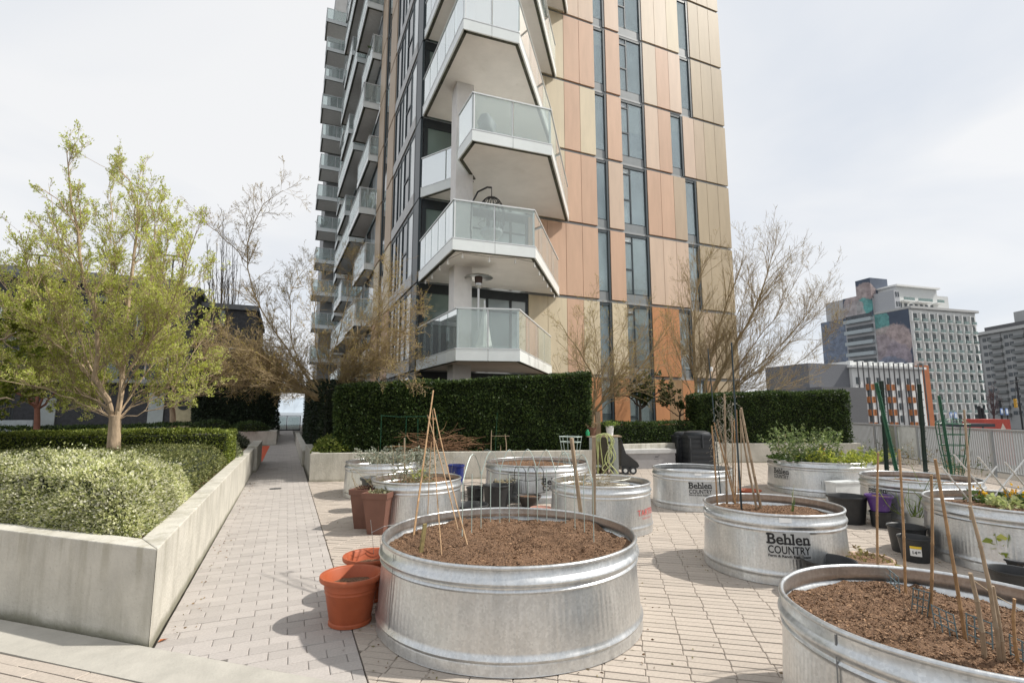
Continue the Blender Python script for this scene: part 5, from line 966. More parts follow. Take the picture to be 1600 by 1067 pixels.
stems('weeds', 'low grey-green weeds on the left of the weedy tank', (t10[0] - .25, t10[1], .5), 40, .09, .6, .03, leafmat('weed_leaf', [(.10, .12, .05), (.20, .22, .10), (.32, .31, .18)], .3), dstem, 9)
stems('weeds', 'fresh yellow-green tuft at the back of the weedy tank', (t10[0] + .1, t10[1] + .35, .5), 16, .18, .2, .05, yel, gstem, 9)
stems('dead_stalks', 'dry yellowish stalks in the red-lettered tank', (t8[0] - .2, t8[1] + .1, .48), 34, .20, .55, .03, leafmat('dry_leaf', [(.26, .22, .10), (.38, .33, .17)], .3), dstem, 6, bend=1.5)
q = G(633, 752, .5); cane('wooden_stake', 'single pale stake rising from the weedy tank', q, AD(632, 684, proj(q)[2]), .014, M_oldwood(), None, 'stake', nodes=False)
# wire coil, hoops and cages
wc = thing('wire_coil', 'loose coil of pale wire lying on the red-lettered tank', 'wire coil', (t8[0] + .1, t8[1], .5))
for k in range(5): MB().ring((t8[0] + .1 + .01 * k, t8[1] + .02 * (k % 2), .535 + .022 * k), .30 - .012 * (k % 3), .0035, 36, 4, (0.08 * math.sin(k), .06 * math.cos(2 * k), 1)).build('wire', pbr('pale_wire', (.55, .55, .50), .5, .4), wc)
def cage(name, label, c, r0, r1, h, nw, hoops, mat, wr=.003, group=None, z0=0):
    c = np.array(c, float); t = thing(name, label, 'plant cage', c, group)
    for k in range(nw): a = 2 * math.pi * k / nw + .3; u = np.array([math.cos(a), math.sin(a), 0]); MB().tube([c + u * r0, c + u * r1 + np.array([0, 0, h])], wr, 4).build('wire', mat, t)
    for f in hoops: MB().ring(c + np.array([0, 0, h * f]), r0 + (r1 - r0) * f, wr, 28, 4).build('hoop', mat, t)
    return t
cage('tomato_cage', 'green wire tomato cage at the right of the rear soil tank', (t9[0] + .55, t9[1] - .30, .5), .12, .21, .56, 6, (.4, .8, .97), M_wire(), .0055)
b = G(745, 792, 0); cage('tomato_cage', 'dark wire cage standing on the paving beside the weedy tank', b + np.array([-.05, .05, 0]), .15, .17, .36, 6, (.05, .5, .98), pbr('dark_wire', (.06, .065, .06), .5, .4), .005)
dw = pbr('dark_wire', (.06, .065, .06), .5, .4)
ob = thing('wire_obelisk', 'black hooped wire support leaning on the rear soil tank', 'plant support', G(826, 790, 0)); b = G(826, 778, .15); d = proj(b)[2]
for xs_ in ((803, 806, 815, 822), (824, 826, 834, 838), (838, 840, 846, 850)):
    x0, x1, x2, x3 = xs_; pts = [(x0, 770), (x0 + 1, 735), (x0 + 3, 729), (x3 - 5, 729), (x3 - 1, 736), (x3, 770)]; MB().tube([AD(x, y, d) for x, y in pts], .006, 5).build('wire', dw, ob)
for y in (747, 768): MB().tube([AD(x, y + 4 * math.sin((x - 800) / 52 * math.pi), d - .05 * math.sin((x - 800) / 52 * math.pi)) for x in range(800, 855, 6)], .006, 5).build('hoop', dw, ob)
arch = thing('wire_hoop_fence', 'row of thin wire hoops in front of the rear soil tank', 'wire hoops', G(800, 790, 0)); d = proj(G(790, 785, 0))[2]
for (x0, x1, yt, yb) in [(750, 772, 702, 785), (762, 795, 705, 790), (800, 835, 706, 772), (826, 850, 710, 772), (706, 728, 712, 752)]:
    xm = (x0 + x1) / 2; MB().tube([AD(x0, yb, d), AD(x0, yt + 22, d)] + [AD(xm + (x1 - x0) / 2 * math.cos(a), yt + 22 - 22 * math.sin(a), d) for a in np.linspace(math.pi, 0, 9)] + [AD(x1, yb, d)], .0025, 4).build('hoop', M_steel(), arch)
fr = thing('plant_frame', 'square frame of thin green stakes before the big hedge', 'plant support', G(640, 705, .6)); d = proj(G(640, 712, .5))[2]
for (x, y0, y1) in [(594, 690, 648), (633, 690, 651), (653, 690, 654), (683, 690, 648)]: MB().tube([AD(x, y0 + 20, d), AD(x + (2 if x < 640 else 0), y1, d)], .006, 5).build('stake', gm, fr)
MB().tube([AD(595, 649, d), AD(622, 651, d), AD(684, 650, d)], .005, 5).build('crossbar', gm, fr)
for i, (x0, y0, x1, y1, lb) in enumerate([(767, 706, 768, 672, 'brown stake at the left of the trio behind the rear soil tank'), (791, 706, 789, 679, 'brown stake at the right of the trio behind the rear soil tank'), (782, 706, 782, 696, 'short stake of the trio behind the rear soil tank'), (774, 706, 777, 645, 'tall thin green stake behind the rear soil tank')]):
    a = G(x0, 705, .6); d_ = proj(G(780, 708, .55))[2]; cane('garden_stake', lb, AD(x0, y0, d_), AD(x1, y1, d_), .012 if i < 3 else .005, M_oldwood() if i < 3 else gm, 'stakes behind the rear soil tank', 'stake', nodes=False)
tag(MB().tube([AD(768, 681, d_), AD(796, 681, d_)], .006, 5).build('stake_crossbar', M_oldwood()), 'thin crossbar on the brown stakes behind the rear soil tank', 'stake')
# ============================================================ pots and tubs
def pot(name, label, c, r0, r1, h, mat, lip=.03, soil=.04, soil_mat=None, n=40, cat='pot', group=None, rings=(), foot=0., lipr=1.07):
    c = np.array(c, float); t = thing(name, label, cat, c, group); rr = lambda z: r0 + (r1 - r0) * z / h
    pr = [(.001, .0), (r0 * .98, 0), (r0 * (1 + foot), .004), (r0 * (1 + foot), .022 if foot else .006)]
    if foot: pr += [(r0 * (1 + foot * .3), .03), (rr(.04), .04)]
    for z in rings: pr += [(rr(z - .008), z - .008), (rr(z) + .004, z), (rr(z + .008), z + .008)]
    pr += [(rr(h - lip), h - lip), (r1 * (1 + (lipr - 1) * .8), h - lip + .004), (r1 * lipr, h - lip * .6), (r1 * lipr, h - .006), (r1 * (lipr - .015), h), (r1 * .985, h - .003), (r1 * .955, h - .012), (rr(h * .5) - .012, h * .5), (rr(.02) - .01, .02), (.001, .02)]
    MB().lathe(pr, n, c).build('shell', mat, t, True)
    if soil is not None:
        z = h - soil; R = (rr(z)) * .96; m_ = MB(); m_.lathe([(.001, z + .006), (R * .4, z + .012), (R * .75, z), (R, z - .008)], 24, c); o = m_.build('soil', soil_mat or M_soil(), t, True)
        o.data.vertices.foreach_set('co', (np.array([v.co[:] for v in o.data.vertices]) + RNG.normal(0, .005, (len(o.data.vertices), 3))).astype(np.float32).ravel())
    return t
terra = pbr('orange_plastic', (.37, .085, .03), .55, var=.12, scale=7, stain=((.38, .16, .09), 6, .55, .35, (1, 1, 1)))
pot('flower_pot', 'orange plastic pot in front of the pair beside the large tank', (.50, 4.07, 0), .140, .200, .335, terra, .038, .075, rings=(.225, .25), foot=.08, lipr=1.12)
pot('flower_pot', 'orange plastic pot tucked behind another beside the large tank', (.70, 4.52, 0), .140, .200, .335, terra, .038, .08, rings=(.225, .25), foot=.08, lipr=1.12)
ww = thing('bent_wire', 'two thin bent wires sticking out of the rear orange pot', 'wire', (.72, 4.5, .3)); d = 4.9 * .92
MB().tube([AD(585, 875, 4.4), AD(581, 830, 4.4), AD(579, 812, 4.4)], .002, 4).build('wire', M_steel(), ww); MB().tube([AD(580, 832, 4.3), AD(600, 822, 4.35), AD(625, 818, 4.5)], .002, 4).build('wire', M_steel(), ww); MB().tube([AD(595, 875, 4.4), AD(594, 838, 4.4)], .002, 4).build('wire', M_steel(), ww)
brown = pbr('brown_plastic', (.165, .075, .052), .6, var=.1, scale=5, bump=.15, bscale=90)
def square_planter(label, c, w0, w1, h, rz, plant_mat, pl):
    c = np.array(c, float); t = thing('square_planter', label, 'planter', c, 'brown tapered planters')
    def rq(w, z): return [c + np.append(rot2(np.array(q) * w / 2, rz), z) for q in ((-1, -1), (1, -1), (1, 1), (-1, 1))]
    def fr(wa, za, wb, zb, m_):
        a, b = rq(wa, za), rq(wb, zb); m_.add(a + b, [(i, (i + 1) % 4, (i + 1) % 4 + 4, i + 4) for i in range(4)]); return m_
    m_ = MB(); fr(w0, 0, w1, h - .07, m_); m_.add(rq(w0, .001), [(3, 2, 1, 0)]); m_.build('body', brown, t)
    m_ = MB(); fr(w1 + .001, h - .07, w1 + .028, h - .068, m_); fr(w1 + .028, h - .068, w1 + .036, h, m_); fr(w1 + .036, h, w1 - .01, h, m_); fr(w1 - .01, h, w1 - .02, h - .09, m_); m_.build('rim', brown, t)
    m_ = MB(); m_.add(rq(w1 - .015, h - .05), [(0, 1, 2, 3)]); m_.build('soil', M_soil(), t)
    P = c + np.stack([RNG.uniform(-.4, .4, 240) * w1, RNG.uniform(-.4, .4, 240) * w1, h - .05 + RNG.uniform(0, .06, 240)], 1); leaves('foliage', P, (0, 0, 1), .035, plant_mat, t, jit=1)
    return t
square_planter('brown tapered square planter, nearer of the pair, with grey succulents', (1.13, 6.78, 0), .205, .30, .50, -.55, leafmat('succulent', [(.16, .16, .08), (.28, .27, .15), (.36, .34, .22)], .2), 0)
square_planter('brown tapered square planter, farther of the pair, with dark reddish plants', (1.02, 7.16, 0), .205, .30, .50, -.55, leafmat('red_leaf', [(.05, .03, .025), (.12, .05, .04), (.16, .10, .05)], .2), 0)
ds = stems('dead_stalks', 'few dry grey stalks rising from the farther brown planter', (1.02, 7.16, .45), 12, .26, .30, .03, silver, dstem, 2, bend=1.5)
b = G(713, 727, .38); pot('glazed_pot', 'cobalt blue glazed pot behind the weedy tank', (b[0], b[1], 0), .15, .165, .40, pbr('blue_glaze', (.014, .026, .15), .12, var=.2), .045, .06, lipr=1.1)
b = G(748, 742, .33); pot('flower_pot', 'cream rimmed dark pot beside the blue glazed pot', (b[0], b[1] - 1.2, 0), .12, .16, .36, M_black(), .05, .03); 
stems('sprouts', 'cream coloured dry sprouts in the cream rimmed pot', (b[0], b[1] - 1.2, .32), 40, .06, .26, .04, leafmat('cream_leaf', [(.5, .45, .28), (.62, .58, .42)], .3), dstem, 5)
b = G(783, 797, 0); pot('plastic_tub', 'large black nursery pot before the rear soil tank', (b[0], b[1] + .2, 0), .17, .20, .36, M_black(), .03, None)
b = G(764, 796, 0); pot('plastic_tub', 'smaller black nursery pot left of the large black one', (b[0] - .05, b[1] + .5, 0), .12, .14, .28, M_black(), .025, None)
b = G(831, 792, 0); pot('bowl_pot', 'dark shallow bowl of soil under the black hooped wire support', (b[0], b[1] + .1, 0), .12, .185, .17, pbr('dark_clay', (.06, .05, .045), .7), .03, .03)
pot('clay_saucer', 'empty pinkish clay saucer beside the dark bowl', (b[0] + .02, b[1] - .28, 0), .12, .16, .04, pbr('pink_clay', (.33, .17, .13), .8), .012, None)
b = G(706, 802, 0); pot('plastic_tub', 'black shallow tub rim showing beside the large tank, before the weedy tank', (b[0] + .1, b[1] - .55, 0), .2, .24, .22, M_black(), .03, None)
b = G(648, 812, 0); cr_ = thing('plastic_crate', 'dark green plastic crate against the front of the weedy tank', 'crate', (b[0] + .03, b[1] - .82, 0)); c = np.array([b[0] + .03, b[1] - .82])
cm = pbr('crate_plastic', (.02, .032, .028), .5)
for z0, z1, e in ((.0, .14, 0), (.141, .18, .015)): MB().prism([c + rot2(np.array(q) * np.array([.15 + e, .1 + e]), -.3) for q in ((-1, -1), (1, -1), (1, 1), (-1, 1))], z0, z1).build('body' if z0 == 0 else 'lid', cm, cr_)
MB().beam(np.append(c + rot2(np.array([-.155, -.118]), -.3), .12), np.append(c + rot2(np.array([.155, -.118]), -.3), .12), .012, .02).build('handle', cm, cr_)
b = G(1327, 822, 0); pot('plastic_tub', 'tall black tub between the crowded tank and the purple pot', (b[0] + .24, b[1] + .16, 0), .19, .235, .36, M_black(), .035, .10)
b = G(1375, 826, 0); pot('flower_pot', 'black pot upside-down style base under the purple pot', (b[0] + .15, b[1] + .07, 0), .11, .12, .20, M_black(), .02, None)['label'] = 'black bucket that the purple pot stands on'
pot('flower_pot', 'purple plastic pot standing on a black bucket', (b[0] + .15, b[1] + .07, .202), .105, .15, .205, pbr('purple_plastic', (.085, .035, .18), .4), .03, .03, lipr=1.1)
b = G(1428, 826, 0); pot('metal_pot', 'pale metal pot of grassy chives before the post tank', (b[0] + .15, b[1] + .05, 0), .15, .17, .20, pbr('pale_zinc', (.48, .50, .49), .45, .5), .02, .03)
stems('chives', 'clump of arching grassy chives in the pale metal pot', (b[0] + .15, b[1] + .05, .17), 70, .40, .46, .2, gr_, gr_, 2, r=.006, bend=1, leafy=False)
b = G(1412, 868, 0); pot('plastic_tub', 'larger black nursery pot nested behind the price-tagged pot', (b[0] + .23, b[1] + .08, 0), .145, .175, .27, M_black(), .02, None, lipr=1.04)
b = G(1424, 880, 0); pt = pot('plastic_tub', 'black nursery pot with a yellow and white price sticker', (b[0] + .16, b[1] + .04, 0), .115, .145, .235, M_black(), .02, None, lipr=1.04); c = np.array([b[0] + .16, b[1] + .04])
TANKS['PP'] = (c[0], c[1], .132); a0 = tank_ang('PP', 1428)
def stick(nm, shp, mt, lf): wrap('PP', pt, nm, shp, a0, .115, mt, lf)
stick('sticker', [rect(-.045, .045, -.045, .025, 6)], pbr('white_paper', (.72, .72, .70), .6), .004); stick('sticker', [rect(-.045, .045, .026, .05, 6)], pbr('yellow_paper', (.70, .48, .03), .6), .006)
V, Fc = text_polys('14', .042, .001); stick('lettering', [([(v[0] - .012, v[1] - .025, 0) for v in V], Fc)], INK, .0062); V, Fc = text_polys('99', .022, .0006); stick('lettering', [([(v[0] + .024, v[1] - .012, 0) for v in V], Fc)], INK, .0062); del TANKS['PP']
b = G(1294, 873, .28); pot('plastic_tub', 'wide shallow black tub in front of the lettered tank', (b[0], b[1], 0), .17, .205, .28, M_black(), .02, None, lipr=1.03)
b = G(1356, 870, .23); pot('planter_bowl', 'beige plastic bowl of withered plants beside the shallow black tub', (b[0], b[1], 0), .15, .185, .23, pbr('beige_plastic', (.50, .36, .27), .6), .03, .02, lipr=1.06)
stems('withered_plant', 'yellowish withered leaves in the beige bowl', (b[0], b[1], .20), 30, .05, .28, .045, leafmat('withered', [(.22, .20, .06), (.34, .30, .12), (.16, .10, .05)], .2), dstem, 5)
b = G(1592, 905, 0); pot('flower_pot', 'small black pot at the right edge with a yellow-green plant', (b[0] + .06, b[1] + .03, 0), .07, .09, .16, M_black(), .02, .02)
pot('flower_pot', 'terracotta coloured pot under the right edge plant', (b[0] + .18, b[1] - .16, 0), .09, .11, .14, pbr('clay', (.30, .15, .09), .8), .02, .02)
stems('young_plant', 'yellow-green leafed young plant in the right edge pot', (b[0] + .06, b[1] + .03, .14), 7, .26, .26, .085, yel, gstem, 6, aspect=.6)
b = G(1590, 935, .0); pot('plastic_tub', 'black tub rim partly hidden by the corner tank', (b[0] + .1, b[1] + .05, 0), .13, .16, .2, M_black(), .02, None)
b = G(1172, 770, 0); pot('clay_saucer', 'orange clay saucer on the paving behind the cane bundle', (b[0], b[1], 0), .15, .19, .06, terra, .02, None)
b = G(1322, 772, .0); bxp = thing('window_box', 'white plastic trough planter in front of the crowded tank', 'planter', (b[0], b[1], 0)); w0, w1 = G(1306, 764, .22), G(1346, 762, .22); dd = (w1 - w0)[:2]; nn = np.array([-dd[1], dd[0]]) / np.linalg.norm(dd) * .2
MB().prism([w0[:2], w1[:2], w1[:2] + nn, w0[:2] + nn], 0, .30).build('trough', pbr('milky_plastic', (.60, .62, .62), .45), bxp); e = dd / np.linalg.norm(dd) * .012; f = nn / .2 * .012
MB().prism([w0[:2] - e - f, w1[:2] + e - f, w1[:2] + e + nn + f, w0[:2] - e + nn + f], .301, .33).build('rim', pbr('milky_plastic', (.60, .62, .62), .45), bxp)
# dark trough lying by the silver-leaved tank
b = G(585, 752, .42); pot('hanging_pot', 'dark flared pot standing between the two left tanks', (b[0] - .02, b[1] - .1, 0), .08, .2, .5, pbr('dark_grey_pot', (.06, .065, .065), .6), .04, .04)
# ============================================================ potting bench with hose, cart, bins
c = G(946, 742, 0); d = proj(c)[2]; bx = thing('potting_bench', 'grey painted potting bench with hose post beside the big hedge', 'bench', c); gp = pbr('grey_paint', (.36, .38, .37), .6, var=.08)
u = RT[:2]; v = np.array([math.sin(YAW), math.cos(YAW)]); o = AD(946, 700, d)[:2]
def B(a0, a1, b0, b1, z0, z1, nm, mt): MB().prism([o + u * a0 + v * b0, o + u * a1 + v * b0, o + u * a1 + v * b1, o + u * a0 + v * b1], z0, z1).build(nm, mt, bx)
hx = lambda px: (px - 946) * d / F
zt = AD(946, 681, d)[2]
B(hx(918), hx(972), -.02, .5, zt - .03, zt, 'top', M_oldwood())
for (a, b_) in ((921, 928), (958, 966)):
    B(hx(a), hx(b_), 0, .05, 0, zt - .031, 'leg', gp); B(hx(a), hx(b_), .42, .47, 0, zt - .031, 'leg', gp)
B(hx(928), hx(958), .01, .04, zt - .13, zt - .032, 'apron', gp); B(hx(924), hx(964), .03, .45, .18, .21, 'shelf', gp)
B(hx(937), hx(945), .51, .58, 0, AD(940, 643, d)[2], 'post', M_oldwood()); B(hx(939), hx(949), -.07, -.022, .0, AD(944, 683, d)[2], 'hose_post', pbr('dark_timber', (.06, .05, .035), .8))
hs = thing('garden_hose', 'pale yellow-green hose looped over the bench post', 'hose', c); hm = pbr('hose_green', (.45, .49, .22), .45, var=.15); dh = d - .16
for i, (xl, xr, yb) in enumerate([(926, 961, 742), (929, 958, 735), (932, 957, 746), (927, 955, 739), (930, 963, 744), (936, 951, 733)]):
    xm = (xl + xr) / 2 + RNG.normal(0, .8); yt = 676 + RNG.uniform(0, 3); pts = [AD(xl + 3 + RNG.normal(0, 2), yb, dh + .01 * i)]
    for a in np.linspace(math.pi * 1.05, -.05 * math.pi, 10): pts.append(AD(xm + (xr - xl) / 2 * math.cos(a) * .8, yt + 13 - 13 * math.sin(a), dh - .012 * i))
    pts.append(AD(xr + (4 if i % 2 else -12), (yb + yt) / 2 + 8, dh - .01 * i)); pts.append(AD(xr - (10 if i % 2 else -3), yb - 3, dh - .02 * i)); pts.append(AD((xl + xr) / 2, yb + 2, dh - .02 * i)); MB().tube(resample(pts, 40), .011, 7).build('loop', hm, hs, True)
tb = AD(953, 681, d + .22); wp = pot('flower_pot', 'white pot of green leaves on the potting bench', (tb[0], tb[1], zt + .001), .075, .10, .23, M_white(), .03, .02, lipr=1.03)
stems('leafy_plant', 'bright green trailing plant in the white pot on the bench', (tb[0], tb[1], zt + .21), 30, .12, .24, .05, herb, gstem, 9)
tb = AD(925, 681, d + .2); pot('clay_pot', 'brown pot with dry plant on the potting bench', (tb[0], tb[1], zt + .001), .085, .11, .20, pbr('brown_clay', (.16, .08, .05), .8), .03, .02)
stems('dry_plant', 'dry pinkish plant in the brown bench pot', (tb[0], tb[1], zt + .18), 24, .16, .24, .05, leafmat('dusty_leaf', [(.20, .13, .08), (.30, .22, .14), (.22, .22, .12)], .3), dstem, 6)
tb = AD(918, 671, d + .1); tag(MB().lathe([(.001, 0), (.045, 0), (.05, .09), (.03, .12), (.02, .15), (.001, .15)], 14, (tb[0], tb[1], zt + .001)).build('spray_bottle', pbr('bright_green', (.02, .30, .12), .4), None, True), 'bright green bottle at the left end of the potting bench', 'bottle')
ct = thing('garden_cart', 'black plastic garden cart tipped beside the potting bench', 'cart', G(988, 742, 0)); cb_ = pbr('cart_black', (.03, .033, .036), .5); dc = proj(G(990, 741, 0))[2]
q = [(972, 690), (978, 708), (996, 722), (999, 728), (996, 731), (988, 732), (976, 734), (970, 728)]; m_ = MB(); fr_ = [AD(x, y, dc) for x, y in q]; bk = [p + np.append(v * .5, 0) for p in fr_]; n = len(q)
m_.add(fr_ + bk, [tuple(range(n))[::-1], tuple(range(n, 2 * n))] + [(i, (i + 1) % n, (i + 1) % n + n, i + n) for i in range(n)]); m_.build('tray', cb_, ct)
for px, py in ((989, 737), (977, 737)):
    cc = AD(px, py, dc - .02); r_ = cc[2]; m_ = MB(); ax = v
    for (ra, wd, mt, nm) in ((.09, .05, cb_, 'wheel'), (.045, .06, M_white(), 'hub')):
        ring = [cc[0:2] * 0 for _ in range(0)]; vs = []
        for sgn in (-1, 1):
            for k in range(18): a = 2 * math.pi * k / 18; vs.append((cc[0] + u[0] * ra * math.cos(a) + v[0] * wd / 2 * sgn, cc[1] + u[1] * ra * math.cos(a) + v[1] * wd / 2 * sgn, .095 + ra * math.sin(a)))
        MB().add(vs, [tuple(range(18)), tuple(range(18, 36))[::-1]] + [(k, (k + 1) % 18, (k + 1) % 18 + 18, k + 18) for k in range(18)]).build(nm, mt, ct)
MB().tube([AD(972, 692, dc + .1), AD(969, 684, dc + .1), AD(966, 690, dc + .4)], .014, 6).build('handle', cb_, ct)
# storage box with a hand-drawn mark
sb = thing('storage_box', 'pale grey plastic storage box between the cart and the compost bins', 'storage box', G(1025, 732, 0)); p0 = G(982, 735, 0)[:2]; p1 = G(1064, 733, 0)[:2]; dd = (p1 - p0); dd /= np.linalg.norm(dd); nn = np.array([-dd[1], dd[0]]) * .45; Ls = np.linalg.norm(p1 - p0)
p0 = p0 + nn * .6; p1 = p1 + nn * .6
MB().prism([p0, p1, p1 + nn, p0 + nn], 0, .40).build('body', pbr('grey_plastic', (.33, .32, .32), .6, var=.08), sb); MB().prism([p0 - nn * .06 - dd * .02, p1 - nn * .06 + dd * .02, p1 + nn + dd * .02, p0 + nn - dd * .02], .401, .50).build('lid', pbr('pale_lid', (.50, .50, .49), .5), sb)
m_ = MB()
for (a, z, w, h) in ((.60, .30, .10, .022), (.66, .335, .05, .012), (.58, .25, .14, .006), (.63, .20, .07, .006)): q = p0 + dd * Ls * a - nn / .45 * .003; m_.add([np.append(q, z), np.append(q + dd * w, z), np.append(q + dd * w, z + h), np.append(q, z + h)], [(0, 1, 2, 3)])
m_.build('marking', pbr('marker_ink', (.06, .06, .07), .6), sb)
bm = pbr('bin_black', (.028, .032, .037), .55, var=.15, scale=5)
def compost_bin(label, px0, px1, pyb, pyt):
    a = G(px0, pyb, 0)[:2]; b = G(px1, pyb, 0)[:2]; dd = b - a; L = np.linalg.norm(dd); dd = dd / L; nn = np.array([-dd[1], dd[0]]); dpt = proj(np.append((a + b) / 2, 0))[2]; H = AD((px0 + px1) / 2, pyt, dpt)[2]
    t = thing('compost_bin', label, 'compost bin', np.append((a + b) / 2, 0), 'compost bins'); c = (a + b) / 2 + nn * L / 2
    def sq(f, z0, z1, nm): MB().prism([c + (dd * x + nn * y) * L / 2 * f for x, y in ((-1, -1), (1, -1), (1, 1), (-1, 1))], z0, z1).build(nm, bm, t)
    sq(.93, 0, H * .80, 'body'); k = 6
    for i in range(k): sq(.965 + .03 * (1 - i / k), H * .80 * (i + .12) / k, H * .80 * (i + .72) / k, 'slat')
    sq(1.03, H * .801, H * .87, 'collar')
    MB().lathe([(.001, H * .99), (L * .3, H * .985), (L * .46, H * .95), (L * .5, H * .90), (L * .5, H * .871)], 20, np.append(c, 0)).build('lid', bm, t, True)
    for sx in (-.9, .9): q = c + dd * L / 2 * sx - nn * L / 2 * .99; MB().beam(np.append(q, 0), np.append(q, H * .8), .05, .04).build('corner_rib', bm, t)
    q = c - nn * L / 2 * 1.05; MB().beam(np.append(q, H * .55), np.append(q, H * .90), .06, .025).build('latch', bm, t)
compost_bin('black slatted compost bin, right of the pair and nearer', 1078, 1120, 733, 673)
compost_bin('black slatted compost bin, left of the pair and half hidden', 1060, 1092, 729, 674)
# ============================================================ metal railing along the terrace edge
RA = G(1600, 672, 1.1)[:2]; RB = G(1327, 660, 1.1)[:2]; rdv = (RB - RA) / np.linalg.norm(RB - RA); rn = np.array([-rdv[1], rdv[0]]); RS = RA - rdv * 3.0; RL = np.linalg.norm(RB - RS) + 4
rl = thing('slat_railing', 'grey metal railing of close upright slats along the terrace edge', 'railing', np.append(RS, 0)); rm = pbr('rail_grey', (.42, .435, .44), .45, .2, var=.06)
def RP(s, t=0): return RS + rdv * s + rn * t
def rb(s0, s1, t0, t1, z0, z1, nm, mt=None): return MB().prism([RP(s0, t0), RP(s1, t0), RP(s1, t1), RP(s0, t1)], z0, z1).build(nm, mt or rm, rl)
rb(0, RL, -.04, .04, 1.06, 1.10, 'top_rail'); rb(0, RL, -.025, .025, .10, .14, 'bottom_rail')
s = .1; sl_me = MB().box(-.011, .011, -.02, .02, .145, 1.055).mesh('slat'); sl_me.materials.append(rm); ang = math.atan2(rdv[1], rdv[0]); ns = 0
pz = [(3.9, 5.05)]                                        # where panels replace slats
g0 = [x for x in ()]
sA = (AP(1390, 700, RA, rdv)[:2] - RS) @ rdv; sB = (AP(1406, 700, RA, rdv)[:2] - RS) @ rdv; sC = (AP(1438, 700, RA, rdv)[:2] - RS) @ rdv; sD = (AP(1386, 700, RA, rdv)[:2] - RS) @ rdv
while s < RL - .1:
    if not (sC < s < sD + .05):
        q = RP(s); ob_ = mesh_obj('slat', sl_me, None, rl, (q[0] - RS[0], q[1] - RS[1], 0)); ob_.rotation_euler = (0, 0, ang + .5); ns += 1
    s += .075 if s < 9 else .085
rb(sC, sB, -.012, .012, .16, 1.05, 'white_panel', pbr('white_glass', (.78, .81, .80), .25)); rb(sB + .03, sD, -.012, .012, .16, 1.05, 'glass_panel', pbr('green_panel', (.28, .31, .22), .3, var=.3, scale=3))
for s in [sB + .012, sC - .03, sD + .03] + [k * 1.75 + .4 for k in range(int(RL / 1.75))]:
    if not (sC < s < sB): rb(s - .025, s + .025, .042, .09, 0, 1.055, 'post', rm if s != 2.15 else None)
# weeds and dry plants along the railing
for i, (px, py, h, m1, lb) in enumerate([(1452, 742, .5, herb, 'weedy green plant at the foot of the white railing panel'), (1428, 742, .62, drk, 'dark leaved plant left of the weedy one by the railing'), (1492, 744, .6, leafmat('brown_weed', [(.18, .13, .07), (.28, .24, .12), (.20, .22, .08)], .3), 'brownish seed-head plant by the railing near the wire tower'), (1362, 735, .3, herb, 'low green plant by the railing near the crowded tank'), (1560, 742, .55, MC['brown_weed'], 'sparse brown weeds behind the lattice at the railing'), (1590, 744, .45, drk, 'dark weeds at the railing near the right edge')]):
    q = AP(px, py, RA - rn * .5, rdv); q = RP((q[:2] - RS) @ rdv, -.5 if rn @ (np.zeros(2) - RA) < 0 else .5); stems('weed_plant', lb, (q[0], q[1], 0), 22, h, .6, .05, m1, dstem, 8, bend=1.2)

# ============================================================ litter on the paving
lit = []
for k_, (x, y, R) in TANKS.items():
    n = 90; a = RNG.uniform(0, 6.283, n); q = R * 1.04 + np.abs(RNG.normal(0, .14, n)); lit.append(np.stack([x + q * np.cos(a), y + q * np.sin(a), np.full(n, .006)], 1))
n = 260; lit.append(np.stack([RNG.uniform(.55, 9, n), RNG.uniform(1.5, 11, n), np.full(n, .006)], 1)); n = 120; lit.append(np.stack([RNG.uniform(-.68, -.5, n), RNG.uniform(4.3, 14, n), np.full(n, .006)], 1))
lit = np.concatenate(lit); leaves('litter', lit, RNG.normal(0, 1, (len(lit), 3)) * [1, 1, .08], .022, leafmat('litter_bits', [(.10, .06, .035), (.22, .14, .08), (.30, .24, .15), (.16, .15, .06)], .1), None, aspect=.5, jit=.1, kind='stuff')
# a few belongings on the rear balconies
for (px, py, Y, h, m1, lb) in [(589, 322, 25.6, .8, herb, 'bushy potted plant on a rear balcony beside the flank windows'), (503, 352, 45.4, .5, drk, 'small potted plant on a far left balcony'), (592, 40, 25.6, .6, drk, 'dark potted plant on a high rear balcony')]:
    p = AY(px, py, Y); zl = max(z for z in [ZL(k) + .29 for k in range(1, 14)] if z < p[2] + .6)
    pot('flower_pot', lb.replace('potted plant', 'plant pot'), (p[0], p[1], zl), .14, .18, .35, M_black(), .03, .04); stems('balcony_plant', lb, (p[0], p[1], zl + .3), 14, h, .6, .11, m1, gstem, 10)
# ============================================================ dark townhouses behind the left trees
th_ = thing('townhouse', 'dark brick townhouse row with roof terrace behind the left trees', 'building', (-8, 30, 0)); YB = 30.
db = pbr('dark_brick', (.062, .063, .068), .85, var=.25, scale=8, bump=.3, bscale=40); lt = pbr('pale_render', (.46, .50, .49), .8, var=.06); cm_ = pbr('cream_door', (.52, .45, .28), .6)
X = lambda px, py=560: AY(px, py, YB)[0]
Zb = lambda px, py: AY(px, py, YB)[2]
MB().box(-24, X(300), YB, YB + 9, -.05, Zb(150, 445)).build('wall', db, th_); MB().box(X(300) + .01, X(395), YB + .6, YB + 9, -.05, Zb(350, 480)).build('wall', db, th_)
MB().box(-24, X(300) + .15, YB - .25, YB + 9.2, Zb(150, 445) + .004, Zb(150, 438)).build('parapet', pbr('parapet', (.16, .165, .17), .7), th_); MB().box(X(300) + .16, X(398), YB + .4, YB + 9.2, Zb(350, 480) + .004, Zb(350, 472)).build('parapet', pbr('parapet', (.16, .165, .17), .7), th_)
MB().box(-16, X(255), YB + 2, YB + 8, Zb(150, 438) + .004, Zb(150, 412)).build('penthouse', pbr('penthouse', (.30, .30, .30), .8), th_)
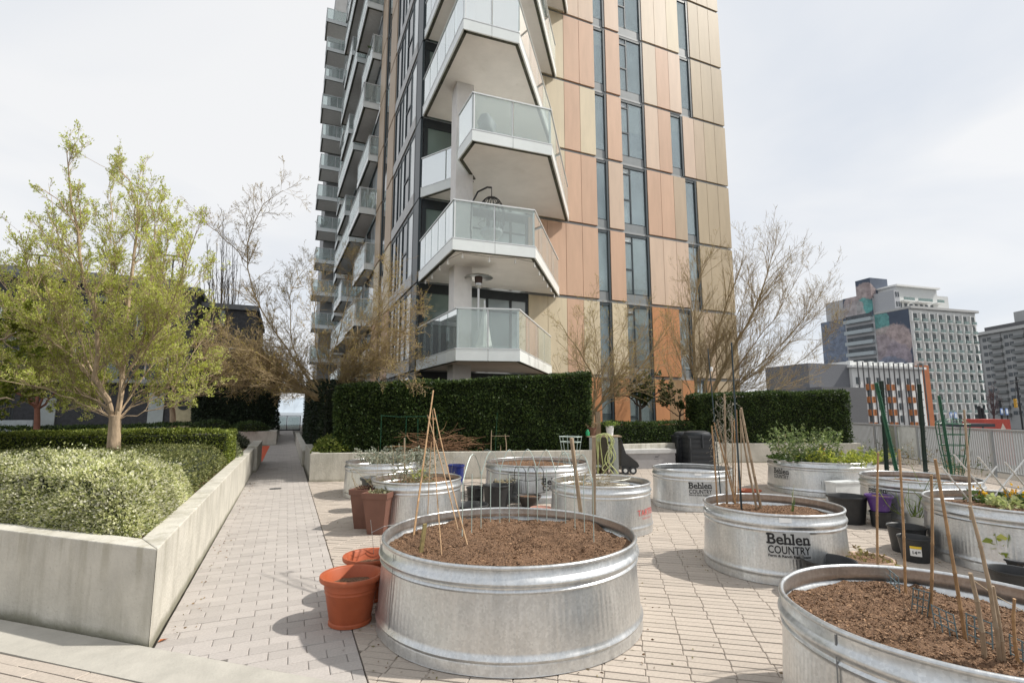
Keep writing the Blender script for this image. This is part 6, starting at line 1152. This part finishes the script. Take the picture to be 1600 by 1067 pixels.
for (a, b) in ((35, 105), (240, 285)):
    r = MB().box(X(a, 392), X(b, 400), YB + .2, YB + .27, Zb(a, 396), Zb(a, 396) + .07).build('roof_rail', M_dark(), th_)
    for x in np.linspace(X(a, 392), X(b, 400), 4): MB().box(x - .03, x + .03, YB + .2, YB + .26, Zb(150, 438) + .005, Zb(a, 396) - .002).build('post', M_dark(), r)
wp_ = [winmat('town_pane', (.22, .27, .29)), winmat('town_pane_dark', (.05, .06, .07))]
for i, (x0, x1, y0, y1) in enumerate([(130, 142, 480, 505), (218, 232, 480, 520), (60, 85, 480, 530), (5, 30, 480, 530), (165, 190, 540, 590), (95, 118, 545, 590), (20, 45, 545, 590), (230, 262, 560, 600), (345, 352, 485, 510), (360, 372, 545, 575), (150, 175, 462, 470)]):
    yy = YB if x1 < 300 else YB + .6; xa, xb = AY(x0, y0, yy)[0], AY(x1, y0, yy)[0]; za, zb_ = AY(x0, y1, yy)[2], AY(x0, y0, yy)[2]
    w = MB().box(xa - .06, xb + .06, yy - .06, yy - .01, za - .06, za - .001).box(xa - .06, xb + .06, yy - .06, yy - .01, zb_ + .001, zb_ + .06).box(xa - .06, xa, yy - .06, yy - .01, za, zb_).box(xb, xb + .06, yy - .06, yy - .01, za, zb_).build('window', M_alu if i % 2 else M_dark(), th_)
    MB().box(xa, xb, yy - .04, yy - .02, za, zb_).build('pane', wp_[i % 2], w)
MB().box(X(-40), X(300), YB - .5, YB - .02, Zb(150, 598), Zb(150, 592)).build('canopy', pbr('canopy_grey', (.33, .34, .33), .6), th_)
# entrance panels: cream doors with a round dark porthole, pale walls between
for (x0, x1, lb) in ((270, 304, None), (-12, 10, None)):
    d_ = MB().box(X(x0, 640), X(x1, 640), YB - .14, YB - .03, .0, Zb(x0, 618)).build('door', cm_, th_); cx_, cz = (X(x0, 640) + X(x1, 640)) / 2, Zb(288, 632)
    m_ = MB(); vs = [(cx_ + .27 * math.cos(a), YB - .15 - .02 * s_, cz + .27 * math.sin(a)) for s_ in (0, 1) for a in np.linspace(0, 2 * math.pi, 24, endpoint=False)]
    m_.add(vs, [tuple(range(24, 48))] + [(k, (k + 1) % 24, (k + 1) % 24 + 24, k + 24) for k in range(24)]).build('porthole', M_dark(), d_)
MB().box(X(64, 640), X(88, 640), YB - .10, YB - .02, .0, Zb(70, 622)).build('pale_wall', lt, th_); MB().box(X(232, 640), X(256, 640), YB - .10, YB - .02, 0, Zb(70, 612)).build('pale_wall', lt, th_)
lw = MB().box(X(0, 650) - 3, X(86, 650), YB - 2.2, YB - 2.0, -.05, 1.15).build('garden_wall', pbr('pale_garden_wall', (.40, .44, .45), .8)); tag(lw, 'pale blue-grey low wall before the townhouse at far left', 'wall')
ls = thing('lattice_screen', 'dark lattice screen between the cream door and the garden tree', 'screen', (X(28, 640), YB - 1.6, 0)); 
for k in range(9): x = X(12, 640) + k * (X(47, 640) - X(12, 640)) / 8; MB().box(x - .03, x + .03, YB - 1.62, YB - 1.58, .4, Zb(30, 632)).build('slat', M_dark(), ls)
for k in range(5): z = 1.2 + k * .2; MB().box(X(12, 640), X(47, 640), YB - 1.578, YB - 1.54, z, z + .05).build('slat', M_dark(), ls)
# ============================================================ city beyond the railing
class Fr:                                                   # building frame: s along the street front, t into the depth
    def __init__(f, c, a): f.c = np.array(c[:2], float); f.u = np.array([math.sin(a), math.cos(a)]); f.v = np.array([-f.u[1], f.u[0]])
    def p(f, s, t): return f.c + f.u * s + f.v * t
    def s(f, px, py, t=0): return float((AP(px, py, f.p(0, t), f.u)[:2] - f.c) @ f.u)
    def z(f, px, py, t=0): return float(AP(px, py, f.p(0, t), f.u)[2])
    def tt(f, px, py): return float((AP(px, py, f.c, f.v)[:2] - f.c) @ f.v)
    def zt(f, px, py): return float(AP(px, py, f.c, f.v)[2])
    def box(f, s0, s1, t0, t1, z0, z1, nm, mt, par): return MB().prism([f.p(s0, t0), f.p(s1, t0), f.p(s1, t1), f.p(s0, t1)], z0, z1).build(nm, mt, par)
def shared(nm, mt, sx, sy, sz):
    me = MB().box(-sx / 2, sx / 2, 0, sy, 0, sz).mesh(nm); me.materials.append(mt); return me
def put(fr_, me, nm, par, s, t, z):
    q = fr_.p(s, t); r = ORG[par.name]; o_ = mesh_obj(nm, me, None, par, (q[0] - r[0], q[1] - r[1], z - r[2])); o_.rotation_euler = (0, 0, math.atan2(fr_.u[1], fr_.u[0])); return o_
stw = pbr('white_stucco', (.78, .78, .76), .8, var=.05, scale=.4); stg = pbr('grey_stucco', (.46, .46, .47), .8, var=.06, scale=.3); 
def mural_mat(blobs):                                       # flat paint: slate ground with blurred abstract fields of colour (object space)
    m = pbr('mural_slate', (.075, .095, .135), .75, var=.12, scale=.3); t = m.node_tree; b = t.nodes['Principled BSDF']; src = b.inputs['Base Color'].links[0].from_socket
    ge = t.nodes.new('ShaderNodeNewGeometry'); nz = t.nodes.new('ShaderNodeTexNoise'); nz.inputs['Scale'].default_value = .22; nz.inputs['Detail'].default_value = 7; nz.inputs['Roughness'].default_value = .62; t.links.new(ge.outputs['Position'], nz.inputs[0])
    n2 = t.nodes.new('ShaderNodeTexNoise'); n2.inputs['Scale'].default_value = .7; n2.inputs['Detail'].default_value = 8; n2.inputs['Roughness'].default_value = .7; t.links.new(ge.outputs['Position'], n2.inputs[0])
    sb_ = t.nodes.new('ShaderNodeVectorMath'); sb_.operation = 'SUBTRACT'; t.links.new(nz.outputs['Color'], sb_.inputs[0]); sb_.inputs[1].default_value = (.5, .5, .5)
    sc = t.nodes.new('ShaderNodeVectorMath'); sc.operation = 'SCALE'; sc.inputs['Scale'].default_value = 5.; t.links.new(sb_.outputs[0], sc.inputs[0]); ad_ = t.nodes.new('ShaderNodeVectorMath'); t.links.new(ge.outputs['Position'], ad_.inputs[0]); t.links.new(sc.outputs[0], ad_.inputs[1])
    for (p, r, zs, col) in blobs:
        d1_ = t.nodes.new('ShaderNodeVectorMath'); d1_.operation = 'SUBTRACT'; t.links.new(ad_.outputs[0], d1_.inputs[0]); d1_.inputs[1].default_value = tuple(p)
        d2_ = t.nodes.new('ShaderNodeVectorMath'); d2_.operation = 'MULTIPLY'; t.links.new(d1_.outputs[0], d2_.inputs[0]); d2_.inputs[1].default_value = (1 / r, 1 / r, zs / r)
        ln = t.nodes.new('ShaderNodeVectorMath'); ln.operation = 'LENGTH'; t.links.new(d2_.outputs[0], ln.inputs[0]); mr = t.nodes.new('ShaderNodeMapRange'); mr.inputs[1].default_value = 1.0; mr.inputs[2].default_value = .9; mr.inputs[4].default_value = .9; t.links.new(ln.outputs['Value'], mr.inputs[0])
        sh = t.nodes.new('ShaderNodeMapRange'); sh.inputs[1].default_value = .3; sh.inputs[2].default_value = .7; sh.inputs[3].default_value = .5; sh.inputs[4].default_value = 1.25; t.links.new(n2.outputs['Fac'], sh.inputs[0]); cv = t.nodes.new('ShaderNodeVectorMath'); cv.operation = 'SCALE'; cv.inputs[0].default_value = col; t.links.new(sh.outputs[0], cv.inputs['Scale'])
        mx_ = t.nodes.new('ShaderNodeMix'); mx_.data_type = 'RGBA'; t.links.new(mr.outputs[0], mx_.inputs[0]); t.links.new(src, mx_.inputs[6]); t.links.new(cv.outputs[0], mx_.inputs[7]); src = mx_.outputs[2]
    t.links.new(src, b.inputs['Base Color']); return m
D1 = 150.; cA = AD(1420, 482, D1); f1_ = Fr(cA, math.radians(97)); ZG = -5.
_q = lambda px, py: AP(px, py, cA, f1_.v)
mur = mural_mat([(_q(1300, 545), 9, .8, (.22, .26, .34)), (_q(1354, 456), 3.4, 1., (.44, .35, .34)), (_q(1340, 470), 4.2, .9, (.48, .40, .39)), (_q(1352, 479), 3.4, 1.3, (.14, .40, .38)), (_q(1336, 486), 4, 1.2, (.46, .42, .42)), (_q(1376, 508), 3, .6, (.16, .40, .38)), (_q(1390, 530), 6.5, 1.4, (.50, .41, .39)), (_q(1404, 534), 4.5, .8, (.47, .38, .37)), (_q(1382, 548), 5.5, 1.1, (.40, .34, .36)), (_q(1405, 562), 4, .7, (.36, .31, .35)), (_q(1392, 578), 7, 1.6, (.22, .25, .33))])
b1 = thing('mural_building', 'white apartment block with a dark painted mural on its side, far right', 'building', (cA[0], cA[1], ZG))
sR = f1_.s(1523, 490); zT = cA[2]; tL = f1_.tt(1367, 492)
f1_.box(0, sR, 0, tL, ZG, zT, 'wall', stw, b1)
f1_.box(-.3, sR + .6, -.8, tL + .3, zT + .01, zT + .7, 'cornice', pbr('pale_cornice', (.45, .45, .44), .7), b1)
# mural faces: side wall, tower over the recessed balconies, low left wall
f1_.box(-.25, -.02, .1, tL, ZG + 4, zT - .1, 'mural', mur, b1)
tL2 = f1_.tt(1322, 505); zt1 = f1_.zt(1322, 458) if False else f1_.zt(1345, 440)
f1_.box(-.4, 9, tL + .02, tL2, ZG, f1_.zt(1345, 470), 'wall', stg, b1)
f1_.box(-.65, -.42, tL + .02, tL2, f1_.zt(1345, 497), f1_.zt(1345, 462), 'mural', mur, b1)
f1_.box(-.3, 7, tL + .3, f1_.tt(1338, 450), f1_.zt(1345, 470) + .01, f1_.zt(1352, 436), 'lift_tower', mur, b1)
tL3 = f1_.tt(1280, 540); f1_.box(1.5, 12, tL2 + .02, tL3, ZG, f1_.zt(1300, 500), 'wall', mur, b1)
f1_.box(2, 14, tL2 + .5, tL3 - 2, f1_.zt(1300, 500) + .01, f1_.zt(1300, 470), 'roof_storey', stg, b1)
# recessed balconies of the mural side
for k in range(5):
    z0 = f1_.zt(1345, 574 - k * 17.5); bl_ = f1_.box(-1.6, -.42, tL + .3, tL2 - .3, z0, z0 + 1.15, 'balcony', pbr('pale_balcony', (.40, .45, .47), .5), b1); f1_.box(-.66, -.43, tL + .5, tL2 - .5, z0 + 1.16, z0 + 2.5, 'opening', wp_[1], bl_)
# street front: fins, windows, balconies
nB = 8; flo = 11; zt0 = zT - 1.2; dz = 2.95; wb = sR / nB
me_w = shared('window', winmat('far_pane', (.035, .05, .052)), wb * .60, .12, 2.35); me_r = shared('balustrade', glassmat('far_glass', (.55, .65, .63), .22, (.34, .40, .39)), wb * .56, .06, .85); me_s = shared('slab', stw, wb * .62, .75, .16); me_f = shared('fin', pbr('fin_white', (.72, .72, .70), .7), .34, .55, dz - .12)
for i in range(nB):
    for j in range(flo):
        z = zt0 - (j + 1) * dz + .5; s = wb * (i + .5); put(f1_, me_w, 'window', b1, s, -.14, z); put(f1_, me_s, 'slab', b1, s, -.76, z - .28); put(f1_, me_r, 'balustrade', b1, s, -.74, z - .05); put(f1_, me_f, 'fin', b1, s - wb * .40 + .26 * (j % 2), -.60, z - .2)
f1_.box(.0, sR, -.3, -.02, ZG, zt0 - flo * dz, 'shop_front', pbr('shop_stone', (.42, .40, .36), .8), b1)
for i in range(6): f1_.box(sR * .25 + i * 3.1, sR * .25 + i * 3.1 + 2.4, -.36, -.31, ZG + .4, ZG + 3, 'shop_window', wp_[1], b1)
f1_.box(-1.2, 1.0, -3, -.32, ZG, f1_.zt(1430, 572), 'orange_bay', pbr('brick_orange', (.42, .145, .06), .8, var=.12, scale=.5), b1)
# set-back upper storeys
f1_.box(2.5, sR * .72, 5, tL + 2, zT + .71, f1_.z(1450, 452, 5), 'penthouse', pbr('penthouse_white', (.60, .61, .60), .7), b1); f1_.box(-.1 + .3, 2.4, 4, tL, zT + .71, f1_.z(1400, 455, 5), 'penthouse', pbr('penthouse_grey', (.42, .43, .45), .7), b1)
f1_.box(2, sR * .74, 4.2, tL + 2.5, f1_.z(1450, 452, 5) + .01, f1_.z(1450, 452, 5) + .5, 'roof', stw, b1); f1_.box(sR * .72 + .02, sR * .95, 6, tL, zT + .71, f1_.z(1495, 465, 6), 'penthouse', pbr('penthouse_white', (.60, .61, .60), .7), b1)
for (s0, s1) in ((3, 7.5), (9, 15), (17, 20)):
    q = f1_.box(s0, s1, 3.2, 4.99, zT + 3.2, zT + 3.5, 'terrace', stw, b1); f1_.box(s0, s1, 3.2, 3.28, zT + 3.51, zT + 4.4, 'balustrade', me_r.materials[0], q)
for i in range(7): f1_.box(3.2 + i * 2.2, 4.3 + i * 2.2, 4.9, 4.98, zT + 1.2, zT + 2.9, 'window', wp_[1], b1)
for i in range(2):
    for j in range(2): f1_.box(.8 + i * .9, 1.2 + i * .9, 3.9, 3.98, zT + 1.5 + j * 3, zT + 3 + j * 3, 'window', wp_[1], b1)
# white and orange building with tall fins
D2 = 105.; cB = AD(1330, 570, D2); f2 = Fr(cB, math.radians(97)); b2 = thing('finned_building', 'white lower block with orange boxes and tall dark fins before the mural block', 'building', (cB[0], cB[1], ZG))
s0, s1 = 0, f2.s(1440, 575); zt2 = f2.z(1350, 575); f2.box(s0, s1, 0, 12, ZG, zt2, 'wall', stw, b2); f2.box(-.5, s1 + .4, -.7, 12, zt2 + .01, zt2 + .5, 'cornice', stw, b2)
f2.box(-10.5, -.02, .6, 12, ZG, f2.z(1300, 568), 'grey_wing', pbr('grey_metal_wing', (.15, .155, .17), .6), b2); f2.box(-11.5, -.5, -3, .58, ZG, f2.z(1300, 606), 'low_wing', pbr('low_wing', (.12, .12, .125), .6), b2)
nf = 5; dz2 = 2.6; me2 = shared('window', winmat('fin_pane', (.12, .14, .15)), 1.05, .1, 1.4); me2b = shared('window_frame', M_white(), .12, .14, 1.5); meo = shared('orange_box', pbr('orange_panel', (.50, .19, .07), .7), 1.7, .5, 1.25); wb2 = s1 / 7
for i in range(7):
    for j in range(nf):
        z = zt2 - 1.9 - (j + .55) * dz2; s = wb2 * (i + .5); put(f2, me2, 'window', b2, s, -.11, z); put(f2, me2b, 'window_frame', b2, s + .1, -.15, z)
        if i % 2 == 1:
            put(f2, meo, 'orange_box', b2, s, -.52, z - 1.2)
mef = shared('fin', pbr('dark_fin', (.14, .14, .145), .6), .09, .25, zt2 - ZG + 1.2); 
for i in range(14): put(f2, mef, 'fin', b2, wb2 * (i * .5 + .22), -1.0, ZG)
for i in range(7): put(f2, shared('roof_box', M_white(), .9, .8, 1.0), 'roof_box', b2, wb2 * i + .8, .5, zt2 + .51)
tr_ = f2.box(0.5, s1, 1.5, 6, zt2 + .52, zt2 + 1.4, 'roof_pergola', stw, b2)
# far grey apartment block
D3 = 210.; cD = AD(1527, 516, D3); f3 = Fr(cD, math.radians(206)); b3 = thing('grey_apartment_block', 'grey concrete apartment block at the far right edge', 'building', (cD[0], cD[1], ZG)); gr3 = pbr('far_concrete', (.36, .365, .365), .85, var=.08, scale=.2)
s1 = 62.; f3.box(0, s1, 0, 20, ZG, cD[2] - 2.4, 'wall', gr3, b3); f3.box(-2, s1, -1.2, 20, cD[2] - 2.39, cD[2] - 1.2, 'roof_slab', pbr('far_slab', (.46, .46, .45), .8), b3); f3.box(1, s1, 2, 18, cD[2] - 1.19, cD[2] + .8, 'roof_storey', pbr('far_dark', (.10, .10, .105), .8), b3); f3.box(10, s1 - 4, 6, 14, cD[2] + .81, cD[2] + 5.5, 'plant_room', gr3, b3)
me3 = shared('window', wp_[1], 1.6, .1, 1.4); me4 = shared('balcony', pbr('far_balcony', (.17, .18, .18), .6), 5.0, 1.0, 1.1); me5 = shared('rib', pbr('far_rib', (.34, .34, .34), .8), .35, .25, 34)
for j in range(13):
    z = cD[2] - 5.2 - j * 2.9
    if z < ZG + 3: break
    for s in np.arange(1.5, s1 - 2, 9.5): put(f3, me3, 'window', b3, s + 1.2, -.11, z); put(f3, me3, 'window', b3, s + 3.3, -.11, z + .1); put(f3, me4, 'balcony', b3, s + 6.6, -1.01, z - .5)
for s in np.arange(.3, s1, 9.5): put(f3, me5, 'rib', b3, s + .1, -.26, cD[2] - 2.4 - 34)
# far green-grey wood of bare trees, by the tower and behind the far blocks
rb_ = pbr('red_twig', (.13, .075, .075), .9)
tree('street_tree', 'reddish bare street tree before the grey apartment block', (1552, 655), 95, [[(1553, 650), (1548, 630), (1545, 605)], [(1553, 650), (1556, 630), (1560, 608)], [(1553, 650), (1552, 625), (1553, 600)], [(1553, 650), (1543, 635), (1538, 620)], [(1553, 650), (1562, 640), (1567, 625)]], .3, rb_, [(1553, 668, ZG), (1553, 660, None), (1553, 648, None)], spread=3, per=(14, 7, 2), rmin=.02, lim_r=(.05, .02), seed=31)
# street things
def sp(px, py, D): return AD(px, py, D)
def pole(name, label, px, py0, py1, D, r, mt, group=None, cat='pole'):
    a = sp(px, py0, D); t = thing(name, label, cat, (a[0], a[1], ZG), group); MB().tube([(a[0], a[1], ZG), (a[0], a[1], sp(px, py1, D)[2])], r, 8).build('shaft', mt, t); return t, a
bk = pbr('street_black', (.02, .02, .022), .5)
for px, y1, lb in ((1533, 634, 'left black street pole of the close pair'), (1538, 637, 'right black street pole of the close pair'), (1567, 625, 'black street pole behind the blue signs')): pole('street_pole', lb, px, 665, y1, 75, .22 if px < 1560 else .14, bk, 'black street poles')
for (px, py, lb) in ((1565, 643, 'left blue banner sign of the pair on the street'), (1573, 643, 'right blue banner sign of the pair on the street'), (1486, 649, 'left blue street banner near the shop front'), (1493, 649, 'right blue street banner near the shop front')):
    t, a = pole('banner_sign', lb, px + 3, 665, py - 5, 72, .06, bk, 'blue street banners', 'sign'); c_ = sp(px, py, 71.8); MB().box(c_[0] - .3, c_[0] + .3, c_[1] - .03, c_[1] + .03, c_[2] - .45, c_[2] + .45).build('banner', pbr('banner_blue', (.16, .26, .52), .6), t); MB().box(c_[0] - .2, c_[0] + .2, c_[1] - .045, c_[1] - .032, c_[2] - .3, c_[2] + .3).build('emblem', pbr('banner_pale', (.62, .68, .74), .6), t)
t, a = pole('traffic_light', 'yellow traffic light on a dark mast, far right street', 1598, 668, 588, 62, .10, bk, None, 'traffic light'); c_ = sp(1587, 632, 62)
MB().tube([sp(1598, 594, 62), sp(1580, 598, 62), sp(1562, 600, 62)], .05, 6).build('mast_arm', bk, t); yl = pbr('signal_yellow', (.62, .33, .02), .5)
for k in range(3):
    h_ = MB().box(c_[0] - .17, c_[0] + .17, c_[1] - .1, c_[1] + .1, c_[2] + .36 - k * .36, c_[2] + .70 - k * .36).build('signal_head', yl, t); MB().lathe([(.001, 0), (.12, 0), (.12, .03)], 12, (c_[0], c_[1] - .14, c_[2] + .5 - k * .36)).build('visor', bk, h_)
MB().tube([c_ + np.array([0, 0, .7]), sp(1587, 598, 62)], .025, 5).build('hanger', bk, t)
# red truck and van roof passing beyond the railing
D = 48.; L0 = sp(1537, 664, D); L1 = sp(1572, 660, D); tk = thing('box_truck', 'red box truck passing beyond the railing', 'truck', (L0[0], L0[1], ZG)); dd = np.array([.93, -.37]); nn = np.array([.37, .93]); o = L0[:2]
def tb(s0, s1, t0, t1, z0, z1, nm, mt, par=None): return MB().prism([o + dd * s0 + nn * t0, o + dd * s1 + nn * t0, o + dd * s1 + nn * t1, o + dd * s0 + nn * t1], z0, z1).build(nm, mt, par or tk)
zr = sp(1560, 655, D)[2]; red = pbr('truck_red', (.50, .07, .045), .45); tb(.1, 2.6, 0, 2.3, ZG + .9, zr, 'cargo_box', red); tb(-.7, .08, .1, 2.2, ZG + .8, zr - 1.1, 'cab', red); tb(-.5, -.05, .05, .09, zr - 1.9, zr - 1.3, 'side_window', wp_[1]); tb(-.65, 2.6, .2, 2.1, ZG + .5, ZG + .79, 'chassis', bk)
for s in (-.3, 1.9): MB().tube([np.append(o + dd * s + nn * .0, ZG + .45), np.append(o + dd * s + nn * .3, ZG + .45)], .45, 16).build('wheel', bk, tk)
m_ = MB(); q = o + dd * 1.6 - nn * .012; q2 = o + dd * 2.1 - nn * .012; q3 = o + dd * 1.85 - nn * .012; m_.add([np.append(q, zr - .9), np.append(q2, zr - .9), np.append(q3, zr - .35)], [(0, 1, 2)]); m_.build('emblem', pbr('emblem_cream', (.70, .60, .50), .6), tk)
rw = thing('bus_shelter', 'long dark shelter roof beyond the railing, left of the red truck', 'shelter', np.append(sp(1515, 666, 40)[:2], ZG)); a = sp(1492, 664, 40); b = sp(1540, 664, 40)
MB().beam(a, b, 1.6, .25).build('roof', pbr('shelter_dark', (.05, .055, .065), .5), rw)
for f in (.1, .9): q = a + (b - a) * f; MB().tube([(q[0], q[1], ZG), (q[0], q[1], q[2] - .13)], .06, 6).build('post', bk, rw)
